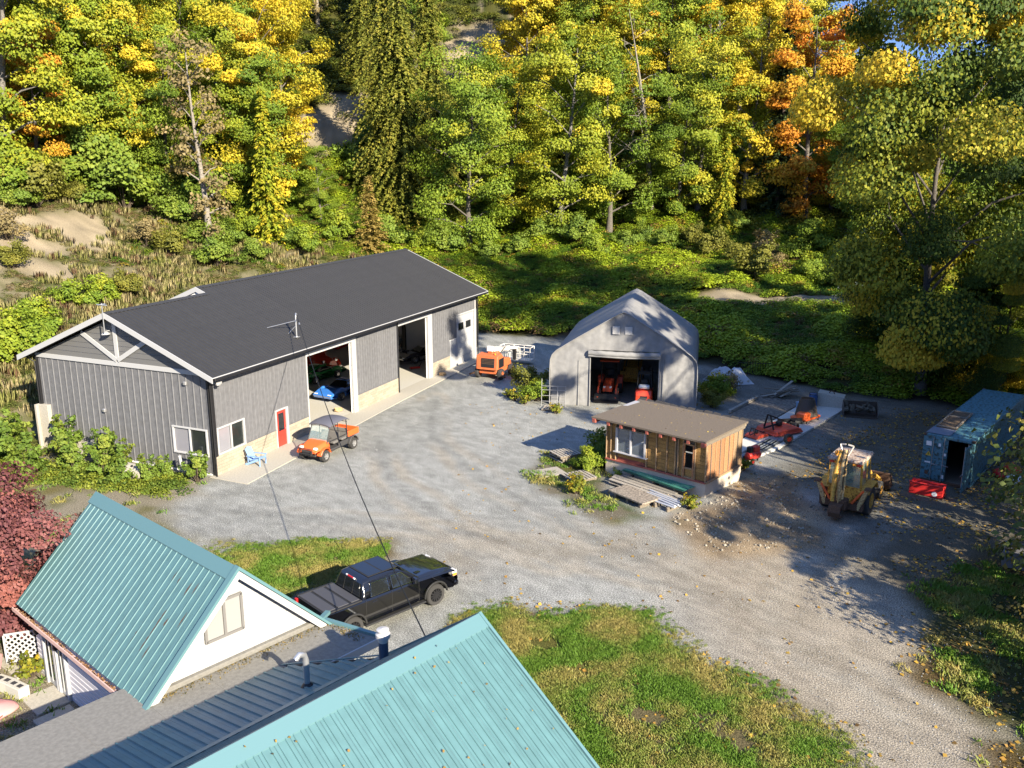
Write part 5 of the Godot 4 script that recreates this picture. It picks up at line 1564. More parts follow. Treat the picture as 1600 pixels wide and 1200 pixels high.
func build_garage_cars() -> void:
	var base := P(-15.75, 0, 45.4)
	var bs := Basis(Vector3.UP, 1.165)
	var gloss := func(key: String, r: float, g: float, b: float) -> StandardMaterial3D:
		var m := mat(key, r, g, b, 0.2)
		m.clearcoat_enabled = true
		m.clearcoat_roughness = 0.05
		return m
	coupe("sports_car", "blue sports car with chrome bumper nosing into the first open bay", base + bs * U(16.9, 0.03, 3.2), 1.165 + PI - 0.12, gloss.call("car_blue", 0.04, 0.18, 0.6))
	coupe("sports_car", "dark green sports car standing behind the blue one in the first bay", base + bs * U(20.2, 0.03, 7.6), 1.165 - 0.1, gloss.call("car_green", 0.025, 0.22, 0.05))
	coupe("sports_car", "dark navy car with raised hood in the second bay", base + bs * U(29.2, 0.03, 3.6), 1.165 + PI - 0.5, gloss.call("car_navy", 0.012, 0.016, 0.035))
	coupe("sports_car", "silver grey car behind the navy one in the second bay", base + bs * U(30.0, 0.6, 7.2), 1.165 + PI + 0.3, gloss.call("car_silver", 0.3, 0.31, 0.32))
	# two-post lift that carries the silver car
	var lf := thing("car_lift", "dark two-post car lift in the second bay", "car lift", base + bs * U(30.0, 0.03, 7.2), 1.165)
	for z in [-1.7, 1.7]:
		obj("post", B.new().cb(Vector3(-0.4, 1.6, z), Vector3(0.25, 3.2, 0.3), 0.02), mat("dark_metal", 0, 0, 0), lf)
		for x in [-1.2, 0.8]:
			obj("arm", B.new().bar(Vector3(-0.4, 0.66, z), Vector3(x, 0.68, z * 0.4), 0.12, 0.1), mat("dark_metal", 0, 0, 0), lf)
	# floor jack
	var jk := thing("floor_jack", "small red floor jack in front of the navy car", "jack", base + bs * U(26.2, 0.03, 2.6), 1.165 + 2.4)
	obj("frame", B.new().cb(Vector3(0, 0.1, 0), Vector3(0.8, 0.12, 0.35), 0.03), mat("red_paint", 0, 0, 0), jk)
	obj("handle", B.new().rod(Vector3(-0.35, 0.15, 0), Vector3(-0.9, 1.0, 0), 0.03), mat("dark_metal", 0, 0, 0), jk)
	for z in [-0.16, 0.16]:
		obj("wheel", B.new().lathe(Vector3(0.35, 0.07, z), Vector3(0, 0, 1), [Vector2(0, 0), Vector2(0.07, 0), Vector2(0.07, 0.05), Vector2(0, 0.05)], 12), mat("dark_metal", 0, 0, 0), jk)
	# old red truck, tall with round fenders
	var red := gloss.call("car_red", 0.75, 0.05, 0.02) as Material
	var t := thing("vintage_truck", "bright red vintage panel truck at the back of the first bay", "truck", base + bs * U(22.9, 0.03, 9.9), 1.165 - PI / 2 - 0.25)
	obj("body", B.new().loft([ring(-2.5, 0.5, 1.5, 0.8, 0.7, 0.2), ring(-2.2, 0.45, 1.85, 0.85, 0.72, 0.25), ring(0.0, 0.45, 1.9, 0.86, 0.74, 0.25), ring(0.55, 0.45, 1.75, 0.86, 0.7, 0.22), ring(0.85, 0.45, 1.25, 0.84, 0.5, 0.15), ring(1.9, 0.45, 1.15, 0.55, 0.36, 0.16), ring(2.2, 0.5, 1.0, 0.45, 0.3, 0.12)]), red, t)
	for s in [-1.0, 1.0]:
		for x in [1.45, -1.5]:
			var f := arc(x, 0.4, 0.62, 185, -5, 12)
			f.append_array(arc(x, 0.4, 0.42, -5, 185, 12))
			obj("fender", B.new().slab(f, s * 0.83 - 0.2, s * 0.83 + 0.16, 0.06), red, t)
			wheel(t, Vector3(x, 0.38, s * 0.84), 0.38, 0.22, mat("chrome", 0, 0, 0), 10, 0.66, s)
		for w in [[0.42, -0.3], [-0.45, -1.2], [-1.35, -2.0]]:
			obj("side_window", B.new().hexa2([Vector3(w[0], 1.3, s * 0.835), Vector3(w[1], 1.3, s * 0.835), Vector3(w[1], 1.66, s * 0.79), Vector3(w[0], 1.66, s * 0.79)], Vector3(0, 0, s * 0.02)), mat("tinted_glass", 0, 0, 0), t)
		obj("running_board", B.new().cb(Vector3(0, 0.4, s * 0.88), Vector3(1.9, 0.06, 0.3), 0.02), red, t)
		obj("headlight", B.new().lathe(Vector3(1.8, 0.95, s * 0.62), Vector3(1, 0, 0), [Vector2(0, -0.15), Vector2(0.1, -0.05), Vector2(0.12, 0.1), Vector2(0, 0.12)], 14), mat("chrome", 0, 0, 0), t)
	obj("bumper", B.new().cb(Vector3(2.35, 0.5, 0), Vector3(0.08, 0.12, 1.6), 0.03), mat("chrome", 0, 0, 0), t)

func build_utv() -> void:
	var t := thing("utility_vehicle", "orange utility vehicle with a dark canopy parked outside the red door", "utility vehicle", P(-10.55, 0, 49.3), -2.02)
	var orange := mat("orange_paint", 0.72, 0.12, 0.025, 0.4)
	var dark := mat("dark_plastic", 0.045, 0.044, 0.045, 0.7)
	var tube := mat("cage_tube", 0.03, 0.03, 0.032, 0.5, 0.2)
	var rim := mat("grey_rim", 0.34, 0.34, 0.34, 0.5, 0.4)
	for x in [1.3, -1.35]:
		for s in [-1.0, 1.0]:
			wheel(t, Vector3(x, 0.34, s * 0.7), 0.34, 0.28, rim, 5, 0.55, s)
	obj("chassis", B.new().cb(Vector3(0, 0.42, 0), Vector3(3.5, 0.16, 0.9), 0.03).cb(Vector3(0.05, 0.5, 0), Vector3(1.75, 0.12, 1.5), 0.03), dark, t)
	obj("hood", B.new().loft([ring(0.82, 0.62, 1.1, 0.76, 0.66, 0.12), ring(1.2, 0.66, 1.06, 0.78, 0.66, 0.14), ring(1.65, 0.66, 0.94, 0.72, 0.58, 0.14), ring(1.9, 0.6, 0.76, 0.6, 0.45, 0.1)]), orange, t)
	for s in [-1.0, 1.0]:
		var f := arc(1.3, 0.34, 0.5, 170, 15, 8)
		f.append_array(arc(1.3, 0.38, 0.4, 15, 170, 8))
		obj("front_fender", B.new().slab(f, s * 0.7 - 0.16, s * 0.7 + 0.17, 0.03), orange, t)
		var g := arc(-1.35, 0.34, 0.47, 170, 10, 8)
		g.append_array(arc(-1.35, 0.36, 0.4, 10, 170, 8))
		obj("rear_fender", B.new().slab(g, s * 0.7 - 0.15, s * 0.7 + 0.15, 0.03), dark, t)
		obj("headlight", B.new().cb(Vector3(1.76, 0.84, s * 0.47), Vector3(0.2, 0.14, 0.26), 0.05), mat("clear_lens", 0, 0, 0), t)
		# cage
		obj("cage_post", B.new().tube([Vector3(0.98, 0.95, s * 0.68), Vector3(0.5, 1.95, s * 0.62)], [0.03], 7), tube, t)
		obj("cage_post", B.new().tube([Vector3(-0.95, 0.5, s * 0.68), Vector3(-0.92, 1.95, s * 0.62)], [0.03], 7), tube, t)
		obj("cage_post", B.new().tube([Vector3(-0.1, 0.6, s * 0.7), Vector3(-0.12, 1.95, s * 0.62)], [0.025], 7), tube, t)
		obj("side_rail", B.new().tube([Vector3(0.7, 1.02, s * 0.7), Vector3(-0.95, 1.05, s * 0.7)], [0.022], 6), tube, t)
		obj("side_panel", B.new().cb(Vector3(-0.45, 0.62, s * 0.72), Vector3(0.9, 0.24, 0.08), 0.03), dark, t)
	obj("windscreen", B.new().hexa2([Vector3(0.96, 1.02, -0.62), Vector3(0.96, 1.02, 0.62), Vector3(0.52, 1.92, 0.58), Vector3(0.52, 1.92, -0.58)], Vector3(0.012, 0.006, 0)), glass("screen", 0.4, 0.55, 0.55, 0.18), t)
	obj("dashboard", B.new().cb(Vector3(0.72, 0.98, 0), Vector3(0.34, 0.22, 1.3), 0.06), dark, t)
	obj("steering_wheel", B.new().lathe(Vector3(0.42, 1.14, -0.35), Vector3(-0.7, 0.7, 0), [Vector2(0.17, 0), Vector2(0.19, 0.015), Vector2(0.17, 0.03), Vector2(0.155, 0.015), Vector2(0.17, 0)], 18).rod(Vector3(0.42, 1.14, -0.35), Vector3(0.6, 0.98, -0.35), 0.025), dark, t)
	for x in [0.05, -0.72]:
		var st := obj("seat", B.new().cb(Vector3(x, 0.78, 0), Vector3(0.46, 0.16, 1.25), 0.05), mat("seat_grey", 0.13, 0.125, 0.12, 0.8), t)
		obj("backrest", B.new().cb(Vector3(x - 0.27, 1.06, 0), Vector3(0.1, 0.5, 1.25), 0.04, Basis(Vector3(0, 0, 1), 0.12)), mat("seat_grey", 0, 0, 0), st)
	for y in [0.75, 1.1, 1.45, 1.75]:
		obj("rear_guard", B.new().rod(Vector3(-0.95, y, -0.66), Vector3(-0.95, y, 0.66), 0.018), tube, t)
	# canopy with a bowed top
	var rings := []
	for q in [[0.72, 1.93, 0.0], [0.5, 2.0, 0.05], [0.1, 2.05, 0.1], [-0.5, 2.06, 0.1], [-0.95, 2.0, 0.06], [-1.1, 1.92, 0.0]]:
		var p := PackedVector3Array()
		for i in 9:
			var z := lerpf(-0.74, 0.74, i / 8.0)
			p.append(Vector3(q[0], q[1] + 0.05 - 0.12 * pow(absf(z) / 0.74, 3), z))
		for i in 9:
			p.append(p[8 - i] - Vector3(0, 0.035, 0))
		rings.append(p)
	obj("canopy", B.new().loft(rings), mat("canopy_grey", 0.105, 0.105, 0.125, 0.6), t)
	# cargo bed
	var bed := obj("cargo_bed", B.new().span(Vector3(-2.0, 0.78, -0.7), Vector3(-1.0, 0.83, 0.7)), dark, t)
	for q in [[Vector3(-1.5, 0.98, -0.7), Vector3(1.04, 0.34, 0.05)], [Vector3(-1.5, 0.98, 0.7), Vector3(1.04, 0.34, 0.05)], [Vector3(-2.0, 0.98, 0), Vector3(0.05, 0.34, 1.4)], [Vector3(-1.0, 0.98, 0), Vector3(0.05, 0.34, 1.4)]]:
		obj("bed_panel", B.new().cb(q[0], q[1], 0.015), orange, bed)
	# brush guard
	var gd := obj("brush_guard", B.new().tube([Vector3(1.9, 0.45, -0.4), Vector3(2.06, 0.6, -0.4), Vector3(2.02, 0.86, -0.4), Vector3(2.02, 0.88, 0.4), Vector3(2.06, 0.6, 0.4), Vector3(1.9, 0.45, 0.4)], [0.028], 7), tube, t)
	for y in [0.58, 0.72]:
		obj("guard_bar", B.new().rod(Vector3(2.06, y, -0.4), Vector3(2.06, y, 0.4), 0.02), tube, gd)
	obj("grille", B.new().cb(Vector3(1.9, 0.64, 0), Vector3(0.08, 0.2, 0.7), 0.02), dark, t)

func build_lift() -> void:
	var t := thing("boom_lift", "weathered orange boom lift parked outside the white overhead door", "boom lift", P(-1.35, 0, 68.3), 1.16)
	var orange := mat("lift_orange", 0.6, 0.15, 0.05, 0.55, 0, noise_tex("cloudy", 0, 0, 0), 0.5)
	var dark := mat("dark_metal", 0, 0, 0)
	var pale := mat("lift_white", 0.66, 0.63, 0.57, 0.55)
	for x in [-0.95, 1.05]:
		for s in [-1.0, 1.0]:
			wheel(t, Vector3(x, 0.42, s * 0.95), 0.42, 0.3, orange, 5, 0.5, s)
	obj("chassis", B.new().cb(Vector3(0.05, 0.55, 0), Vector3(2.6, 0.3, 1.5), 0.05), orange, t)
	for s in [-1.0, 1.0]:
		obj("outrigger", B.new().bar(Vector3(-1.1, 0.62, s * 0.6), Vector3(-1.4, 0.3, s * 1.5), 0.16, 0.12), mat("rust", 0, 0, 0), t)
	var body := obj("turntable", B.new().slab(PackedVector2Array([Vector2(-1.5, 0.8), Vector2(-1.4, 1.85), Vector2(-0.6, 1.95), Vector2(-0.2, 1.5), Vector2(1.0, 1.35), Vector2(1.2, 0.8)]), -0.9, 0.9, 0.06), orange, t)
	obj("radiator", B.new().cb(Vector3(-1.47, 1.32, 0.1), Vector3(0.06, 0.7, 1.1), 0.02, Basis(Vector3(0, 0, 1), -0.09)), dark, body)
	for i in 6:
		obj("slat", B.new().bx(Vector3(-1.5, 1.04 + i * 0.11, 0.1), Vector3(0.03, 0.03, 1.0), Basis(Vector3(0, 0, 1), -0.09)), mat("rust", 0, 0, 0), body)
	for s in [-1.0, 1.0]:
		obj("side_hatch", B.new().cb(Vector3(-0.75, 1.25, s * 0.91), Vector3(0.9, 0.7, 0.03), 0.01), dark if s > 0 else orange, body)
		obj("hose", B.new().tube([Vector3(-0.6, 2.0, s * 0.2), Vector3(0.2, 1.75, s * 0.35), Vector3(1.6, 2.0, s * 0.2)], [0.03], 6), dark, t)
	obj("beacon", B.new().lathe(Vector3(-1.1, 1.9, 0.55), Vector3.UP, [Vector2(0.07, 0), Vector2(0.07, 0.12), Vector2(0, 0.15)], 12), mat("amber_lens", 0, 0, 0), t)
	obj("turret", B.new().cb(Vector3(-0.7, 2.1, 0.0), Vector3(0.3, 0.6, 0.4), 0.04).cb(Vector3(-0.3, 1.75, 0.3), Vector3(0.5, 0.5, 0.4), 0.05), orange, t)
	var bm := obj("boom", B.new().bar(Vector3(-0.8, 2.25, 0), Vector3(2.6, 1.75, 0), 0.32, 0.34), pale, t)
	obj("inner_boom", B.new().bar(Vector3(2.5, 1.76, 0), Vector3(4.2, 1.45, 0), 0.22, 0.24), pale, bm)
	obj("boom_pin", B.new().cb(Vector3(-0.8, 2.3, 0), Vector3(0.28, 0.42, 0.5), 0.04), pale, bm)
	# basket at the end of the boom: rails and mesh
	var bk := obj("basket", B.new().span(Vector3(4.3, 0.35, -1.5), Vector3(5.2, 0.41, 1.2)), pale, t)
	for h in [0.9, 1.45]:
		for q in [[Vector3(4.3, h, -1.5), Vector3(4.3, h, 1.2)], [Vector3(5.2, h, -1.5), Vector3(5.2, h, 1.2)], [Vector3(4.3, h, -1.5), Vector3(5.2, h, -1.5)], [Vector3(4.3, h, 1.2), Vector3(5.2, h, 1.2)]]:
			obj("rail", B.new().rod(q[0], q[1], 0.04), pale, bk)
	for z in [-1.5, -0.6, 0.3, 1.2]:
		for x in [4.3, 5.2]:
			obj("post", B.new().rod(Vector3(x, 0.38, z), Vector3(x, 1.47, z), 0.04), pale, bk)
	obj("control_box", B.new().cb(Vector3(4.42, 1.3, -0.15), Vector3(0.25, 0.4, 0.6), 0.03), pale, bk)
	obj("boom_bracket", B.new().cb(Vector3(4.25, 0.95, -0.15), Vector3(0.2, 1.1, 0.3), 0.03), dark, bk)
	for z in range(-14, 12, 2):
		obj("mesh_bar", B.new().rod(Vector3(4.3, 0.4, z * 0.1), Vector3(4.3, 0.9, z * 0.1), 0.012, 4), pale, bk)

func build_backhoe() -> void:
	var t := thing("backhoe_loader", "weathered yellow backhoe loader with its digging arm folded upright against the cab", "backhoe", P(16.15, 0, 40.75), 0.95)
	var yel := mat("old_yellow", 0.46, 0.27, 0.065, 0.65, 0, noise_tex("rusty", 0, 0, 0), 0.6)
	var sand := mat("boom_sand", 0.5, 0.36, 0.16, 0.6, 0, noise_tex("rusty", 0, 0, 0), 0.8)
	var dark := mat("dark_metal", 0, 0, 0)
	var rust := mat("rust", 0, 0, 0)
	var pane := glass("green_pane", 0.3, 0.42, 0.36, 0.3)
	for s in [-1.0, 1.0]:
		wheel(t, Vector3(0, 0.72, s * 0.92), 0.72, 0.42, yel, 6, 0.5, s)
		wheel(t, Vector3(2.5, 0.45, s * 0.85), 0.45, 0.28, yel, 5, 0.5, s)
		obj("rear_fender", B.new().slab(PackedVector2Array([Vector2(-0.85, 1.3), Vector2(-0.55, 1.55), Vector2(0.6, 1.55), Vector2(0.9, 1.2), Vector2(0.85, 1.12), Vector2(0.55, 1.46), Vector2(-0.5, 1.46), Vector2(-0.78, 1.24)]), s * 0.92 - 0.26, s * 0.92 + 0.26, 0.02), yel, t)
		# stabiliser folded up
		var st := obj("stabiliser", B.new().bar(Vector3(-0.95, 0.5, s * 0.75), Vector3(-1.0, 1.55, s * 1.12), 0.2, 0.18), sand, t)
		obj("ram", B.new().rod(Vector3(-1.1, 0.8, s * 0.5), Vector3(-1.08, 1.5, s * 0.98), 0.06, 8), mat("orange_paint", 0, 0, 0), st)
		obj("foot", B.new().cb(Vector3(-1.0, 1.6, s * 1.16), Vector3(0.34, 0.08, 0.3), 0.02), rust, st)
	obj("chassis", B.new().cb(Vector3(0.9, 0.75, 0), Vector3(3.8, 0.5, 0.9), 0.05), yel, t)
	obj("engine_hood", B.new().loft([ring(1.0, 0.95, 1.5, 0.48, 0.42, 0.1), ring(2.4, 0.95, 1.42, 0.46, 0.4, 0.1), ring(2.95, 0.9, 1.25, 0.44, 0.36, 0.1)]), yel, t)
	obj("exhaust", B.new().tube([Vector3(1.9, 1.4, 0.3), Vector3(1.9, 2.2, 0.3), Vector3(1.95, 2.35, 0.3)], [0.05], 8), dark, t)
	# cab: floor, pillars, glass, roof
	var cab := obj("cab", B.new().cb(Vector3(0.1, 1.2, 0), Vector3(1.7, 0.6, 1.5), 0.04), yel, t)
	for q in [[0.95, 0.74, 0.8, 0.66], [-0.75, 0.76, -0.72, 0.72], [0.15, 0.77, 0.1, 0.72]]:
		for s in [-1.0, 1.0]:
			obj("pillar", B.new().bar(Vector3(q[0], 1.3, s * q[1]), Vector3(q[2], 2.68, s * q[3]), 0.07, 0.08), yel, cab)
	for s in [-1.0, 1.0]:
		obj("pane", B.new().hexa2([Vector3(0.9, 1.5, s * 0.76), Vector3(0.18, 1.5, s * 0.77), Vector3(0.12, 2.62, s * 0.73), Vector3(0.78, 2.62, s * 0.68)], Vector3(0, 0, s * 0.008)), pane, cab)
		obj("pane", B.new().hexa2([Vector3(0.1, 1.5, s * 0.78), Vector3(-0.7, 1.5, s * 0.77), Vector3(-0.68, 2.62, s * 0.73), Vector3(0.08, 2.62, s * 0.73)], Vector3(0, 0, s * 0.008)), pane, cab)
		obj("work_lamp", B.new().cb(Vector3(-0.88, 2.62, s * 0.62), Vector3(0.12, 0.13, 0.2), 0.03), mat("red_lens", 0, 0, 0), cab)
		obj("work_lamp", B.new().cb(Vector3(-0.88, 2.62, s * 0.42), Vector3(0.12, 0.13, 0.18), 0.03), mat("amber_lens", 0, 0, 0), cab)
	obj("pane", B.new().hexa2([Vector3(-0.79, 1.5, -0.72), Vector3(-0.79, 1.5, 0.72), Vector3(-0.77, 2.62, 0.68), Vector3(-0.77, 2.62, -0.68)], Vector3(-0.008, 0, 0)), pane, cab)
	obj("pane", B.new().hexa2([Vector3(0.97, 1.5, -0.7), Vector3(0.97, 1.5, 0.7), Vector3(0.84, 2.62, 0.62), Vector3(0.84, 2.62, -0.62)], Vector3(0.008, 0, 0)), pane, cab)
	obj("roof", B.new().cb(Vector3(-0.0, 2.76, 0), Vector3(1.95, 0.2, 1.66), 0.07), mat("roof_faded", 0.42, 0.34, 0.27, 0.7, 0, noise_tex("rusty", 0, 0, 0), 0.6), cab)
	obj("seat", B.new().cb(Vector3(-0.1, 1.6, 0), Vector3(0.5, 0.2, 0.5), 0.06).cb(Vector3(0.15, 1.95, 0), Vector3(0.14, 0.6, 0.5), 0.06), dark, cab)
	obj("steering_wheel", B.new().lathe(Vector3(0.55, 1.95, 0), Vector3(-0.4, 0.9, 0), [Vector2(0.2, 0), Vector2(0.22, 0.02), Vector2(0.2, 0.04), Vector2(0.18, 0.02), Vector2(0.2, 0)], 18), dark, cab)
	obj("beacon", B.new().lathe(Vector3(-0.55, 2.86, -0.5), Vector3.UP, [Vector2(0.11, 0), Vector2(0.11, 0.14), Vector2(0.06, 0.2), Vector2(0, 0.2)], 14), mat("amber_lens", 0, 0, 0), cab)
	# digging arm: boom and dipper standing upright behind the cab
	obj("swing_frame", B.new().cb(Vector3(-1.25, 0.75, 0), Vector3(0.6, 0.5, 0.7), 0.05).bar(Vector3(-0.9, 0.6, -1.0), Vector3(-0.9, 0.6, 1.0), 0.3, 0.3), rust, t)
	var bm := obj("boom", B.new().tube([Vector3(-1.4, 0.7, 0), Vector3(-1.52, 1.7, 0.02), Vector3(-1.3, 2.6, 0.02), Vector3(-1.02, 3.3, 0.0)], [0.14, 0.16, 0.13, 0.1], 8), sand, t)
	for s in [-1.0, 1.0]:
		obj("boom_link", B.new().bar(Vector3(-1.05, 3.05, s * 0.12), Vector3(-0.85, 3.5, s * 0.3), 0.05, 0.06), mat("pale_steel", 0.6, 0.56, 0.5, 0.5, 0.3), bm)
		obj("boom_link", B.new().bar(Vector3(-0.85, 3.5, s * 0.3), Vector3(-0.9, 3.55, s * 0.05), 0.05, 0.06), mat("pale_steel", 0, 0, 0), bm)
		obj("hose", B.new().tube([Vector3(-1.4, 1.0, s * 0.14), Vector3(-1.66, 1.9, s * 0.16), Vector3(-1.35, 2.8, s * 0.14), Vector3(-1.0, 3.35, s * 0.12)], [0.022], 5), dark, bm)
	var dp := obj("dipper", B.new().tube([Vector3(-1.0, 3.25, -0.2), Vector3(-1.55, 2.2, -0.24), Vector3(-1.85, 1.0, -0.2)], [0.1, 0.12, 0.09], 8), yel, t)
	obj("ram", B.new().rod(Vector3(-1.62, 1.1, 0.2), Vector3(-1.3, 2.4, 0.16), 0.05, 8).rod(Vector3(-1.3, 2.4, 0.16), Vector3(-1.1, 3.1, 0.1), 0.03, 8), sand, dp)
	var bk := obj("digging_bucket", B.new().slab(PackedVector2Array([Vector2(-1.6, 0.85), Vector2(-1.98, 0.85), Vector2(-2.08, 0.52), Vector2(-1.95, 0.25), Vector2(-1.6, 0.18), Vector2(-1.62, 0.24), Vector2(-1.9, 0.31), Vector2(-2.0, 0.54), Vector2(-1.92, 0.78), Vector2(-1.6, 0.79)]), -0.3, 0.25, 0.01), rust, t)
	for i in 4:
		obj("tooth", B.new().bar(Vector3(-1.62, 0.2, -0.25 + i * 0.15), Vector3(-1.42, 0.16, -0.25 + i * 0.15), 0.06, 0.04), dark, bk)
	# front loader arms and bucket
	for s in [-1.0, 1.0]:
		var am := obj("loader_arm", B.new().bar(Vector3(0.9, 1.5, s * 0.66), Vector3(2.2, 1.25, s * 0.66), 0.12, 0.22).bar(Vector3(2.15, 1.28, s * 0.66), Vector3(3.5, 0.6, s * 0.66), 0.12, 0.2), yel, t)
		obj("ram", B.new().rod(Vector3(1.2, 0.85, s * 0.62), Vector3(2.3, 1.1, s * 0.62), 0.05, 8), mat("pale_steel", 0, 0, 0), am)
	var lb := PackedVector2Array([Vector2(3.45, 1.05), Vector2(3.5, 0.4), Vector2(3.7, 0.15), Vector2(4.3, 0.12), Vector2(4.3, 0.17), Vector2(3.75, 0.22), Vector2(3.58, 0.42), Vector2(3.53, 1.05)])
	var lk := obj("loader_bucket", B.new().slab(lb, -1.1, 1.1, 0.01), rust, t)
	for s in [-1.1, 1.1]:
		obj("bucket_side", B.new().slab(PackedVector2Array([Vector2(3.5, 1.0), Vector2(3.5, 0.4), Vector2(3.7, 0.17), Vector2(4.28, 0.17), Vector2(3.9, 0.8)]), s - 0.02, s + 0.02), rust, lk)

func build_tent_machines() -> void:
	var base := P(2.627, 0, 59.98)
	var bs := Basis(Vector3.UP, -0.208)
	var orange := mat("tractor_orange", 0.62, 0.085, 0.03, 0.35)
	var red := mat("forklift_red", 0.62, 0.05, 0.02, 0.4)
	var dark := mat("dark_metal", 0, 0, 0)
	var black := mat("black_trim", 0, 0, 0)
	# compact tractor facing out
	var t := thing("tractor", "orange-red compact tractor with sun canopy and front loader inside the fabric shelter", "tractor", base + bs * U(3.75, 0, 3.2), -0.208 - PI / 2)
	for s in [-1.0, 1.0]:
		wheel(t, Vector3(-0.9, 0.6, s * 0.68), 0.6, 0.36, orange, 6, 0.5, s)
		wheel(t, Vector3(0.95, 0.4, s * 0.6), 0.4, 0.26, orange, 5, 0.5, s)
		obj("fender", B.new().slab(PackedVector2Array([Vector2(-1.5, 0.9), Vector2(-1.2, 1.25), Vector2(-0.5, 1.25), Vector2(-0.3, 0.85), Vector2(-0.36, 0.85), Vector2(-0.55, 1.18), Vector2(-1.15, 1.18), Vector2(-1.42, 0.86)]), s * 0.68 - 0.2, s * 0.68 + 0.2), orange, t)
		obj("canopy_post", B.new().rod(Vector3(-1.1, 1.2, s * 0.6), Vector3(-1.05, 2.5, s * 0.6), 0.04), dark, t)
		obj("canopy_post", B.new().rod(Vector3(0.1, 0.9, s * 0.55), Vector3(0.0, 2.5, s * 0.6), 0.03), dark, t)
		obj("loader_arm", B.new().bar(Vector3(0.1, 1.25, s * 0.62), Vector3(1.5, 0.9, s * 0.62), 0.1, 0.16).bar(Vector3(1.45, 0.92, s * 0.62), Vector3(1.95, 0.3, s * 0.62), 0.1, 0.14), orange, t)
		obj("headlight", B.new().cb(Vector3(1.42, 0.95, s * 0.22), Vector3(0.06, 0.14, 0.16), 0.03), mat("clear_lens", 0, 0, 0), t)
	obj("engine_hood", B.new().loft([ring(0.1, 0.6, 1.3, 0.38, 0.32, 0.1), ring(1.0, 0.6, 1.22, 0.38, 0.3, 0.12), ring(1.42, 0.62, 1.05, 0.34, 0.24, 0.12)]), orange, t)
	obj("chassis", B.new().cb(Vector3(0, 0.55, 0), Vector3(2.4, 0.3, 0.5), 0.04), dark, t)
	obj("seat", B.new().cb(Vector3(-0.75, 1.15, 0), Vector3(0.45, 0.14, 0.5), 0.05).cb(Vector3(-1.0, 1.45, 0), Vector3(0.12, 0.55, 0.5), 0.05), black, t)
	obj("steering_wheel", B.new().lathe(Vector3(-0.2, 1.4, 0), Vector3(-0.5, 0.8, 0), [Vector2(0.18, 0), Vector2(0.2, 0.02), Vector2(0.18, 0.04), Vector2(0.16, 0.02), Vector2(0.18, 0)], 16), dark, t)
	obj("canopy", B.new().cb(Vector3(-0.5, 2.54, 0), Vector3(1.5, 0.1, 1.4), 0.05), orange, t)
	obj("loader_bucket", B.new().slab(PackedVector2Array([Vector2(1.9, 0.6), Vector2(1.95, 0.15), Vector2(2.4, 0.06), Vector2(2.4, 0.1), Vector2(2.0, 0.2), Vector2(1.96, 0.6)]), -0.85, 0.85), dark, t)
	# forklift with its back to the door
	var k := thing("forklift", "red forklift with a silver gas bottle, its back to the shelter door", "forklift", base + bs * U(6.35, 0, 1.6), -0.208 + PI / 2)
	obj("counterweight", B.new().slab(PackedVector2Array([Vector2(-1.1, 0.25), Vector2(-1.15, 0.8), Vector2(-1.0, 1.12), Vector2(-0.2, 1.15), Vector2(-0.2, 0.25)]), -0.58, 0.58, 0.08), red, k)
	obj("vent", B.new().cb(Vector3(-1.15, 0.72, 0), Vector3(0.05, 0.14, 0.5), 0.02), dark, k)
	obj("body", B.new().cb(Vector3(0.35, 0.6, 0), Vector3(1.2, 0.6, 1.05), 0.06), red, k)
	obj("gas_bottle", B.new().lathe(Vector3(-0.75, 1.35, -0.38), Vector3(0, 0, 1), [Vector2(0, 0), Vector2(0.13, 0.02), Vector2(0.17, 0.08), Vector2(0.17, 0.68), Vector2(0.13, 0.75), Vector2(0, 0.77)], 18), mat("silver", 0.7, 0.7, 0.7, 0.35, 0.3), k)
	for s in [-1.0, 1.0]:
		wheel(k, Vector3(-0.65, 0.26, s * 0.5), 0.26, 0.2, red, 5, 0.5, s)
		wheel(k, Vector3(0.85, 0.32, s * 0.5), 0.32, 0.24, red, 5, 0.5, s)
		obj("guard_post", B.new().tube([Vector3(-0.6, 1.12, s * 0.48), Vector3(-0.4, 2.1, s * 0.46), Vector3(0.7, 2.15, s * 0.46), Vector3(0.95, 0.9, s * 0.48)], [0.04], 6), black, k)
		obj("mast_rail", B.new().bar(Vector3(1.15, 0.1, s * 0.32), Vector3(1.15, 2.3, s * 0.32), 0.1, 0.14, Vector3(0, 0, 1)), dark, k)
		obj("fork", B.new().bar(Vector3(1.25, 0.12, s * 0.3), Vector3(2.25, 0.1, s * 0.3), 0.12, 0.05), dark, k)
	for i in 5:
		obj("guard_bar", B.new().bar(Vector3(-0.3 + i * 0.22, 2.14, -0.46), Vector3(-0.3 + i * 0.22, 2.14, 0.46), 0.05, 0.04), black, k)
	obj("seat", B.new().cb(Vector3(-0.1, 1.2, 0), Vector3(0.45, 0.16, 0.5), 0.05).cb(Vector3(-0.35, 1.5, 0), Vector3(0.12, 0.5, 0.48), 0.05), black, k)
	# yellow machine at the back
	var y := thing("mini_loader", "small yellow loader standing at the back of the fabric shelter", "loader", base + bs * U(5.0, 0, 8.4), -0.208 - PI / 2)
	var yel := mat("old_yellow", 0, 0, 0)
	obj("body", B.new().slab(PackedVector2Array([Vector2(-1.2, 0.4), Vector2(-1.2, 1.2), Vector2(-0.7, 1.35), Vector2(0.9, 1.1), Vector2(1.1, 0.6), Vector2(0.9, 0.4)]), -0.5, 0.5, 0.06), yel, y)
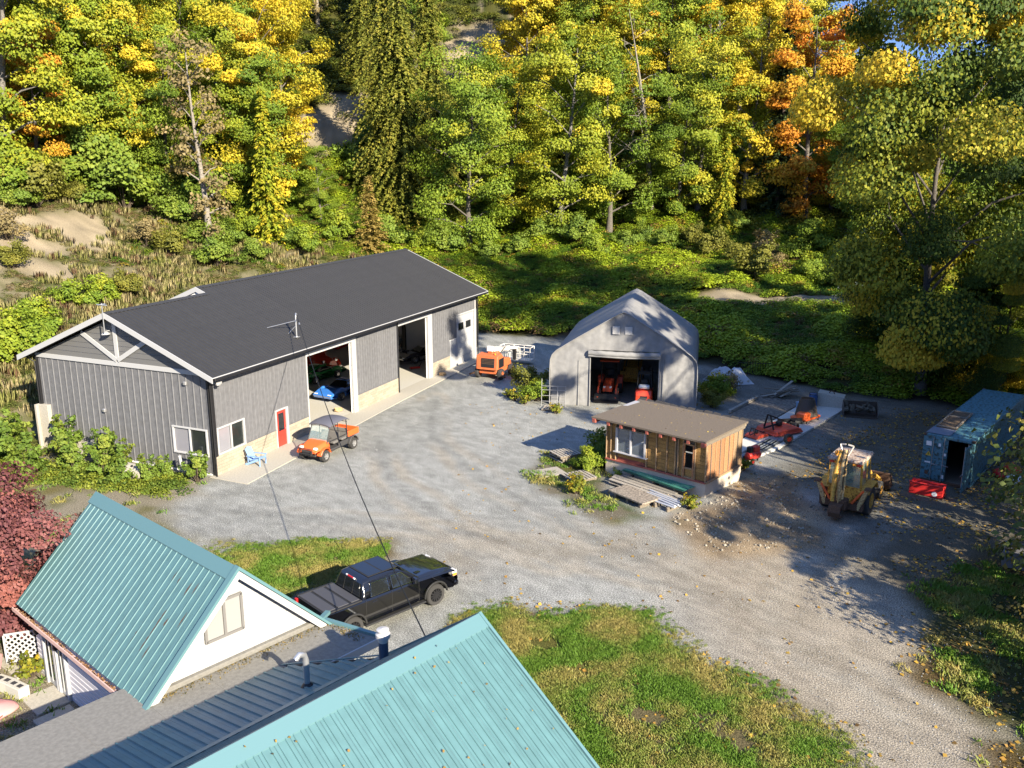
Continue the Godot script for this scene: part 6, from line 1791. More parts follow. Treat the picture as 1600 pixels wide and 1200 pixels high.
	for s in [-1.0, 1.0]:
		for x in [-0.75, 0.65]:
			wheel(y, Vector3(x, 0.42, s * 0.68), 0.42, 0.28, yel, 5, 0.5, s)
		obj("guard_post", B.new().tube([Vector3(-0.6, 1.2, s * 0.45), Vector3(-0.5, 2.2, s * 0.42), Vector3(0.4, 2.2, s * 0.42), Vector3(0.55, 1.1, s * 0.45)], [0.04], 6), black, y)
		obj("lift_arm", B.new().bar(Vector3(-0.9, 1.5, s * 0.62), Vector3(1.3, 0.7, s * 0.62), 0.12, 0.16), yel, y)
	obj("bucket", B.new().slab(PackedVector2Array([Vector2(1.2, 0.9), Vector2(1.25, 0.3), Vector2(1.8, 0.2), Vector2(1.8, 0.26), Vector2(1.32, 0.36), Vector2(1.27, 0.9)]), -0.85, 0.85), yel, y)

# ---------------------------------------------------------------- yard things
func pallet() -> Node3D:
	var t := thing("pallet", "weathered grey wooden pallet", "pallet", Vector3.ZERO)
	var m := mat("grey_wood", 0, 0, 0)
	for z in [-0.5, 0.0, 0.5]:
		obj("stringer", B.new().cb(Vector3(0, 0.07, z), Vector3(1.2, 0.1, 0.06), 0.008), m, t)
	for i in 7:
		obj("slat", B.new().paint(Color.WHITE * (1.25 - 0.07 * (i * 5 % 7))).cb(Vector3(-0.54 + i * 0.18, 0.13, 0), Vector3(0.125, 0.022, 1.1), 0.005), mat("pallet_wood", 0.58, 0.52, 0.43, 0.9, 0, noise_tex("grain", 0, 0, 0), 1.5), t)
	for i in 3:
		obj("slat", B.new().cb(Vector3(-0.52 + i * 0.52, 0.011, 0), Vector3(0.11, 0.02, 1.1), 0.005), m, t)
	return t

func build_yard() -> void:
	var grey := mat("grey_wood", 0, 0, 0)
	var dark := mat("dark_metal", 0, 0, 0)
	var rust := mat("rust", 0, 0, 0)
	var conc := mat("concrete", 0, 0, 0)
	# blue deck chair
	var t := thing("deck_chair", "pale blue slatted deck chair on the apron under the window", "chair", P(-14.15, 0.055, 47.25), -0.3)
	var blue := mat("chair_blue", 0.2, 0.33, 0.56, 0.6)
	for i in 5:
		obj("back_slat", B.new().cb(Vector3(-0.34 - 0.0, 0.62, -0.24 + i * 0.12), Vector3(0.025, 0.82 - absf(i - 2) * 0.07, 0.105), 0.01, Basis(Vector3(0, 0, 1), 0.42)), blue, t)
	for i in 5:
		obj("seat_slat", B.new().cb(Vector3(-0.2 + i * 0.13, 0.28 + i * 0.035, 0), Vector3(0.11, 0.025, 0.56), 0.008, Basis(Vector3(0, 0, 1), 0.26)), blue, t)
	for s in [-1.0, 1.0]:
		obj("leg", B.new().bar(Vector3(0.42, 0, s * 0.3), Vector3(0.42, 0.52, s * 0.3), 0.09, 0.03), blue, t)
		obj("leg", B.new().bar(Vector3(-0.5, 0.02, s * 0.27), Vector3(0.4, 0.4, s * 0.27), 0.03, 0.12), blue, t)
		obj("armrest", B.new().cb(Vector3(0.05, 0.55, s * 0.33), Vector3(0.85, 0.025, 0.14), 0.01), blue, t)
		obj("leg", B.new().bar(Vector3(-0.3, 0.2, s * 0.3), Vector3(-0.3, 0.54, s * 0.3), 0.06, 0.03), blue, t)
	# concrete pad: pale slab and darker slab
	var pad := obj("concrete_pad", B.new().plate([P(13.0, 0, 47.6), P(15.6, 0, 50.0), P(22.6, 0, 58.6), P(20.4, 0, 60.3), P(12.6, 0, 50.0)], Vector3(0, 0.13, 0)), mat("pad_concrete", 0.62, 0.6, 0.54, 0.9, 0, noise_tex("conc", 0, 0, 0), 0.35))
	meta(pad, "pale concrete pad crowded with mower decks behind the wooden hut", "", "", "structure")
	pad = obj("paving", B.new().plate([P(12.5, 0, 50.1), P(20.3, 0, 60.4), P(17.4, 0, 61.8), P(11.5, 0, 52.5)], Vector3(0, 0.11, 0)), mat("paving_tan", 0.3, 0.26, 0.21, 0.95, 0, noise_tex("stain", 0, 0, 0), 0.4))
	meta(pad, "brownish slab beside the pale concrete pad", "", "", "structure")
	# ribbed sheets on the pad
	var zinc := mat("zinc_sheet", 0.3, 0.33, 0.36, 0.4, 0.5, noise_tex("cloudy", 0, 0, 0), 0.5)
	for i in 3:
		t = thing("roofing_sheets", ["stack of grey ribbed metal sheets nearest the red compressor", "middle stack of grey ribbed metal sheets on the pad", "stack of grey ribbed metal sheets nearest the red mower deck"][i], "metal sheets", P(13.9 + i * 0.62, 0.135, 49.1 + i * 0.75), 0.86, "ribbed metal sheets on the pad")
		for j in 3:
			obj("sheet", ribbed(Vector3(-1.7 + j * 0.04, 0.01 + j * 0.035, 0.42), Vector3(0, 0, -1), Vector3(3.6 - i * 0.3, 0, 0), Vector3.UP, 0.86, 4, 0.06, 0.03), zinc, t)
	# compressor
	t = thing("compressor", "red wheeled compressor standing at the hut's back corner", "compressor", P(13.45, 0.0, 47.75), 0.6)
	var red := mat("red_paint", 0, 0, 0)
	obj("tank", B.new().lathe(Vector3(-0.5, 0.42, 0), Vector3.RIGHT, [Vector2(0, 0), Vector2(0.2, 0.04), Vector2(0.25, 0.12), Vector2(0.25, 0.88), Vector2(0.2, 0.96), Vector2(0, 1.0)], 18), red, t)
	obj("motor", B.new().cb(Vector3(0.15, 0.78, 0), Vector3(0.5, 0.32, 0.34), 0.05), red, t)
	obj("pump", B.new().cb(Vector3(-0.28, 0.78, 0), Vector3(0.28, 0.36, 0.3), 0.04), dark, t)
	for s in [-0.3, 0.3]:
		wheel(t, Vector3(-0.35, 0.18, s), 0.18, 0.08, red, 4, 0.5, signf(s))
	obj("handle", B.new().tube([Vector3(0.4, 0.6, -0.2), Vector3(0.85, 0.85, -0.2), Vector3(0.85, 0.85, 0.2), Vector3(0.4, 0.6, 0.2)], [0.02], 6), dark, t)
	obj("leg", B.new().bar(Vector3(0.4, 0, 0), Vector3(0.4, 0.3, 0), 0.06, 0.06), dark, t)
	# rotary mower decks
	var deck_red := mat("deck_red", 0.58, 0.07, 0.03, 0.5)
	for q in [[16.35, 52.9, 0.5, 1.15, "red rotary mower deck with a black triangular hitch on the concrete pad"], [14.75, 52.0, 0.7, 0.6, "small red implement with upright black hitch frame, left of the mower deck"]]:
		t = thing("mower_deck", q[4], "mower deck", P(q[0], 0.135, q[1]), q[2])
		t.scale = Vector3.ONE * q[3]
		obj("deck", B.new().slab(PackedVector2Array([Vector2(-0.9, 0.12), Vector2(-0.85, 0.3), Vector2(-0.5, 0.38), Vector2(0.6, 0.38), Vector2(0.95, 0.28), Vector2(1.0, 0.1)]), -0.75, 0.75, 0.05), deck_red, t)
		obj("skirt", B.new().cb(Vector3(0.05, 0.12, 0), Vector3(1.98, 0.1, 1.56), 0.04), deck_red, t)
		obj("gearbox", B.new().cb(Vector3(0, 0.5, 0), Vector3(0.3, 0.26, 0.3), 0.05), dark, t)
		for s in [-1.0, 1.0]:
			obj("hitch_frame", B.new().bar(Vector3(-0.7, 0.35, s * 0.35), Vector3(-0.75, 1.1, s * 0.08), 0.07, 0.06).bar(Vector3(-0.75, 1.08, s * 0.06), Vector3(0.75, 0.42, s * 0.3), 0.07, 0.05), dark, t)
		var wl := obj("tail_wheel", B.new().lathe(Vector3(1.3, 0.18, -0.05), Vector3(0, 0, 1), [Vector2(0.1, 0), Vector2(0.18, 0.01), Vector2(0.18, 0.1), Vector2(0.1, 0.11)], 18), mat("rubber", 0, 0, 0), t)
		obj("wheel_arm", B.new().bar(Vector3(0.9, 0.35, 0), Vector3(1.3, 0.2, 0), 0.08, 0.06), dark, wl)
		obj("drive_shaft", B.new().rod(Vector3(-0.1, 0.5, 0), Vector3(-1.15, 0.45, 0.1), 0.05, 8), dark, t)
	t = thing("hopper_spreader", "orange mower with a dark tapered hopper at the far side of the pad", "spreader", P(18.9, 0.135, 55.6), 0.7)
	obj("hopper", B.new().lathe(Vector3(0, 0.35, 0), Vector3.UP, [Vector2(0.0, 0), Vector2(0.72, 0.02), Vector2(0.45, 1.1), Vector2(0.4, 1.1), Vector2(0.4, 0.95), Vector2(0, 0.95)], 20), mat("hopper_brown", 0.07, 0.05, 0.035, 0.6), t)
	obj("shroud", B.new().cb(Vector3(-0.55, 0.45, 0.2), Vector3(0.9, 0.5, 0.7), 0.1), mat("orange_paint", 0, 0, 0), t)
	obj("deck", B.new().cb(Vector3(-0.1, 0.25, 0), Vector3(1.7, 0.18, 1.2), 0.06), mat("orange_paint", 0, 0, 0), t)
	for q in [[-0.7, 0.5], [-0.7, -0.5], [0.6, 0.5], [0.6, -0.5]]:
		obj("leg", B.new().rod(Vector3(q[0], 0.0, q[1]), Vector3(q[0], 0.3, q[1]), 0.04), dark, t)
	t = thing("grader_blade", "long black grader blade between the red deck and the dark hopper", "blade", P(17.6, 0.135, 54.6), 0.15)
	obj("blade", B.new().slab(PackedVector2Array([Vector2(-0.02, 0), Vector2(0.03, 0.2), Vector2(-0.02, 0.42), Vector2(-0.06, 0.42), Vector2(-0.01, 0.2), Vector2(-0.06, 0)]), -0.9, 0.9), dark, t)
	t.rotation.y = 1.75
	obj("blade_arm", B.new().bar(Vector3(-0.02, 0.3, 0), Vector3(-0.7, 0.4, 0), 0.1, 0.1), dark, t)
	t = thing("wheel_hub", "lone tractor wheel lying at the front edge of the pad", "wheel", P(16.3, 0.13, 50.7), 0.3)
	wheel(t, Vector3(0, 0.3, 0), 0.3, 0.2, deck_red, 5, 0.5, 1.0)
	# blue barrel and chair-like frame, concrete block, debris bucket
	t = thing("blue_barrel", "blue plastic barrel at the far corner of the pad", "barrel", P(20.4, 0.13, 58.9))
	obj("drum", B.new().lathe(Vector3.ZERO, Vector3.UP, [Vector2(0, 0), Vector2(0.26, 0), Vector2(0.29, 0.1), Vector2(0.29, 0.75), Vector2(0.26, 0.88), Vector2(0, 0.9)], 18), mat("barrel_blue", 0.03, 0.08, 0.2, 0.45), t)
	obj("lid_ring", B.new().lathe(Vector3(0, 0.85, 0), Vector3.UP, [Vector2(0.27, 0), Vector2(0.29, 0.02), Vector2(0.27, 0.05)], 18), dark, t)
	t = thing("water_tote", "small pale blue crate beside the blue barrel", "crate", P(19.6, 0.13, 58.4), 0.5)
	obj("box", B.new().cb(Vector3(0, 0.22, 0), Vector3(0.9, 0.42, 0.5), 0.04), mat("crate_blue", 0.2, 0.32, 0.45, 0.6), t)
	obj("rim", B.new().cb(Vector3(0, 0.44, 0), Vector3(0.96, 0.05, 0.56), 0.015), mat("crate_blue", 0, 0, 0), t)
	t = thing("concrete_block", "big beige concrete block at the right end of the pad", "concrete block", P(21.75, 0.0, 59.2), -0.45)
	obj("block", B.new().hexa2([Vector3(-0.9, 0, 0.55), Vector3(0.9, 0, 0.55), Vector3(0.85, 0.85, 0.5), Vector3(-0.85, 1.05, 0.5)], Vector3(0, 0, -1.0)), conc, t)
	obj("lifting_loop", B.new().tube([Vector3(-0.2, 0.9, 0), Vector3(-0.1, 1.12, 0), Vector3(0.1, 1.1, 0), Vector3(0.2, 0.88, 0)], [0.03], 6), rust, t)
	t = thing("loader_bucket", "rusty brown loader bucket heaped with debris right of the concrete block", "bucket", P(22.9, 0, 57.0), -0.25)
	obj("shell", B.new().slab(PackedVector2Array([Vector2(-0.5, 0.9), Vector2(-0.55, 0.3), Vector2(-0.3, 0.02), Vector2(0.55, 0.0), Vector2(0.55, 0.06), Vector2(-0.26, 0.08), Vector2(-0.48, 0.32), Vector2(-0.45, 0.9)]), -1.05, 1.05), mat("hopper_brown", 0, 0, 0), t)
	for s in [-1.05, 1.05]:
		obj("side_plate", B.new().slab(PackedVector2Array([Vector2(-0.5, 0.88), Vector2(-0.52, 0.3), Vector2(-0.3, 0.05), Vector2(0.5, 0.05), Vector2(0.1, 0.75)]), s - 0.025, s + 0.025), mat("hopper_brown", 0, 0, 0), t)
	t.rotation.y = -PI / 2 - 0.25
	var heap := B.new()
	rng.seed = 77
	for i in 26:
		heap.cb(Vector3(rng.randf_range(-0.4, 0.4), rng.randf_range(0.3, 0.8), rng.randf_range(-0.9, 0.9)), Vector3(rng.randf_range(0.15, 0.5), rng.randf_range(0.05, 0.2), rng.randf_range(0.1, 0.4)), 0.03, Basis(rdir(), rng.randf() * 3.0))
	meta(obj("debris", heap, mat("debris", 0.1, 0.085, 0.06, 0.9), t), "", "", "", "stuff")
	# scrap timber and bent frames beyond the slab
	t = thing("scrap_lumber", "heap of old grey boards at the back edge of the slabs", "lumber heap", P(19.0, 0.0, 61.6), 0.4)
	for i in 11:
		obj("board", B.new().cb(Vector3(rng.randf_range(-0.5, 0.5), 0.08 + i * 0.06, rng.randf_range(-0.4, 0.4)), Vector3(rng.randf_range(1.6, 2.8), 0.05, 0.2), 0.01, Basis(Vector3.UP, rng.randf_range(-0.5, 0.5)) * Basis(Vector3(0, 0, 1), rng.randf_range(-0.12, 0.25))), grey if i % 3 else mat("pallet_wood", 0, 0, 0), t)
	t = thing("timber_beam", "long grey timber lying along the back edge of the brown slab", "timber", P(15.8, 0.11, 59.2), 0.92)
	obj("beam", B.new().cb(Vector3(0, 0.1, 0), Vector3(4.6, 0.2, 0.22), 0.02), mat("pallet_wood", 0, 0, 0), t)
	obj("bolt_plate", B.new().cb(Vector3(1.9, 0.205, 0), Vector3(0.2, 0.015, 0.14), 0.004), rust, t)
	# white tarpaulin over a heap
	var rings := []
	for j in 13:
		var row := PackedVector3Array()
		for i in 15:
			var x := (i / 14.0 - 0.5) * 3.2
			var z := (j / 12.0 - 0.5) * 2.2
			var f := clampf(1.0 - pow(absf(x) / 1.6, 4), 0, 1) * clampf(1.0 - pow(absf(z) / 1.1, 4), 0, 1)
			row.append(Vector3(x, 0.03 + f * (0.95 + noise2.get_noise_2d(x * 90, z * 90) * 0.7), z))
		rings.append(row)
	t = thing("tarpaulin", "crumpled white tarpaulin over a heap right of the fabric shelter", "tarpaulin", P(16.4, 0.0, 66.2), 0.2)
	obj("sheet", B.new().loft(rings, false, false, true, Vector3.UP), mat("tarp_white", 0.6, 0.61, 0.63, 0.7), t)
	for q in [[-1.2, 0.8], [1.1, 0.9], [0.2, -0.9]]:
		obj("weight_stone", B.new().cb(Vector3(q[0], 0.2, q[1]), Vector3(0.3, 0.25, 0.25), 0.08), conc, t)
	# iron railing panel beyond the tarpaulin
	t = thing("iron_railing", "dark iron railing panel standing behind the white tarpaulin", "railing", P(18.9, 0, 68.5), -0.15)
	for y in [0.15, 0.95]:
		obj("rail", B.new().bar(Vector3(-1.3, y, 0), Vector3(1.3, y, 0), 0.04, 0.04), dark, t)
	for i in 14:
		obj("picket", B.new().rod(Vector3(-1.25 + i * 0.192, 0.02, 0), Vector3(-1.25 + i * 0.192, 1.15, 0), 0.018, 5), dark, t)
	# mesh rack and pallet beside the shelter door
	t = thing("mesh_rack", "rusty steel mesh rack leaning at the left front corner of the shelter", "rack", P(2.55, 0, 59.35), -0.2)
	for x in [-0.55, 0.0, 0.55, 1.1]:
		obj("upright", B.new().rod(Vector3(x, 0, 0), Vector3(x, 1.9 if x < 0 else 1.45, -0.15), 0.025, 6), mat("grey_rim", 0, 0, 0), t)
	for y in [0.35, 0.75, 1.15, 1.42]:
		obj("bar", B.new().rod(Vector3(-0.55, y, -0.02), Vector3(1.1, y, -0.1), 0.018, 6), mat("grey_rim", 0, 0, 0), t)
	var p0 := pallet()
	p0.position = P(2.7, 0.0, 58.6)
	p0.rotation.y = -0.3
	meta(p0, "wooden pallet on the ground in front of the mesh rack", "", "wooden pallets")
	copy(p0, "pallet", "lowest pallet of the stack of three on the gravel beside the hut's brambles", P(3.0, 0.0, 48.1), 0.55, "wooden pallets", 1.15)
	copy(p0, "pallet", "middle pallet of the stack of three beside the hut's brambles", P(3.03, 0.165, 48.13), 0.6, "wooden pallets", 1.15)
	copy(p0, "pallet", "top pallet of the stack of three beside the hut's brambles", P(3.0, 0.33, 48.08), 0.5, "wooden pallets", 1.15)
	copy(p0, "pallet", "grey pallet lying flat in the weeds before the stack of pallets", P(3.55, 0.0, 45.15), 0.5, "wooden pallets", 1.2)
	t = thing("plywood_sheet", "weathered grey plywood sheet flat on the gravel left of the weeds", "plywood sheet", P(1.95, 0.0, 45.9), 0.45)
	obj("sheet", B.new().cb(Vector3(0, 0.06, 0), Vector3(1.7, 0.04, 1.2), 0.01), mat("pallet_wood", 0, 0, 0), t)
	obj("batten", B.new().cb(Vector3(0, 0.02, 0.3), Vector3(1.5, 0.04, 0.08), 0.01), grey, t)
	# boards, door and green sheets in front of the hut
	t = thing("door_slab", "old tan door laid flat as a table top before the hut", "door", P(6.05, 0.0, 41.9), -0.92)
	obj("panel", B.new().cb(Vector3(0, 0.34, 0), Vector3(2.4, 0.1, 1.25), 0.02), mat("door_tan", 0.44, 0.37, 0.29, 0.85, 0, noise_tex("stain", 0, 0, 0), 0.7), t)
	for x in [-0.85, 0.0, 0.85]:
		obj("bearer", B.new().cb(Vector3(x, 0.15, 0), Vector3(0.14, 0.3, 1.0), 0.015), grey, t)
	rng.seed = 15
	t = thing("board_stack", "stack of pale grey boards between the tan door and the green sheets", "boards", P(6.75, 0, 43.0), -0.86)
	for i in 12:
		obj("board", B.new().paint(Color.WHITE * rng.randf_range(0.6, 1.25)).cb(Vector3(rng.randf_range(-0.25, 0.25), 0.16 + (i / 4) * 0.08, -0.5 + (i % 4) * 0.3 + rng.randf() * 0.05), Vector3(rng.randf_range(3.6, 4.8), 0.05, 0.22), 0.01, Basis(Vector3.UP, rng.randf_range(-0.05, 0.05))), mat("pallet_wood", 0, 0, 0), t)
	t = thing("metal_channels", "bundle of shiny white and silver metal channels at the right end before the hut", "metal channels", P(7.3, 0, 41.3), -0.9)
	for i in 9:
		obj("channel", B.new().cb(Vector3(rng.randf_range(-0.15, 0.15), 0.3 + (i / 5) * 0.06, -0.42 + (i % 5) * 0.19), Vector3(2.1, 0.05, 0.11), 0.008, Basis(Vector3.UP, rng.randf_range(-0.06, 0.06))), mat("channel", 0.6, 0.62, 0.66, 0.35, 0.4), t)
	for x in [-0.8, 0.0, 0.8]:
		obj("bearer", B.new().cb(Vector3(x, 0.13, 0), Vector3(0.12, 0.26, 1.0), 0.015), grey, t)
	t = thing("green_sheets", "stack of dark green ribbed metal sheets against the hut's footing", "metal sheets", P(7.55, 0, 43.75), -0.86)
	for j in 4:
		obj("sheet", ribbed(Vector3(-2.1 + j * 0.05, 0.5 + j * 0.03, 0.55), Vector3(0, 0, -1), Vector3(4.1, 0, 0), Vector3.UP, 1.0, 4, 0.06, 0.03), mat("sheet_green", 0.06, 0.22, 0.16, 0.45), t)
	for x in [-1.5, 0.0, 1.4]:
		obj("bearer", B.new().cb(Vector3(x, 0.25, 0), Vector3(0.12, 0.5, 0.95), 0.015), grey, t)
	t = thing("window_frame", "empty wooden frame lying on the board stack", "frame", P(7.15, 0.27, 42.4), -0.9)
	for q in [[Vector3(0, 0.03, 0.25), Vector3(1.5, 0.06, 0.07)], [Vector3(0, 0.03, -0.25), Vector3(1.5, 0.06, 0.07)], [Vector3(0.72, 0.03, 0), Vector3(0.07, 0.06, 0.44)], [Vector3(-0.72, 0.03, 0), Vector3(0.07, 0.06, 0.44)]]:
		obj("rail", B.new().cb(q[0], q[1], 0.01), mat("pale_wood", 0, 0, 0), t)
	# red bin before the container, bags beside it, dump box at the right
	t = thing("red_bin", "long red steel bin in front of the container's closed door", "bin", P(20.95, 0, 42.75), -0.696)
	var bred := mat("bin_red", 0.62, 0.03, 0.025, 0.4)
	obj("shell", B.new().slab(PackedVector2Array([Vector2(-0.8, 0.02), Vector2(0.8, 0.02), Vector2(0.8, 0.62), Vector2(-0.8, 0.62)]), 0.22, 0.27, 0.01).cb(Vector3(0, 0.04, 0), Vector3(1.58, 0.05, 0.46), 0.01).cb(Vector3(0, 0.3, -0.24), Vector3(1.6, 0.6, 0.05), 0.01).cb(Vector3(-0.78, 0.32, 0), Vector3(0.05, 0.6, 0.44), 0.01).cb(Vector3(0.78, 0.32, 0), Vector3(0.05, 0.6, 0.44), 0.01), bred, t)
	obj("rim", B.new().cb(Vector3(0, 0.63, 0.26), Vector3(1.66, 0.06, 0.07), 0.015).cb(Vector3(0, 0.63, -0.26), Vector3(1.66, 0.06, 0.07), 0.015), bred, t)
	obj("badge", B.new().lathe(Vector3(0.42, 0.2, 0.27), Vector3(0, 0, 1), [Vector2(0.13, 0), Vector2(0.13, 0.006), Vector2(0, 0.006)], 18), mat("label_white", 0, 0, 0), t)
	for q in [[26.0, 45.2, 0, "red cloth bag lying against the container's right side"], [26.9, 45.8, 0, "second red bag, farther along the container"], [26.2, 44.3, 1, "pale grey sack in front of the red bags"]]:
		t = thing("sack", q[3], "bag", P(q[0], 0, q[1]), q[0])
		var rr := []
		for i in 8:
			var f := i / 7.0
			var row := PackedVector3Array()
			for j in 12:
				var a := TAU * j / 12
				var r := 0.42 * sqrt(maxf(sin(PI * clampf(f * 0.92 + 0.06, 0, 1)), 0.02)) * (1.0 + 0.25 * noise2.get_noise_2d(a * 60 + q[0] * 40, f * 90))
				row.append(Vector3(cos(a) * r * 1.2, 0.02 + f * 0.5, sin(a) * r))
			rr.append(row)
		obj("bag", B.new().loft(rr), bred if q[2] == 0 else mat("tarp_white", 0, 0, 0), t)
		obj("tie", B.new().rod(Vector3(0, 0.5, 0), Vector3(0.1, 0.64, 0.05), 0.05), bred if q[2] == 0 else grey, t)
	t = thing("dump_box", "open grey metal box with a reddish inside under the right-hand branches", "dump box", P(21.6, 0, 34.4), -0.5)
	for q in [[Vector3(0, 0.4, 0.6), Vector3(2.2, 0.7, 0.06)], [Vector3(0, 0.4, -0.6), Vector3(2.2, 0.7, 0.06)], [Vector3(1.1, 0.4, 0), Vector3(0.06, 0.7, 1.2)], [Vector3(-1.1, 0.4, 0), Vector3(0.06, 0.7, 1.2)]]:
		obj("side_panel", B.new().cb(q[0], q[1], 0.015), mat("box_grey", 0.14, 0.14, 0.15, 0.6), t)
	obj("floor", B.new().cb(Vector3(0, 0.12, 0), Vector3(2.1, 0.06, 1.1), 0.01), mat("box_inner_red", 0.16, 0.05, 0.04, 0.8), t)
	# low leaning pipe, culvert pipe
	t = thing("standpipe", "short leaning white pipe beside the end-wall window", "pipe", P(-17.6, 0, 45.35))
	obj("pipe", B.new().tube([Vector3(0.12, -0.1, 0), Vector3(-0.02, 1.15, 0)], [0.08], 12), mat("white_trim", 0, 0, 0), t)
	obj("cap", B.new().lathe(Vector3(-0.022, 1.14, 0), Vector3.UP, [Vector2(0.095, 0), Vector2(0.095, 0.05), Vector2(0, 0.07)], 12), mat("white_trim", 0, 0, 0), t)
	t = thing("culvert_pipe", "fat concrete culvert pipe lying in the weeds beside the end wall", "culvert pipe", P(-19.9, 0.42, 44.9), -0.45)
	obj("pipe", B.new().lathe(Vector3(-0.8, 0, 0), Vector3.RIGHT, [Vector2(0.36, 0), Vector2(0.46, 0), Vector2(0.46, 1.6), Vector2(0.36, 1.6), Vector2(0.36, 0)], 26), conc, t)
	obj("lifting_hole", B.new().lathe(Vector3(0.1, 0.4, 0.2), Vector3(0, 0.9, 0.42), [Vector2(0.06, 0), Vector2(0.06, 0.07), Vector2(0, 0.07)], 12), dark, t)
	# power cable from the mast to the house, and the one up to the pole out of frame
	var a := P(-15.75, 0, 45.4) + Basis(Vector3.UP, 1.165) * U(8.3, 7.42, 0.44)
	var hb := Basis(Vector3.UP, deg_to_rad(48.3))
	var b := P(-7.575, 0, 22.9) + hb * Vector3(2.12, 4.1, 5.6)
	t = thing("power_cable", "black power cable sagging from the roof mast to the house gable", "cable", a)
	var pts := []
	for i in 25:
		var f := i / 24.0
		pts.append((b - a) * f + Vector3(0, -1.1 * 4.0 * f * (1.0 - f), 0))
	obj("wire", B.new().tube(pts, [0.02], 5), dark, t)
	obj("connector", B.new().lathe(pts[1], (pts[2] - pts[1]), [Vector2(0.02, -0.15), Vector2(0.045, -0.1), Vector2(0.045, 0.1), Vector2(0.02, 0.15)], 8), mat("galvanised", 0, 0, 0), t)
	# small litter at the bay jambs
	for q in [[13.2, 1.2, "crumpled tan rag beside the first bay's jamb"], [25.0, -0.5, "coil of tan hose on the apron beside the second bay"]]:
		t = thing("rag" if q[0] < 20 else "hose_coil", q[2], "rag" if q[0] < 20 else "hose", P(-15.75, 0.06, 45.4) + Basis(Vector3.UP, 1.165) * U(q[0], 0, q[1]), 0.4)
		var co := []
		for i in 50:
			var an := i * 0.55
			co.append(Vector3(cos(an) * (0.24 + 0.06 * sin(i * 1.7)), 0.03 + i * 0.003, sin(an) * (0.2 + 0.05 * cos(i * 2.1))))
		obj("coil", B.new().tube(co, [0.03], 6), mat("tan_hose", 0.5, 0.33, 0.16, 0.7), t)

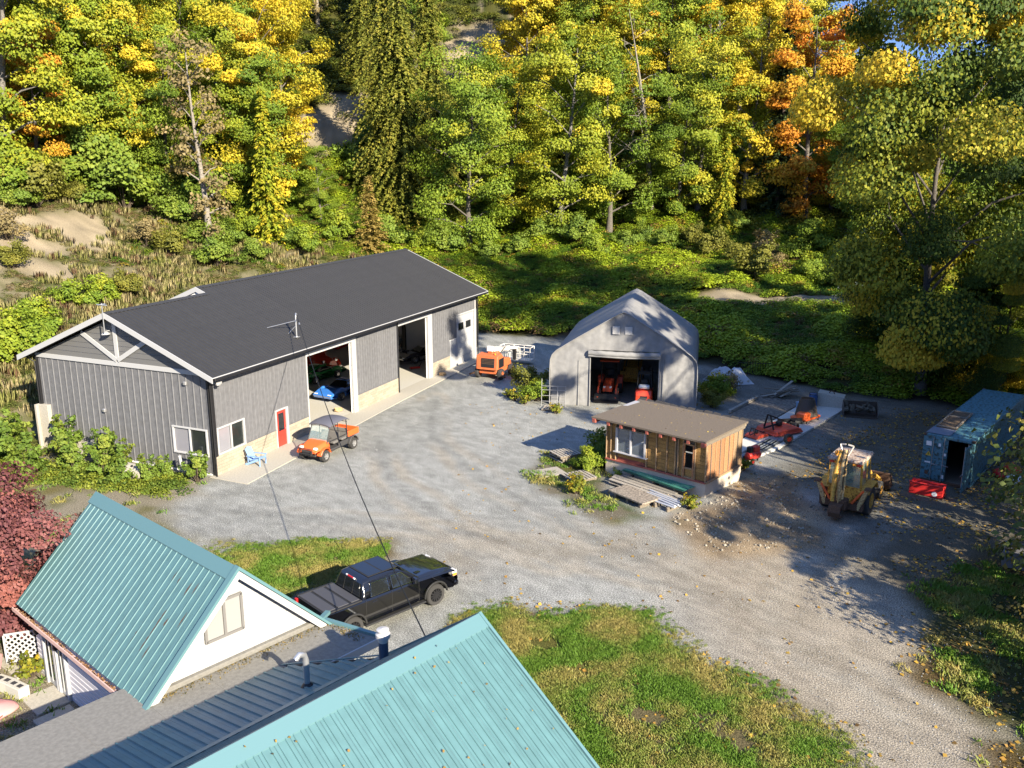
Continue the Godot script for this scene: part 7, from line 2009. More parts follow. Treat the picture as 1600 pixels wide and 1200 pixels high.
# ---------------------------------------------------------------- patio beside the cottage
func build_patio() -> void:
	var at := P(-7.575, 0, 22.9)
	var turn := deg_to_rad(48.3)
	var bs := Basis(Vector3.UP, turn)
	var conc := mat("concrete", 0, 0, 0)
	var slab := func(x: float, z: float, w: float, d: float, r: float) -> void:
		var o := obj("paving_slab", B.new().cb(Vector3(0, 0.03, 0), Vector3(w, 0.08, d), 0.015), conc)
		o.position = at + bs * Vector3(x, 0, z)
		o.rotation.y = turn + r
		meta(o, "weathered concrete paving slab beside the cottage", "", "", "structure")
	slab.call(-2.95, -9.3, 0.75, 1.5, 0.05)
	slab.call(-3.15, -6.6, 1.0, 1.3, 0.0)
	slab.call(-3.9, -10.2, 1.6, 0.8, 0.2)
	slab.call(-3.3, -5.2, 1.1, 1.2, 0.02)
	var bm := mat("block_grey", 0.55, 0.53, 0.46, 0.95, 0, noise_tex("conc", 0, 0, 0), 0.9)
	var p: Node3D = null
	for q in [[-3.75, -8.25, 0.3, "grey concrete block nearest the pink parasol"], [-3.6, -7.6, 0.2, "grey concrete block nearest the glazed doors"], [-4.4, -8.6, -0.2, "grey concrete block half under the pink parasol"]]:
		p = thing("concrete_block", q[3], "concrete block", at + bs * Vector3(q[0], 0, q[1]), turn + q[2], "concrete blocks on the patio")
		obj("block", B.new().cb(Vector3(0, 0.2, 0), Vector3(0.36, 0.38, 0.72), 0.015), bm, p)
		for z in [-0.16, 0.16]:
			obj("core", B.new().cb(Vector3(0, 0.388, z), Vector3(0.16, 0.012, 0.2), 0.005), mat("dark_room", 0, 0, 0), p)
	# lattice screen
	var t := thing("lattice_screen", "white diagonal lattice screen at the cottage corner under the red tree", "lattice", at + bs * Vector3(-2.75, 0, -9.3), turn - 0.5)
	var white := mat("white_trim", 0, 0, 0)
	for i in 9:
		for s in [-1.0, 1.0]:
			var c := -0.8 + i * 0.2
			var a := Vector2(c - s * 0.45, 0.25)
			var b := Vector2(c + s * 0.45, 1.15)
			if s > 0:
				a = Vector2(c - 0.45, 0.25)
			var k0 := 0.0
			var k1 := 1.0
			if b.x != a.x:
				var f0 := (-0.5 - a.x) / (b.x - a.x)
				var f1 := (0.5 - a.x) / (b.x - a.x)
				k0 = clampf(minf(f0, f1), 0, 1)
				k1 = clampf(maxf(f0, f1), 0, 1)
			if k1 - k0 > 0.12:
				var pa := a.lerp(b, k0)
				var pb := a.lerp(b, k1)
				obj("slat", B.new().bar(Vector3(pa.x, pa.y, s * 0.008), Vector3(pb.x, pb.y, s * 0.008), 0.05, 0.012, Vector3(0, 0, 1)), white, t)
	for q in [[Vector3(-0.52, 0.7, 0), Vector3(0.07, 1.1, 0.05)], [Vector3(0.52, 0.7, 0), Vector3(0.07, 1.1, 0.05)], [Vector3(0, 0.2, 0), Vector3(1.1, 0.07, 0.05)], [Vector3(0, 1.2, 0), Vector3(1.1, 0.07, 0.05)]]:
		obj("frame", B.new().cb(q[0], q[1], 0.01), white, t)
	# faded pink parasol lying open, cut by the frame
	t = thing("parasol", "faded pink parasol standing open at the left edge of the patio", "parasol", at + bs * Vector3(-4.6, 0, -9.4), turn)
	var pink := mat("parasol_pink", 0.62, 0.3, 0.28, 0.8)
	for i in 8:
		var a := TAU * i / 8
		var a2 := TAU * (i + 1) / 8
		obj("canopy_panel", B.new().hexa2([Vector3(0, 1.0, 0), Vector3(0, 1.0, 0.001), Vector3(cos(a) * 1.25, 0.62, sin(a) * 1.25), Vector3(cos(a2) * 1.25, 0.62, sin(a2) * 1.25)], Vector3(0, 0.015, 0)), pink, t)
	obj("pole", B.new().rod(Vector3(0, 0, 0), Vector3(0, 1.1, 0), 0.025), white, t)
	t = thing("cushion", "crumpled pink cushion on the ground left of the concrete blocks", "cushion", at + bs * Vector3(-4.55, 0, -6.9), turn)
	var rr := []
	for i in 7:
		var f := i / 6.0
		var row := PackedVector3Array()
		for j in 12:
			var an := TAU * j / 12
			var r := 0.55 * sqrt(maxf(sin(PI * clampf(f * 0.9 + 0.08, 0, 1)), 0.05)) * (1.0 + 0.3 * noise2.get_noise_2d(an * 50, f * 100))
			row.append(Vector3(cos(an) * r * 1.2, 0.02 + f * 0.4, sin(an) * r))
		rr.append(row)
	obj("cover", B.new().loft(rr), pink, t)
	obj("piping", B.new().tube([Vector3(-0.6, 0.2, 0.1), Vector3(0, 0.25, 0.55), Vector3(0.6, 0.2, 0.1)], [0.02], 5), mat("red_paint", 0, 0, 0), t)

# ---------------------------------------------------------------- planting
func tree(called: String, kind: String, x: float, d: float, size: float, turn: float, label: String) -> void:
	plant(kind, called, label, "tree", P(x, ground_height(x, d) - 0.1, d), turn, size, "trees of the autumn hillside wood", 1.08)

func bush(kind: String, x: float, d: float, size: float, turn: float, label: String, group: String) -> void:
	plant("shrub_" + ("lime" if kind == "lime" else kind), "shrub", label, "shrub", P(x, ground_height(x, d) - 0.05, d), turn, size, group)

func build_trees() -> void:
	tree("maple_tree", "maple_lime_b", -50.4, 92.7, 1.24, 1.5, "pale-trunked lime green maple front row, at the far left edge of the forest")
	tree("maple_tree", "maple_orange", -49.0, 95.5, 0.79, 0.6, "orange-leaved maple front row, at the far left edge of the forest")
	tree("maple_tree", "maple_lime", -48.7, 99.9, 1.20, 2.5, "yellow-green maple front row, above the sandy bank at left")
	tree("maple_tree", "maple_green", -46.7, 103.0, 1.10, 1.0, "bright green maple front row, above the sandy bank at left")
	tree("maple_tree", "maple_lime_b", -45.3, 105.9, 1.00, 0.4, "pale-trunked lime green maple front row, behind the workshop's gable end")
	tree("maple_tree", "maple_yellow", -43.0, 105.9, 0.95, 2.5, "golden yellow maple front row, behind the workshop's gable end")
	tree("maple_tree", "maple_green_b", -40.0, 106.8, 0.73, 5.8, "deep green maple front row, behind the workshop's gable end")
	tree("withered_tree", "brown_tree", -32.1, 95.6, 1.05, 5.0, "thin tree with withered leaves front row, behind the step in the workshop roof")
	tree("maple_tree", "maple_lime", -32.4, 107.2, 0.85, 4.8, "yellow-green maple front row, behind the step in the workshop roof")
	tree("maple_tree", "maple_yellow", -29.5, 107.7, 1.16, 1.4, "golden yellow maple front row, left of the bare sandy scar")
	tree("maple_tree", "maple_green", -28.4, 105.4, 0.80, 3.4, "bright green maple front row, left of the bare sandy scar")
	tree("vine_covered_tree", "vine_tree", -26.7, 100.5, 1.25, 1.7, "cone-shaped vine-covered tree front row, left of the bare sandy scar")
	tree("maple_tree", "maple_green_b", -22.9, 108.7, 0.36, 1.1, "deep green maple front row, left of the bare sandy scar")
	tree("young_conifer", "golden_conifer", -16.2, 104.0, 1.00, 0.7, "small golden conifer front row, above the dark roof's middle")
	tree("cedar_tree", "cedar", -16.0, 117.9, 1.00, 1.3, "big drooping olive cedar front row, above the dark roof's middle")
	tree("cedar_tree", "cedar", -13.7, 116.6, 1.12, 5.8, "big drooping olive cedar front row, above the dark roof's far end")
	tree("cedar_tree", "cedar_b", -9.2, 119.5, 0.91, 5.2, "olive cedar front row, above the dark roof's far end")
	tree("maple_tree", "maple_green", -5.0, 109.6, 1.00, 5.1, "bright green maple front row, above the workshop's far corner")
	tree("maple_tree", "maple_lime", 0.0, 121.1, 0.95, 5.0, "yellow-green maple front row, between workshop and fabric shelter")
	tree("maple_tree", "maple_lime_b", 6.2, 115.1, 1.14, 1.2, "pale-trunked lime green maple front row, between workshop and fabric shelter")
	tree("maple_tree", "maple_green", 12.5, 118.7, 1.00, 1.9, "bright green maple front row, directly uphill of the fabric shelter")
	tree("bare_tree", "bare", 18.5, 121.2, 1.15, 3.9, "leafless grey tree front row, directly uphill of the fabric shelter")
	tree("maple_tree", "maple_green_b", 21.6, 118.4, 0.73, 4.6, "deep green maple front row, uphill right of the shelter's peak")
	tree("maple_tree", "maple_lime", 24.2, 118.5, 1.00, 5.4, "yellow-green maple front row, uphill right of the shelter's peak")
	tree("vine_covered_tree", "vine_tree", 26.4, 114.0, 0.92, 5.5, "cone-shaped vine-covered tree front row, uphill right of the shelter's peak")
	tree("maple_tree", "maple_yellow_b", 30.3, 118.6, 1.05, 0.5, "slender pale-trunked yellow tree front row, above the sandy path")
	tree("fir_tree", "fir", 33.7, 116.4, 1.00, 3.8, "dark fir front row, above the sandy path")
	tree("maple_tree", "maple_orange", 37.2, 115.7, 1.26, 4.2, "orange-leaved maple front row, above the sandy path")
	tree("maple_tree", "maple_yellow_b", 42.0, 121.1, 0.90, 3.2, "slender pale-trunked yellow tree front row, left of the big dark maples")
	tree("maple_tree", "maple_green_b", 40.5, 106.1, 0.64, 1.1, "deep green maple front row, left of the big dark maples")
	tree("maple_tree", "maple_green", -55.0, 105.3, 1.10, 3.0, "bright green maple second row, at the far left edge of the forest")
	tree("maple_tree", "maple_lime", -51.8, 111.1, 1.15, 0.6, "yellow-green maple second row, above the sandy bank at left")
	tree("maple_tree", "maple_lime_b", -47.6, 116.6, 1.14, 5.9, "pale-trunked lime green maple second row, behind the workshop's gable end")
	tree("maple_tree", "maple_lime", -42.8, 122.5, 1.00, 5.4, "yellow-green maple second row, behind the step in the workshop roof")
	tree("maple_tree", "maple_green", -35.2, 121.0, 0.95, 3.4, "bright green maple second row, behind the step in the workshop roof")
	tree("maple_tree", "maple_yellow", -31.3, 126.8, 1.00, 1.9, "golden yellow maple second row, left of the bare sandy scar")
	tree("cedar_tree", "cedar", -18.5, 134.6, 1.08, 5.7, "big drooping olive cedar second row, above the dark roof's middle")
	tree("cedar_tree", "cedar_b", -12.2, 138.4, 1.09, 3.6, "olive cedar second row, above the dark roof's far end")
	tree("maple_tree", "maple_yellow", 2.1, 140.3, 1.16, 5.5, "golden yellow maple second row, between workshop and fabric shelter")
	tree("maple_tree", "maple_green_b", 7.0, 141.6, 1.00, 5.3, "deep green maple second row, between workshop and fabric shelter")
	tree("maple_tree", "maple_lime", 12.6, 141.3, 1.20, 3.2, "yellow-green maple second row, directly uphill of the fabric shelter")
	tree("maple_tree", "maple_yellow_b", 17.6, 137.9, 1.00, 2.6, "slender pale-trunked yellow tree second row, directly uphill of the fabric shelter")
	tree("maple_tree", "maple_green", 23.5, 139.4, 1.15, 3.8, "bright green maple second row, directly uphill of the fabric shelter")
	tree("maple_tree", "maple_yellow", 29.6, 141.3, 1.21, 2.7, "golden yellow maple second row, uphill right of the shelter's peak")
	tree("bare_tree", "bare", 34.8, 144.9, 1.10, 1.0, "leafless grey tree second row, uphill right of the shelter's peak")
	tree("maple_tree", "maple_yellow", 39.2, 146.5, 1.26, 1.9, "golden yellow maple second row, above the sandy path")
	tree("maple_tree", "maple_lime", 44.2, 145.7, 1.10, 5.1, "yellow-green maple second row, above the sandy path")
	tree("maple_tree", "maple_yellow", 50.1, 148.6, 1.00, 0.3, "golden yellow maple second row, left of the big dark maples")
	tree("maple_tree", "maple_lime", 54.6, 148.5, 0.75, 0.3, "yellow-green maple second row, left of the big dark maples")
	tree("maple_tree", "maple_yellow_b", -62.2, 117.8, 1.10, 3.9, "slender pale-trunked yellow tree third row, at the far left edge of the forest")
	tree("maple_tree", "maple_green", -59.7, 124.3, 1.10, 1.8, "bright green maple third row, above the sandy bank at left")
	tree("maple_tree", "maple_lime", -55.7, 129.9, 1.20, 3.4, "yellow-green maple third row, behind the workshop's gable end")
	tree("maple_tree", "maple_green", -50.5, 133.5, 1.05, 3.0, "bright green maple third row, behind the workshop's gable end")
	tree("maple_tree", "maple_yellow", -39.8, 139.9, 0.84, 2.2, "golden yellow maple third row, behind the step in the workshop roof")
	tree("maple_tree", "maple_lime", -36.6, 147.2, 0.90, 6.3, "yellow-green maple third row, left of the bare sandy scar")
	tree("cedar_tree", "cedar_b", -23.1, 151.8, 1.09, 1.2, "olive cedar third row, above the dark roof's middle")
	tree("maple_tree", "maple_green_b", -15.9, 157.4, 1.09, 2.6, "deep green maple third row, above the dark roof's far end")
	tree("maple_tree", "maple_yellow", 3.8, 160.3, 1.05, 1.3, "golden yellow maple third row, between workshop and fabric shelter")
	tree("maple_tree", "maple_lime", 9.8, 161.4, 1.10, 4.0, "yellow-green maple third row, between workshop and fabric shelter")
	tree("maple_tree", "maple_orange", 16.1, 160.5, 1.16, 1.7, "orange-leaved maple third row, directly uphill of the fabric shelter")
	tree("maple_tree", "maple_yellow", 22.0, 158.6, 1.21, 2.2, "golden yellow maple third row, directly uphill of the fabric shelter")
	tree("maple_tree", "maple_lime_b", 28.4, 160.6, 1.05, 4.7, "pale-trunked lime green maple third row, uphill right of the shelter's peak")
	tree("maple_tree", "maple_yellow_b", 35.1, 163.4, 1.20, 2.0, "slender pale-trunked yellow tree third row, uphill right of the shelter's peak")
	tree("maple_tree", "maple_lime", 42.0, 166.9, 1.10, 3.5, "yellow-green maple third row, above the sandy path")
	tree("maple_tree", "maple_yellow", 50.1, 174.2, 1.26, 5.7, "golden yellow maple third row, above the sandy path")
	tree("maple_tree", "maple_lime", -68.1, 136.0, 1.00, 0.6, "yellow-green maple hilltop row, at the far left edge of the forest")
	tree("maple_tree", "maple_green", -63.4, 144.1, 1.10, 0.4, "bright green maple hilltop row, above the sandy bank at left")
	tree("maple_tree", "maple_yellow", -57.2, 150.5, 1.11, 1.4, "golden yellow maple hilltop row, behind the workshop's gable end")
	tree("maple_tree", "maple_green_b", -50.3, 153.7, 0.77, 4.8, "deep green maple hilltop row, behind the step in the workshop roof")
	tree("maple_tree", "maple_lime", -41.1, 161.8, 1.00, 3.9, "yellow-green maple hilltop row, left of the bare sandy scar")
	tree("withered_tree", "brown_tree", -33.0, 164.6, 0.90, 1.5, "thin tree with withered leaves hilltop row, left of the bare sandy scar")
	tree("maple_tree", "maple_lime_b", -23.8, 169.7, 1.05, 2.1, "pale-trunked lime green maple hilltop row, above the dark roof's middle")
	tree("maple_tree", "maple_orange", 4.8, 178.1, 0.95, 1.1, "orange-leaved maple hilltop row, between workshop and fabric shelter")
	tree("maple_tree", "maple_green", 12.4, 177.5, 1.00, 2.9, "bright green maple hilltop row, between workshop and fabric shelter")
	tree("maple_tree", "maple_yellow", 20.0, 176.0, 1.11, 0.3, "golden yellow maple hilltop row, directly uphill of the fabric shelter")
	tree("maple_tree", "maple_lime", 27.3, 173.9, 1.05, 4.4, "yellow-green maple hilltop row, directly uphill of the fabric shelter")
	tree("maple_tree", "maple_yellow", 35.2, 176.0, 1.16, 5.6, "golden yellow maple hilltop row, uphill right of the shelter's peak")
	tree("maple_tree", "maple_lime_b", 43.8, 182.3, 1.05, 6.0, "pale-trunked lime green maple hilltop row, uphill right of the shelter's peak")
	tree("fir_tree", "fir", 58.9, 178.0, 0.44, 0.0, "distant dark fir on the skyline, left of the gap")
	tree("fir_tree", "fir", 64.0, 186.0, 0.55, 1.3, "distant dark fir on the skyline, third from the left")
	tree("fir_tree", "fir", 62.6, 176.0, 0.69, 2.6, "distant dark fir on the skyline, fourth from the left")
	tree("fir_tree", "fir", 69.8, 190.0, 0.83, 3.9, "distant dark fir on the skyline, tall one near the gap")
	tree("fir_tree", "fir", 70.5, 184.0, 0.97, 5.2, "distant dark fir on the skyline, in the middle of the sky gap")
	tree("fir_tree", "fir", 76.3, 192.0, 1.08, 6.5, "distant dark fir on the skyline, just right of the middle")
	tree("fir_tree", "fir", 76.3, 186.0, 1.07, 7.8, "distant dark fir on the skyline, small one near the maple")
	tree("fir_tree", "fir", 82.9, 196.0, 1.18, 9.1, "distant dark fir on the skyline, beside the big maple")
	tree("fir_tree", "fir", 56.5, 182.0, 0.29, 10.4, "distant dark fir on the skyline, farthest left")
	tree("maple_tree", "maple_green_b", 42.0, 92.0, 0.80, 42.0, "deep green maple behind the container")
	tree("maple_tree", "maple_yellow", 56.0, 100.0, 0.90, 56.0, "golden yellow maple deep in the right-hand woods")
	tree("maple_tree", "maple_green", 62.0, 88.0, 0.90, 62.0, "bright green maple behind the big maples")
	tree("maple_tree", "maple_lime_b", 50.0, 112.0, 0.90, 50.0, "pale-trunked lime green maple on the rise above the path")
	tree("maple_tree", "maple_orange", 66.0, 110.0, 0.80, 66.0, "orange-leaved maple beyond the spruce")
	tree("maple_tree", "maple_lime", 74.0, 98.0, 0.90, 74.0, "yellow-green maple in the gap between the big maples")
	tree("cedar_tree", "cedar_b", 60.0, 128.0, 0.90, 60.0, "olive cedar far back, right of the sky gap")
	tree("maple_tree", "maple_yellow_b", 44.0, 118.0, 0.85, 44.0, "slender pale-trunked yellow tree just right of the orange tree")
	tree("maple_tree", "maple_green", 76.0, 124.0, 0.90, 76.0, "bright green maple at the back of the right-hand woods")
	tree("maple_tree", "maple_yellow", 84.0, 112.0, 0.90, 84.0, "golden yellow maple farthest right, behind the maples")
	tree("maple_tree", "maple_lime", 52.0, 140.0, 0.90, 52.0, "yellow-green maple below the skyline firs")
	tree("maple_tree", "maple_yellow_b", 68.0, 146.0, 0.95, 68.0, "slender pale-trunked yellow tree on the slope under the firs")

func build_shrubs() -> void:
	bush("lime", -48.2, 89.5, 1.10, 0.5, "lime green shrub on the bank behind the workshop at left", "lime green shrubs on the bank behind the workshop at left")
	bush("olive", -47.0, 92.8, 1.04, 3.0, "dull olive shrub on the bank behind the workshop at left, second from left of five", "dull olive shrubs on the bank behind the workshop at left")
	bush("olive", -45.2, 95.0, 0.89, 5.5, "dull olive shrub on the bank behind the workshop at left, third from left of five", "dull olive shrubs on the bank behind the workshop at left")
	bush("green", -44.0, 99.3, 1.36, 2.5, "mid green shrub on the bank behind the workshop at left, fifth from left of six", "mid green shrubs on the bank behind the workshop at left")
	bush("green", -42.0, 100.2, 0.80, 2.4, "mid green shrub on the bank behind the workshop at left, rightmost of six", "mid green shrubs on the bank behind the workshop at left")
	bush("olive", -39.5, 101.9, 1.13, 3.8, "dull olive shrub on the bank behind the workshop at left, rightmost of five", "dull olive shrubs on the bank behind the workshop at left")
	bush("lime", -36.5, 100.0, 1.38, 0.6, "lime green shrub behind the step in the roof, leftmost of five", "lime green shrubs behind the step in the roof")
	bush("lime", -33.8, 96.0, 0.85, 3.5, "lime green shrub behind the step in the roof, second from left of five", "lime green shrubs behind the step in the roof")
	bush("lime", -30.9, 97.2, 1.16, 1.0, "lime green shrub behind the step in the roof, fourth from left of five", "lime green shrubs behind the step in the roof")
	bush("green", -29.4, 100.7, 1.20, 3.7, "mid green shrub behind the step in the roof", "mid green shrubs behind the step in the roof")
	bush("lime", -24.5, 100.7, 0.83, 5.7, "lime green shrub along the back of the workshop roof, leftmost of three", "lime green shrubs along the back of the workshop roof")
	bush("green", -22.6, 99.8, 1.05, 0.3, "mid green shrub along the back of the workshop roof, second from left of five", "mid green shrubs along the back of the workshop roof")
	bush("brown", -36.9, 91.6, 1.26, 3.3, "brown half-bare shrub on the bank behind the workshop at left, rightmost of two", "brown half-bare shrubs on the bank behind the workshop at left")
	bush("olive", -34.2, 91.1, 1.09, 3.6, "dull olive shrub behind the step in the roof", "dull olive shrubs behind the step in the roof")
	bush("brown", -46.0, 82.8, 1.27, 0.9, "brown half-bare shrub on the bank behind the workshop at left, leftmost of two", "brown half-bare shrubs on the bank behind the workshop at left")
	bush("green", -35.8, 72.4, 0.90, 1.6, "mid green shrub on the bank behind the workshop at left, third from left of six", "mid green shrubs on the bank behind the workshop at left")
	bush("green", -33.9, 73.8, 0.95, 6.0, "mid green shrub on the bank behind the workshop at left, fourth from left of six", "mid green shrubs on the bank behind the workshop at left")
	bush("olive", -32.9, 76.6, 0.87, 6.0, "dull olive shrub on the bank behind the workshop at left, fourth from left of five", "dull olive shrubs on the bank behind the workshop at left")
	bush("green", -35.1, 65.7, 1.13, 0.7, "mid green shrub on the bank behind the workshop at left, second from left of six", "mid green shrubs on the bank behind the workshop at left")
	bush("green", -34.2, 61.0, 1.40, 4.2, "mid green shrub on the bank behind the workshop at left, leftmost of six", "mid green shrubs on the bank behind the workshop at left")
	bush("green", -19.9, 104.6, 1.18, 5.7, "mid green shrub along the back of the workshop roof, third from left of five", "mid green shrubs along the back of the workshop roof")
	bush("lime", -14.4, 107.2, 1.30, 1.4, "lime green shrub along the back of the workshop roof, second from left of three", "lime green shrubs along the back of the workshop roof")
	bush("green", -10.6, 107.6, 1.05, 3.7, "mid green shrub along the back of the workshop roof, fourth from left of five", "mid green shrubs along the back of the workshop roof")
	bush("lime", -7.6, 107.2, 1.28, 0.3, "lime green shrub along the back of the workshop roof, rightmost of three", "lime green shrubs along the back of the workshop roof")
	bush("lime", -3.0, 107.1, 0.87, 2.2, "lime green shrub above the brambles near the pale trunks, leftmost of three", "lime green shrubs above the brambles near the pale trunks")
	bush("lime", 0.8, 110.3, 0.99, 4.0, "lime green shrub above the brambles near the pale trunks, second from left of three", "lime green shrubs above the brambles near the pale trunks")
	bush("lime", 4.0, 114.0, 1.24, 3.5, "lime green shrub above the brambles near the pale trunks, rightmost of three", "lime green shrubs above the brambles near the pale trunks")
	bush("lime", 7.9, 111.4, 1.27, 4.6, "lime green shrub uphill behind the fabric shelter, leftmost of five", "lime green shrubs uphill behind the fabric shelter")
	bush("green", 9.9, 107.5, 1.07, 0.5, "mid green shrub uphill behind the fabric shelter, leftmost of two", "mid green shrubs uphill behind the fabric shelter")
	bush("lime", 13.5, 109.1, 0.86, 2.1, "lime green shrub uphill behind the fabric shelter, third from left of five", "lime green shrubs uphill behind the fabric shelter")
	bush("lime", 16.4, 113.0, 0.97, 5.2, "lime green shrub uphill behind the fabric shelter, fourth from left of five", "lime green shrubs uphill behind the fabric shelter")
	bush("lime", 18.8, 110.9, 0.94, 3.5, "lime green shrub uphill behind the fabric shelter, rightmost of five", "lime green shrubs uphill behind the fabric shelter")
	bush("olive", 22.0, 111.5, 0.98, 2.7, "dull olive shrub just left of the sandy path, leftmost of four", "dull olive shrubs just left of the sandy path")
	bush("olive", 23.5, 107.2, 1.33, 2.4, "dull olive shrub just left of the sandy path, second from left of four", "dull olive shrubs just left of the sandy path")
	bush("olive", 25.7, 103.5, 0.93, 5.9, "dull olive shrub just left of the sandy path, third from left of four", "dull olive shrubs just left of the sandy path")
	bush("olive", 25.0, 93.5, 1.38, 3.4, "dull olive shrub just left of the sandy path, rightmost of four", "dull olive shrubs just left of the sandy path")
	bush("brown", 29.6, 106.0, 1.37, 0.1, "brown half-bare shrub right of the sandy path, leftmost of two", "brown half-bare shrubs right of the sandy path")
	bush("brown", 28.2, 96.7, 0.84, 4.8, "brown half-bare shrub right of the sandy path, rightmost of two", "brown half-bare shrubs right of the sandy path")
	bush("green", 32.2, 103.3, 1.05, 2.0, "mid green shrub right of the sandy path, leftmost of six", "mid green shrubs right of the sandy path")
	bush("green", 31.1, 93.8, 1.12, 2.6, "mid green shrub right of the sandy path, second from left of six", "mid green shrubs right of the sandy path")
	bush("green", 31.8, 90.9, 0.82, 1.3, "mid green shrub right of the sandy path, fourth from left of six", "mid green shrubs right of the sandy path")
	bush("green", 36.3, 100.3, 1.08, 2.7, "mid green shrub right of the sandy path, fifth from left of six", "mid green shrubs right of the sandy path")
	bush("green", 34.7, 88.2, 1.39, 1.9, "mid green shrub right of the sandy path, rightmost of six", "mid green shrubs right of the sandy path")
	bush("lime", 28.0, 114.0, 0.87, 0.5, "lime green shrub just left of the sandy path", "lime green shrubs just left of the sandy path")
	bush("lime", 11.9, 121.3, 1.19, 3.8, "lime green shrub uphill behind the fabric shelter, second from left of five", "lime green shrubs uphill behind the fabric shelter")
	bush("green", 15.8, 118.8, 0.88, 0.6, "mid green shrub uphill behind the fabric shelter, rightmost of two", "mid green shrubs uphill behind the fabric shelter")
	bush("green", 2.6, 123.8, 1.18, 4.7, "mid green shrub above the brambles near the pale trunks", "mid green shrubs above the brambles near the pale trunks")
	bush("green", 35.5, 106.9, 1.38, 0.2, "mid green shrub right of the sandy path, third from left of six", "mid green shrubs right of the sandy path")
	bush("green", -9.0, 117.1, 0.93, 4.7, "mid green shrub along the back of the workshop roof, rightmost of five", "mid green shrubs along the back of the workshop roof")
	bush("green", -25.7, 111.3, 0.81, 4.8, "mid green shrub along the back of the workshop roof, leftmost of five", "mid green shrubs along the back of the workshop roof")
	bush("olive", -42.4, 76.6, 0.85, 3.0, "dull olive shrub on the bank behind the workshop at left, leftmost of five", "dull olive shrubs on the bank behind the workshop at left")
	bush("lime", -29.8, 91.1, 1.15, 4.3, "lime green shrub behind the step in the roof, third from left of five", "lime green shrubs behind the step in the roof")
	bush("lime", -26.9, 94.8, 0.81, 1.5, "lime green shrub behind the step in the roof, rightmost of five", "lime green shrubs behind the step in the roof")
	bush("green", -50.1, 91.9, 2.15, 0.6, "mid green thicket at the far left edge of the forest", "understorey thickets")
	bush("olive", -47.5, 91.5, 1.87, 5.2, "olive thicket at the far left edge of the forest, rightmost of two", "understorey thickets")
	bush("green", -47.6, 95.6, 1.67, 5.1, "mid green thicket above the sandy bank at left, leftmost of three", "understorey thickets")
	bush("lime", -46.6, 98.8, 2.44, 4.9, "lime green thicket above the sandy bank at left, second from left of four", "understorey thickets")
	bush("lime", -44.4, 99.9, 2.11, 0.1, "lime green thicket above the sandy bank at left, rightmost of four", "understorey thickets")
	bush("lime", -42.0, 99.4, 2.29, 1.8, "lime green thicket behind the workshop's gable end, second from left of five", "understorey thickets")
	bush("green", -40.4, 102.3, 1.64, 3.4, "mid green thicket behind the workshop's gable end, leftmost of two", "understorey thickets")
	bush("olive", -38.8, 106.6, 1.80, 0.7, "olive thicket behind the workshop's gable end", "understorey thickets")
	bush("lime", -35.0, 105.7, 2.20, 4.6, "lime green thicket behind the step in the workshop roof, leftmost of two", "understorey thickets")
	bush("green", -33.2, 109.6, 2.27, 5.3, "mid green thicket behind the step in the workshop roof, second from left of four", "understorey thickets")
	bush("lime", -29.9, 109.6, 2.42, 1.7, "lime green thicket left of the bare sandy scar", "understorey thickets")
	bush("lime", -18.4, 120.5, 1.68, 2.7, "lime green thicket above the dark roof's middle, second from left of three", "understorey thickets")
	bush("lime", -15.7, 118.8, 1.67, 2.9, "lime green thicket above the dark roof's middle, rightmost of three", "understorey thickets")
	bush("lime", -13.6, 123.5, 2.08, 3.5, "lime green thicket above the dark roof's far end, leftmost of two", "understorey thickets")
	bush("olive", -9.8, 123.7, 2.03, 3.8, "olive thicket above the dark roof's far end, rightmost of three", "understorey thickets")
	bush("olive", -5.5, 128.4, 2.04, 1.8, "olive thicket above the workshop's far corner", "understorey thickets")
	bush("lime", -2.1, 127.9, 1.60, 4.2, "lime green thicket above the workshop's far corner, rightmost of two", "understorey thickets")
	bush("green", 0.7, 129.7, 2.39, 4.4, "mid green thicket between workshop and fabric shelter, second from left of four", "understorey thickets")
	bush("green", 4.9, 129.2, 1.74, 2.8, "mid green thicket between workshop and fabric shelter, rightmost of four", "understorey thickets")
	bush("lime", 7.3, 123.4, 1.54, 3.6, "lime green thicket between workshop and fabric shelter, rightmost of four", "understorey thickets")
	bush("green", 11.7, 126.8, 1.91, 0.4, "mid green thicket directly uphill of the fabric shelter, second from left of five", "understorey thickets")
	bush("olive", 14.1, 126.4, 2.25, 0.5, "olive thicket directly uphill of the fabric shelter, leftmost of four", "understorey thickets")
	bush("olive", 16.6, 122.6, 1.97, 3.2, "olive thicket directly uphill of the fabric shelter, third from left of four", "understorey thickets")
	bush("green", 20.4, 125.0, 1.58, 1.9, "mid green thicket directly uphill of the fabric shelter, rightmost of five", "understorey thickets")
	bush("olive", 24.3, 120.5, 1.65, 2.3, "olive thicket uphill right of the shelter's peak, rightmost of two", "understorey thickets")
	bush("lime", 28.4, 123.7, 2.39, 4.0, "lime green thicket uphill right of the shelter's peak, rightmost of two", "understorey thickets")
	bush("lime", 31.7, 123.7, 2.47, 0.7, "lime green thicket above the sandy path, second from left of five", "understorey thickets")
	bush("lime", 34.3, 124.5, 2.44, 5.9, "lime green thicket above the sandy path, third from left of five", "understorey thickets")
	bush("lime", 39.1, 126.3, 1.97, 3.1, "lime green thicket above the sandy path, rightmost of five", "understorey thickets")
	bush("lime", 43.7, 129.4, 1.51, 4.6, "lime green thicket left of the big dark maples", "understorey thickets")
	bush("lime", -53.4, 98.5, 1.94, 5.7, "lime green thicket at the far left edge of the forest, second from left of three", "understorey thickets")
	bush("olive", -53.2, 100.7, 2.30, 0.3, "olive thicket at the far left edge of the forest, leftmost of two", "understorey thickets")
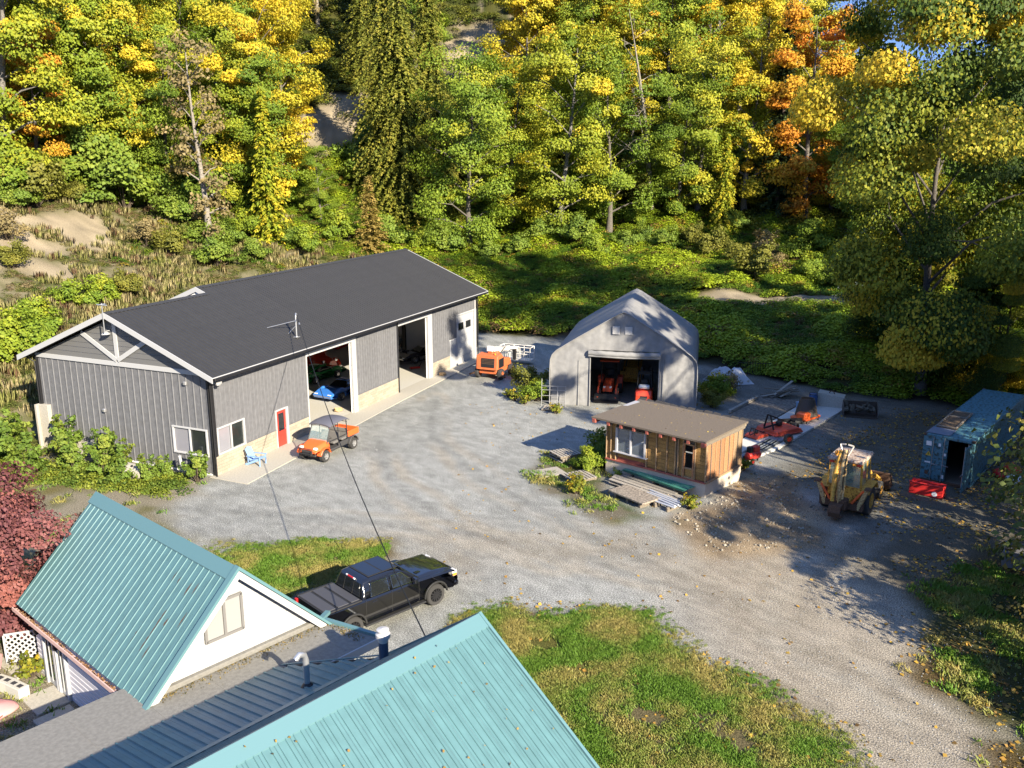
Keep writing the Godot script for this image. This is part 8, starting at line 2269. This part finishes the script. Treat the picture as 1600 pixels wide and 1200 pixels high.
	bush("green", -49.9, 100.3, 2.11, 1.3, "mid green thicket above the sandy bank at left, second from left of three", "understorey thickets")
	bush("lime", -49.3, 104.1, 1.80, 4.8, "lime green thicket above the sandy bank at left, leftmost of four", "understorey thickets")
	bush("lime", -46.6, 106.0, 2.38, 5.5, "lime green thicket behind the workshop's gable end, leftmost of five", "understorey thickets")
	bush("lime", -44.6, 111.8, 1.82, 1.5, "lime green thicket behind the workshop's gable end, fourth from left of five", "understorey thickets")
	bush("green", -42.1, 111.2, 2.06, 5.3, "mid green thicket behind the workshop's gable end, rightmost of two", "understorey thickets")
	bush("green", -38.8, 112.7, 1.71, 1.7, "mid green thicket behind the step in the workshop roof, leftmost of four", "understorey thickets")
	bush("olive", -37.1, 113.4, 2.42, 2.7, "olive thicket behind the step in the workshop roof, second from left of three", "understorey thickets")
	bush("green", -35.3, 117.8, 1.90, 2.0, "mid green thicket behind the step in the workshop roof, third from left of four", "understorey thickets")
	bush("olive", -32.7, 117.9, 1.53, 1.3, "olive thicket behind the step in the workshop roof, rightmost of three", "understorey thickets")
	bush("lime", -19.6, 125.0, 2.20, 4.6, "lime green thicket above the dark roof's middle, leftmost of three", "understorey thickets")
	bush("olive", -18.3, 129.9, 1.92, 1.4, "olive thicket above the dark roof's middle", "understorey thickets")
	bush("olive", -12.9, 130.5, 2.00, 2.8, "olive thicket above the dark roof's far end, leftmost of three", "understorey thickets")
	bush("olive", -11.5, 131.8, 1.71, 1.3, "olive thicket above the dark roof's far end, second from left of three", "understorey thickets")
	bush("lime", -7.2, 137.4, 1.65, 1.0, "lime green thicket above the workshop's far corner, leftmost of two", "understorey thickets")
	bush("green", -4.0, 133.6, 2.15, 2.4, "mid green thicket above the workshop's far corner", "understorey thickets")
	bush("lime", 2.0, 134.1, 2.01, 2.1, "lime green thicket between workshop and fabric shelter, leftmost of four", "understorey thickets")
	bush("green", 4.0, 137.4, 2.42, 3.4, "mid green thicket between workshop and fabric shelter, third from left of four", "understorey thickets")
	bush("olive", 9.3, 136.1, 1.67, 1.8, "olive thicket between workshop and fabric shelter", "understorey thickets")
	bush("green", 13.4, 136.6, 1.98, 5.2, "mid green thicket directly uphill of the fabric shelter, third from left of five", "understorey thickets")
	bush("lime", 15.9, 131.4, 1.77, 0.9, "lime green thicket directly uphill of the fabric shelter, leftmost of three", "understorey thickets")
	bush("lime", 18.8, 130.3, 1.68, 0.9, "lime green thicket directly uphill of the fabric shelter, second from left of three", "understorey thickets")
	bush("olive", 23.2, 131.5, 1.55, 1.7, "olive thicket directly uphill of the fabric shelter, rightmost of four", "understorey thickets")
	bush("olive", 26.6, 135.6, 1.69, 4.7, "olive thicket uphill right of the shelter's peak, leftmost of two", "understorey thickets")
	bush("green", 31.4, 135.7, 1.63, 1.3, "mid green thicket uphill right of the shelter's peak, rightmost of two", "understorey thickets")
	bush("green", 34.9, 136.4, 1.72, 1.2, "mid green thicket above the sandy path, leftmost of three", "understorey thickets")
	bush("lime", 38.6, 134.2, 2.35, 6.0, "lime green thicket above the sandy path, fourth from left of five", "understorey thickets")
	bush("green", 44.4, 140.0, 1.87, 2.2, "mid green thicket above the sandy path, rightmost of three", "understorey thickets")
	bush("green", 50.8, 147.1, 1.94, 4.4, "mid green thicket left of the big dark maples, rightmost of two", "understorey thickets")
	bush("lime", -59.0, 108.0, 2.46, 0.5, "lime green thicket at the far left edge of the forest, leftmost of three", "understorey thickets")
	bush("lime", -56.5, 109.4, 2.27, 5.8, "lime green thicket at the far left edge of the forest, rightmost of three", "understorey thickets")
	bush("olive", -56.1, 114.1, 1.84, 1.3, "olive thicket above the sandy bank at left", "understorey thickets")
	bush("lime", -54.2, 116.7, 2.22, 3.5, "lime green thicket above the sandy bank at left, third from left of four", "understorey thickets")
	bush("green", -50.7, 115.8, 2.21, 2.0, "mid green thicket above the sandy bank at left, rightmost of three", "understorey thickets")
	bush("lime", -49.2, 121.3, 1.91, 4.7, "lime green thicket behind the workshop's gable end, third from left of five", "understorey thickets")
	bush("lime", -45.1, 119.2, 1.81, 5.0, "lime green thicket behind the workshop's gable end, rightmost of five", "understorey thickets")
	bush("olive", -42.5, 124.8, 2.42, 2.3, "olive thicket behind the step in the workshop roof, leftmost of three", "understorey thickets")
	bush("lime", -39.0, 123.1, 2.33, 0.2, "lime green thicket behind the step in the workshop roof, rightmost of two", "understorey thickets")
	bush("green", -38.2, 129.0, 1.92, 4.5, "mid green thicket behind the step in the workshop roof, rightmost of four", "understorey thickets")
	bush("olive", -34.3, 132.2, 2.46, 3.1, "olive thicket left of the bare sandy scar", "understorey thickets")
	bush("green", -17.4, 136.6, 2.43, 0.6, "mid green thicket above the dark roof's middle", "understorey thickets")
	bush("lime", -13.8, 145.1, 1.96, 0.7, "lime green thicket above the dark roof's far end, rightmost of two", "understorey thickets")
	bush("green", 0.2, 147.9, 1.82, 5.5, "mid green thicket between workshop and fabric shelter, leftmost of four", "understorey thickets")
	bush("lime", 5.3, 151.8, 2.24, 1.3, "lime green thicket between workshop and fabric shelter, second from left of four", "understorey thickets")
	bush("lime", 7.6, 148.7, 1.76, 5.3, "lime green thicket between workshop and fabric shelter, third from left of four", "understorey thickets")
	bush("green", 12.7, 145.1, 2.06, 4.2, "mid green thicket directly uphill of the fabric shelter, leftmost of five", "understorey thickets")
	bush("green", 15.7, 147.5, 2.21, 5.7, "mid green thicket directly uphill of the fabric shelter, fourth from left of five", "understorey thickets")
	bush("olive", 19.3, 144.7, 1.66, 3.4, "olive thicket directly uphill of the fabric shelter, second from left of four", "understorey thickets")
	bush("lime", 24.2, 143.2, 2.40, 2.1, "lime green thicket directly uphill of the fabric shelter, rightmost of three", "understorey thickets")
	bush("lime", 28.5, 143.4, 1.66, 3.3, "lime green thicket uphill right of the shelter's peak, leftmost of two", "understorey thickets")
	bush("green", 31.8, 143.9, 1.79, 4.8, "mid green thicket uphill right of the shelter's peak, leftmost of two", "understorey thickets")
	bush("lime", 37.5, 147.5, 1.56, 2.2, "lime green thicket above the sandy path, leftmost of five", "understorey thickets")
	bush("green", 44.7, 156.7, 1.76, 2.7, "mid green thicket above the sandy path, second from left of three", "understorey thickets")
	bush("olive", 46.6, 156.1, 2.45, 1.1, "olive thicket above the sandy path", "understorey thickets")
	bush("green", 62.7, 185.8, 1.92, 0.1, "mid green thicket left of the big dark maples, leftmost of two", "understorey thickets")

func build_near_plants() -> void:
	plant("red_tree", "red_leaved_tree", "dark red-leaved ornamental tree overhanging the cottage eave", "tree", P(-17.9, 0, 28.0), 0.7, 0.93, "", 1.0)
	# big maples at the right, some of them beyond the frame; they shade the yard
	for q in [["near_maple", 28.8, 62.0, 0.8, 0.3, "biggest maple, standing behind the container, its dark crown tipped with yellow"], ["near_maple", 60.0, 96.0, 1.27, 2.1, "big maple far back, right of the small sky gap"], ["near_maple_b", 35.0, 45.2, 0.6, 4.2, "tall maple at the right edge overhanging the container roof"], ["near_maple_b", 44.0, 63.5, 0.47, 0.9, "low maple at the right edge, behind the one over the container"], ["near_maple", 33.4, 60.0, 0.38, 2.7, "low bushy maple under the biggest one, left of the container's far end"], ["near_maple_b", 38.5, 58.5, 0.42, 4.0, "low maple behind the container's far end"], ["near_maple", 30.5, 71.5, 0.38, 1.7, "small dark maple with thin trunk beside the sandy path's end"], ["near_maple", 64.0, 110.0, 1.4, 3.7, "tall maple far back at the right, behind the dark crowns"]]:
		plant(q[0], "big_maple", q[5], "tree", P(q[1], ground_height(q[1], q[2]) - 0.1, q[2]), q[4], q[3], "big maples at the right", 1.45 if q[1] == 28.8 else 1.0)
	for q in [[29.5, 29.6, 0.8, 1.0, "shade_maple", "casting the dapples on the shelter"], [39.5, 33.0, 0.85, 3.0, "near_maple", "farthest out beyond the container"], [30.0, 18.5, 0.55, 5.0, "shade_maple", "nearest the camera on the drive"], [40.0, 37.5, 0.85, 2.4, "near_maple_b", "out beyond the backhoe"], [26.4, 18.8, 0.58, 0.2, "shade_maple", "second nearest the camera on the drive"]]:
		plant(q[4], "big_maple", "tall maple beyond the right edge, " + q[5], "tree", P(q[0], 0, q[1]), q[3], q[2], "shade maples beyond the right edge", {29.5: 1.5, 39.5: 1.15, 40.0: 1.15}.get(q[0], 1.08))
	plant("sapling", "young_maple", "young maple with fading beige leaves reaching in at the right edge", "tree", P(24.8, 0, 37.6), 0.4, 0.8, "young maples at the right edge")
	plant("sapling", "young_maple", "second young maple, nearer the camera at the right edge", "tree", P(21.6, 0, 31.0), 2.0, 1.0, "young maples at the right edge")
	plant("sapling", "young_maple", "low leafy young maple at the lower right corner", "tree", P(18.4, 0, 25.4), 3.0, 0.62, "young maples at the right edge")
	plant("spruce_pale", "young_spruce", "pale grey-green young spruce at the end of the sandy path", "tree", P(32.5, ground_height(32.5, 82), 82), 0.0, 1.0)
	# shrubs close to the buildings
	for q in [["tall_weed", -25.2, 48.6, 1.53, "bright green weed clump against the stepped footing of the end wall"], ["tall_weed", -27.5, 47.2, 1.73, "green weed clump left of the stepped footing"], ["tall_weed", -22.5, 47.1, 1.35, "green weed clump in the middle of the end-wall weeds"], ["tall_weed", -21.0, 46.1, 1.10, "lime green weed clump behind the culvert pipe"], ["tall_weed", -19.0, 44.4, 0.99, "small weed clump in the mouth of the culvert pipe"], ["tall_weed", -16.5, 44.6, 1.04, "small weed clump at the workshop's near corner"], ["tall_weed", -30.5, 46.5, 1.85, "lime green weed clump on the low bank left of the workshop"], ["tall_weed", -33.5, 46.0, 2.09, "green weed clump at the far left of the low bank"], ["tall_weed", -20.2, 44.0, 0.99, "lime weed clump before the culvert pipe"], ["tall_weed", -24.2, 46.6, 1.23, "green weed clump in the end-wall weeds, third from the stepped footing"], ["tall_weed", -26.3, 46.2, 1.48, "olive weed clump in front of the stepped footing"], ["tall_weed", -28.8, 48.6, 1.73, "lime weed clump just outside the workshop's back corner"], ["tall_weed", -23.4, 45.6, 0.99, "low green weed clump on the outer edge of the end-wall weeds"], ["tall_weed", -29.2, 45.3, 1.60, "green weed clump on the low bank, nearest the red tree"], ["tall_weed", -21.8, 45.2, 0.94, "small olive weed clump left of the culvert pipe"], ["tall_weed", -32.6, 48.3, 1.98, "lime weed clump highest on the low bank"], ["tall_weed", -35.5, 48.5, 2.22, "green weed clump at the picture's left edge, on the low bank"], ["tall_weed", -25.5, 44.9, 1.04, "lime weed clump at the outer edge below the stepped footing"], ["tall_weed", -18.3, 44.9, 0.85, "small green weed clump between culvert and standpipe"], ["shrub_lime", 5.0, 47.6, 0.62, "lime green bramble bush under the hut window"], ["shrub_green", 4.2, 46.5, 0.5, "green bramble bush beside the stack of pallets"], ["shrub_green", 5.9, 46.0, 0.42, "low green bush between hut and green sheets"], ["shrub_olive", 1.2, 62.5, 0.8, "olive bush left of the fabric shelter"], ["shrub_green", 1.7, 60.6, 0.6, "green bush at the shelter's left front corner"], ["shrub_green", 14.3, 61.3, 0.7, "green bush at the shelter's right front corner"], ["shrub_brown", 15.6, 62.8, 0.7, "brown bush before the white tarpaulin"], ["shrub_olive", 13.6, 59.0, 0.5, "olive bush between shelter and brown slab"], ["shrub_brown", 18.3, 25.8, 0.5, "reddish withered bush on the right verge"], ["shrub_green", 20.4, 28.5, 0.7, "dark green bush on the right verge"], ["shrub_olive", 16.6, 23.6, 0.5, "olive bush at the lower right corner"]]:
		plant(q[0], "weed_clump" if q[0] == "tall_weed" else "shrub", q[4], "weed" if q[0] == "tall_weed" else "shrub", P(q[1], ground_height(q[1], q[2]) - 0.04, q[2]), q[1], q[3], "weed clumps along the end wall" if q[0] == "tall_weed" else "shrubs round the buildings")
	for q in [[0.2, 60.8, "yellow weed at the edge of the gravel left of the shelter"], [0.9, 59.9, "yellow weed just before the mesh rack"], [-0.2, 61.8, "tall yellow weed beside the boom lift's gravel"], [2.9, 57.6, "yellow weed in front of the mesh rack's pallet"], [3.4, 44.0, "yellow weed among the flat pallets"], [3.2, 42.9, "orange-tinged weed on the gravel before the flat pallet"], [8.6, 40.7, "weed at the right end of the metal channels"], [12.6, 46.4, "pale weed at the hut's back corner"], [0.3, 67.4, "leafy weed right of the boom lift"]]:
		plant("weed", "weed", q[2], "weed", P(q[0], ground_height(q[0], q[1]), q[1]), q[0], 1.0, "weeds at the edge of the gravel")
	plant("weed", "potted_weed", "leafy yellow-green plant against the cottage wall by the doors", "weed", P(-7.575, 0, 22.9) + Basis(Vector3.UP, deg_to_rad(48.3)) * Vector3(-2.85, 0, -8.4), 1.0, 1.2)

func build_cover() -> void:
	# leafy clumps of the bramble bank
	rng.seed = 300
	var l := L.new()
	for i in 96:
		var q := rdir()
		q.y = absf(q.y)
		var p := Vector3(q.x, q.y * 0.55, q.z) * rng.randf_range(0.5, 1.0) * 0.75
		var u := (q * 0.6 + Vector3(0, 0.8, 0) + rdir() * 0.6).normalized()
		var d := u.cross(rdir()).normalized()
		var sz := rng.randf_range(0.09, 0.21)
		var g := rng.randf_range(0.7, 1.25)
		l.leaf(p, d, u.cross(d), sz, sz * 0.8, Color(g, g, g))
	var clump := l.mesh()
	var xf := []
	var cols := []
	var tries := 0
	while tries < 44000:
		tries += 1
		var x := rng.randf_range(-38, 62)
		var d := rng.randf_range(54, 135)
		var s := hill_distance(x, d)
		if s < -0.3 or s > 52 or absf(x) > 0.62 * d + 4:
			continue
		if bare_soil(x, d, noise2.get_noise_2d(x * 14, d * 14)) > 0.25:
			continue
		if x < -15 and s < 13 + (-15 - x) * 0.5 + noise.get_noise_2d(x * 14, d * 14) * 14:
			continue
		if s < 3 and noise2.get_noise_2d(x * 25, d * 25) > 0.1 + s * 0.1:
			continue
		var nn := noise.get_noise_2d(x * 14, d * 14)
		var sc := rng.randf_range(0.7, 1.35) * (1.0 + nn * 0.8)
		xf.append(Transform3D(Basis(Vector3.UP, rng.randf() * TAU).scaled(Vector3(sc, sc * rng.randf_range(0.7, 1.3), sc)), P(x, ground_height(x, d) + 0.1 + maxf(nn, 0) * 0.9, d)))
		var t := clampf(0.5 + nn * 1.1 + rng.randf_range(-0.25, 0.25), 0, 1)
		var k := Color(0.07, 0.15, 0.014).lerp(Color(0.32, 0.4, 0.022), t)
		if rng.randf() < 0.07:
			k = Color(0.3, 0.22, 0.03)
		elif rng.randf() < 0.06:
			k = Color(0.16, 0.1, 0.04)
		cols.append(k)
	meta(many("brambles", clump, leaf_mat("leaf", 0), xf, cols), "dense green brambles covering the bank behind the fabric shelter", "brambles", "", "stuff")
	# rough herbs on the sandy bank at left
	xf = []
	cols = []
	tries = 0
	while tries < 42000:
		tries += 1
		var x := rng.randf_range(-75, -8)
		var d := rng.randf_range(40, 118)
		var s := hill_distance(x, d)
		if s < -5 or s > 50 or x < -0.66 * d - 3:
			continue
		var w := noise2.get_noise_2d(x * 14, d * 14)
		var th := -0.12 if s < 30 else -0.3
		if x > -22:
			th = -0.2
		if w + rng.randf_range(-0.3, 0.3) < th or bare_soil(x, d, w) > 0.4:
			continue
		if s < 0 and inside(rough_left, Vector2(x, d)) < 0:
			continue
		var sc := rng.randf_range(0.2, 0.75)
		xf.append(Transform3D(Basis(Vector3.UP, rng.randf() * TAU).scaled(Vector3(sc, sc * rng.randf_range(0.6, 1.5), sc)), P(x, ground_height(x, d), d)))
		var k := Color(0.07, 0.11, 0.02).lerp(Color(0.2, 0.19, 0.045), rng.randf())
		if s > 2 and rng.randf() < 0.35:
			k = Color(0.26, 0.2, 0.1) if rng.randf() < 0.7 else Color(0.16, 0.1, 0.06)
		cols.append(k)
	for i in 900:
		var p := Vector2(-34, 48.8).lerp(Vector2(-17.3, 44.3), rng.randf()) + Vector2(rng.randf_range(-0.9, 0.9), rng.randf_range(-1.7, 0.5))
		var sc := rng.randf_range(0.35, 0.9)
		if noise2.get_noise_2d(p.x * 30, p.y * 30) < -0.12 or Vector2(p.x + 15.75, p.y - 45.4).rotated(-1.165).x > -0.35:
			continue
		xf.append(Transform3D(Basis(Vector3.UP, rng.randf() * TAU).scaled(Vector3(sc, sc * rng.randf_range(0.8, 1.9), sc)), P(p.x, ground_height(p.x, p.y), p.y)))
		cols.append(Color(0.08, 0.14, 0.02).lerp(Color(0.24, 0.27, 0.03), rng.randf()))
	meta(many("bank_herbs", clump, leaf_mat("leaf", 0), xf, cols), "scattered herbs and dry stalks on the sandy bank behind the workshop", "herbs", "", "stuff")
	# undergrowth higher up the hill
	xf = []
	cols = []
	for i in 15000:
		var d := rng.randf_range(95, 230)
		var x := rng.randf_range(-0.62 * d, 0.5 * d)
		var s := hill_distance(x, d)
		var w := noise2.get_noise_2d(x * 14, d * 14)
		if s < 40 or bare_soil(x, d, w) > 0.35:
			continue
		var sc := rng.randf_range(1.2, 2.6)
		xf.append(Transform3D(Basis(Vector3.UP, rng.randf() * TAU).scaled(Vector3(sc, sc, sc)), P(x, ground_height(x, d) + 0.2, d)))
		cols.append(Color(0.06, 0.1, 0.015).lerp(Color(0.24, 0.24, 0.03), rng.randf()))
	meta(many("undergrowth", clump, leaf_mat("leaf", 0), xf, cols), "shrubby undergrowth between the trees up the hill", "undergrowth", "", "stuff")
	# dry upright stalks along the crest of the left bank
	l = L.new()
	for i in 14:
		var p := Vector3(rng.randf_range(-0.4, 0.4), 0.45, rng.randf_range(-0.4, 0.4))
		var dd := (Vector3.UP + rdir() * 0.2).normalized()
		l.leaf(p, dd, dd.cross(rdir()).normalized(), rng.randf_range(0.6, 1.1), 0.04, Color.WHITE)
	var stalk := l.mesh()
	xf = []
	cols = []
	for i in 15000:
		var x := rng.randf_range(-72, -14)
		var d := rng.randf_range(52, 108)
		var s := hill_distance(x, d)
		if s < 1.5 or s > 36 or noise.get_noise_2d(x * 12 + 7, d * 12) < -0.12 or bare_soil(x, d, noise2.get_noise_2d(x * 14, d * 14)) > 0.3 + rng.randf() * 0.7:
			continue
		var sc := rng.randf_range(0.35, 0.95)
		xf.append(Transform3D(Basis(Vector3.UP, rng.randf() * TAU).scaled(Vector3(sc, sc, sc)), P(x, ground_height(x, d), d)))
		cols.append(Color(0.52, 0.43, 0.24).lerp(Color(0.26, 0.28, 0.07), rng.randf()) if rng.randf() < 0.85 else Color(0.2, 0.12, 0.07))
	meta(many("dry_grass", stalk, leaf_mat("leaf", 0), xf, cols), "tan and olive dry grass over the left bank", "dry grass", "", "stuff")
	# lawn grass
	l = L.new()
	for i in 16:
		var p := Vector3(rng.randf_range(-0.13, 0.13), 0.045, rng.randf_range(-0.13, 0.13))
		var dd := (Vector3.UP + rdir() * 0.75).normalized()
		l.leaf(p, dd, dd.cross(rdir()).normalized(), rng.randf_range(0.08, 0.16), 0.022, Color.WHITE)
	var tuft := l.mesh()
	xf = []
	cols = []
	for q in [[lawn_a, 5200, 0.0], [lawn_b, 17000, 0.3], [verge, 5000, 1.0], [weeds, 700, 1.0], [rough_left, 1600, 1.0]]:
		var poly: PackedVector2Array = q[0]
		var box := Rect2(poly[0], Vector2.ZERO)
		for p in poly:
			box = box.expand(p)
		box = box.intersection(Rect2(-30, 17, 56, 40))
		for i in int(q[1]) * 2:
			var x := rng.randf_range(box.position.x, box.end.x)
			var d := rng.randf_range(box.position.y, box.end.y)
			var e := inside(poly, Vector2(x, d)) + noise2.get_noise_2d(x * 14, d * 14) * 2.0
			var w := noise2.get_noise_2d(x * 30, d * 30)
			if e < rng.randf_range(-0.4, 1.6) or w < -0.38 - 0.1 * rng.randf():
				continue
			if q[2] > 0.2 and q[2] < 0.5 and noise.get_noise_2d(x * 9 + 40, d * 9) + rng.randf_range(-0.2, 0.2) > 0.16:
				continue
			if q[2] > 0.5 and w < 0.02:
				continue
			var sc := rng.randf_range(0.7, 1.4) * (1.5 if q[2] > 0.5 else clampf(0.55 + e * 0.3, 0.5, 1.0))
			xf.append(Transform3D(Basis(Vector3.UP, rng.randf() * TAU).scaled(Vector3(sc, sc, sc)), P(x, ground_height(x, d) - 0.01, d)))
			cols.append(Color(0.13, 0.24, 0.03).lerp(Color(0.36, 0.31, 0.1), clampf(0.3 + noise.get_noise_2d(x * 40, d * 40) * 1.6 + rng.randf_range(-0.25, 0.25), 0, 1)))
	meta(many("grass", tuft, leaf_mat("leaf", 0), xf, cols), "short patchy grass of the lawns and verge", "grass", "", "stuff")
	# fallen leaves
	xf = []
	cols = []
	for i in 44000:
		var x := rng.randf_range(-3, 32)
		var d := rng.randf_range(18, 60)
		var p := Vector2(x, d)
		var dens := 0.0
		dens = maxf(dens, smoothstep(-1.5, 1.5, inside(leafy, p)) * 0.75)
		dens = maxf(dens, smoothstep(-1.0, 1.0, inside(verge, p)) * 0.9)
		dens = maxf(dens, smoothstep(-1, 1, inside(lawn_b, p)) * 0.42)
		dens = maxf(dens, 0.045)
		dens *= clampf(0.55 + noise.get_noise_2d(x * 22, d * 22) * 1.7, 0, 1)
		if rng.randf() > dens:
			continue
		var sz := rng.randf_range(0.08, 0.2)
		xf.append(Transform3D(Basis((Vector3.UP + rdir() * 0.35).normalized(), rng.randf() * TAU).scaled(Vector3(sz, sz, sz)), P(x, ground_height(x, d) + 0.02, d)))
		cols.append(tone([Color(0.12, 0.07, 0.025), Color(0.3, 0.18, 0.05), Color(0.5, 0.33, 0.05), Color(0.45, 0.25, 0.05)], rng.randf()))
	meta(many("fallen_leaves", leaf_one(), leaf_mat("leaf", 0), xf, cols), "fallen yellow and brown leaves scattered under the maples", "fallen leaves", "", "stuff")
	# loose stones of the gravel and the dirt mound
	var st := B.new()
	st.cb(Vector3.ZERO, Vector3(1, 0.7, 0.85), 0.28)
	xf = []
	cols = []
	for i in 26000:
		var d := 20.0 + 52.0 * pow(rng.randf(), 1.3)
		var x := rng.randf_range(-17, 24)
		var p := Vector2(x, d)
		if inside(lawn_a, p) > -0.3 or inside(lawn_b, p) > -0.3 or hill_distance(x, d) > -1.0:
			continue
		var v := (Vector2(x + 15.75, d - 45.4)).rotated(-1.165)
		if v.x > -1 and v.x < 33.5 and v.y > -2.4:
			continue
		var big := inside(mound, p) > 0.0
		var sz := rng.randf_range(0.015, 0.042) * (rng.randf_range(1.5, 4.0) if big else 1.0)
		xf.append(Transform3D(Basis(rdir(), rng.randf() * TAU).scaled(Vector3(sz, sz, sz)), P(x, ground_height(x, d) + sz * 0.2, d)))
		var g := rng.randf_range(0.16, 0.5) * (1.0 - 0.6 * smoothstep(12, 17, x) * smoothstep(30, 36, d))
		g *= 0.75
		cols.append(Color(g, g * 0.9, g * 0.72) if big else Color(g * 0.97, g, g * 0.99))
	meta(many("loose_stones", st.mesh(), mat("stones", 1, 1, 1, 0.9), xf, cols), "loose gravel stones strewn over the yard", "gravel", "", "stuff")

func make_mats() -> void:
	noise_tex("cloudy", 0.012, 0.86, 1.0)
	noise_tex("conc", 0.05, 0.84, 1.0)
	noise_tex("stain", 0.018, 0.5, 1.0)
	noise_tex("grain", 0.02, 0.55, 1.0)
	bump_tex("grit", 0.06, 6.0, 1024)
	var rt := noise_tex("rusty", 0.022, 0.5, 1.0, 5)
	rt.color_ramp.set_color(0, Color(0.66, 0.5, 0.4))
	rt.color_ramp.set_color(1, Color(1, 1, 1))
	rt.color_ramp.set_offset(0, 0.22)
	rt.color_ramp.set_offset(1, 0.5)
	mat("white_trim", 0.39, 0.395, 0.4, 0.55)
	mat("dark_metal", 0.016, 0.016, 0.018, 0.5, 0.2)
	mat("black_trim", 0.02, 0.02, 0.02, 0.6)
	mat("steel", 0.5, 0.5, 0.5, 0.4, 0.7)
	mat("galvanised", 0.5, 0.51, 0.52, 0.35, 0.7)
	mat("chrome", 0.6, 0.6, 0.62, 0.15, 1.0)
	mat("red_paint", 0.62, 0.045, 0.03, 0.35)
	mat("rust", 0.19, 0.1, 0.055, 0.9, 0, noise_tex("stain", 0, 0, 0), 2.0)
	mat("clear_lens", 0.75, 0.75, 0.75, 0.1)
	mat("red_lens", 0.5, 0.02, 0.02, 0.15)
	mat("amber_lens", 0.7, 0.28, 0.03, 0.2)
	mat("tinted_glass", 0.012, 0.014, 0.015, 0.03, 0.0)
	mat("mirror_pane", 0.05, 0.06, 0.06, 0.04, 0.6)
	mat("orange_paint", 0.72, 0.12, 0.025, 0.4)
	mat("old_yellow", 0.6, 0.34, 0.05, 0.65, 0, noise_tex("rusty", 0, 0, 0), 0.6)
	mat("rubber", 0.035, 0.034, 0.033, 0.85)
	mat("grey_wood", 0.3, 0.25, 0.19, 0.9, 0, noise_tex("grain", 0, 0, 0), 1.5)
	mat("pallet_wood", 0.58, 0.52, 0.43, 0.9, 0, noise_tex("grain", 0, 0, 0), 1.5)
	mat("pale_wood", 0.58, 0.47, 0.33, 0.8, 0, noise_tex("grain", 0, 0, 0), 1.5)
	mat("grey_rim", 0.34, 0.34, 0.34, 0.5, 0.4)
	mat("label_white", 0.75, 0.75, 0.73, 0.6)
	mat("dark_room", 0.03, 0.03, 0.035, 0.9)
	mat("concrete", 0.46, 0.43, 0.36, 0.9, 0, noise_tex("conc", 0, 0, 0), 0.35)
	mat("pale_frame", 0.36, 0.36, 0.38, 0.6)
	glass("dark_pane", 0.02, 0.022, 0.025, 0.9)

func _ready() -> void:
	# camera
	var cam := Camera3D.new()
	cam.name = "camera"
	add_child(cam)
	cam.position = Vector3(0, 16.55, 0)
	cam.rotation.x = -0.24707
	cam.fov = rad_to_deg(2.0 * atan(600.0 / 1407.0))
	cam.near = 0.1
	cam.far = 3000.0
	cam.current = true
	# sky
	var sky := ProceduralSkyMaterial.new()
	sky.sky_top_color = Color(0.31, 0.41, 0.6)
	sky.sky_horizon_color = Color(0.38, 0.5, 0.69)
	sky.sky_curve = 0.12
	sky.ground_bottom_color = Color(0.16, 0.15, 0.12)
	sky.ground_horizon_color = Color(0.42, 0.5, 0.6)
	sky.sun_angle_max = 8.0
	var env := Environment.new()
	env.background_mode = Environment.BG_SKY
	env.sky = Sky.new()
	env.sky.sky_material = sky
	env.tonemap_mode = Environment.TONE_MAPPER_LINEAR
	env.tonemap_exposure = 2.95
	env.sdfgi_enabled = true
	env.ssao_enabled = true
	env.ssil_enabled = true
	var we := WorldEnvironment.new()
	we.name = "environment"
	we.environment = env
	add_child(we)
	# low autumn sun from behind the camera's right shoulder
	var sun := DirectionalLight3D.new()
	sun.name = "sun"
	add_child(sun)
	sun.look_at_from_position(Vector3.ZERO, Vector3(-0.565, -0.49, -0.825))
	sun.light_color = Color(1.0, 0.95, 0.86)
	sun.light_energy = 1.5
	sun.light_angular_distance = 0.5
	sun.shadow_enabled = true
	noise.seed = 3
	noise2.seed = 17
	noise.fractal_octaves = 4
	noise2.fractal_octaves = 4
	make_mats()
	build_ground()
	build_shop()
	build_tent()
	build_house()
	build_hut()
	build_container()
	make_protos()
	build_trees()
	build_shrubs()
	build_near_plants()
	build_cover()
	build_pickup()
	build_utv()
	build_backhoe()
	build_lift()
	build_garage_cars()
	build_tent_machines()
	build_yard()
	build_patio()
	var clock := Time.get_ticks_msec()
	print("built in %d ms" % clock)
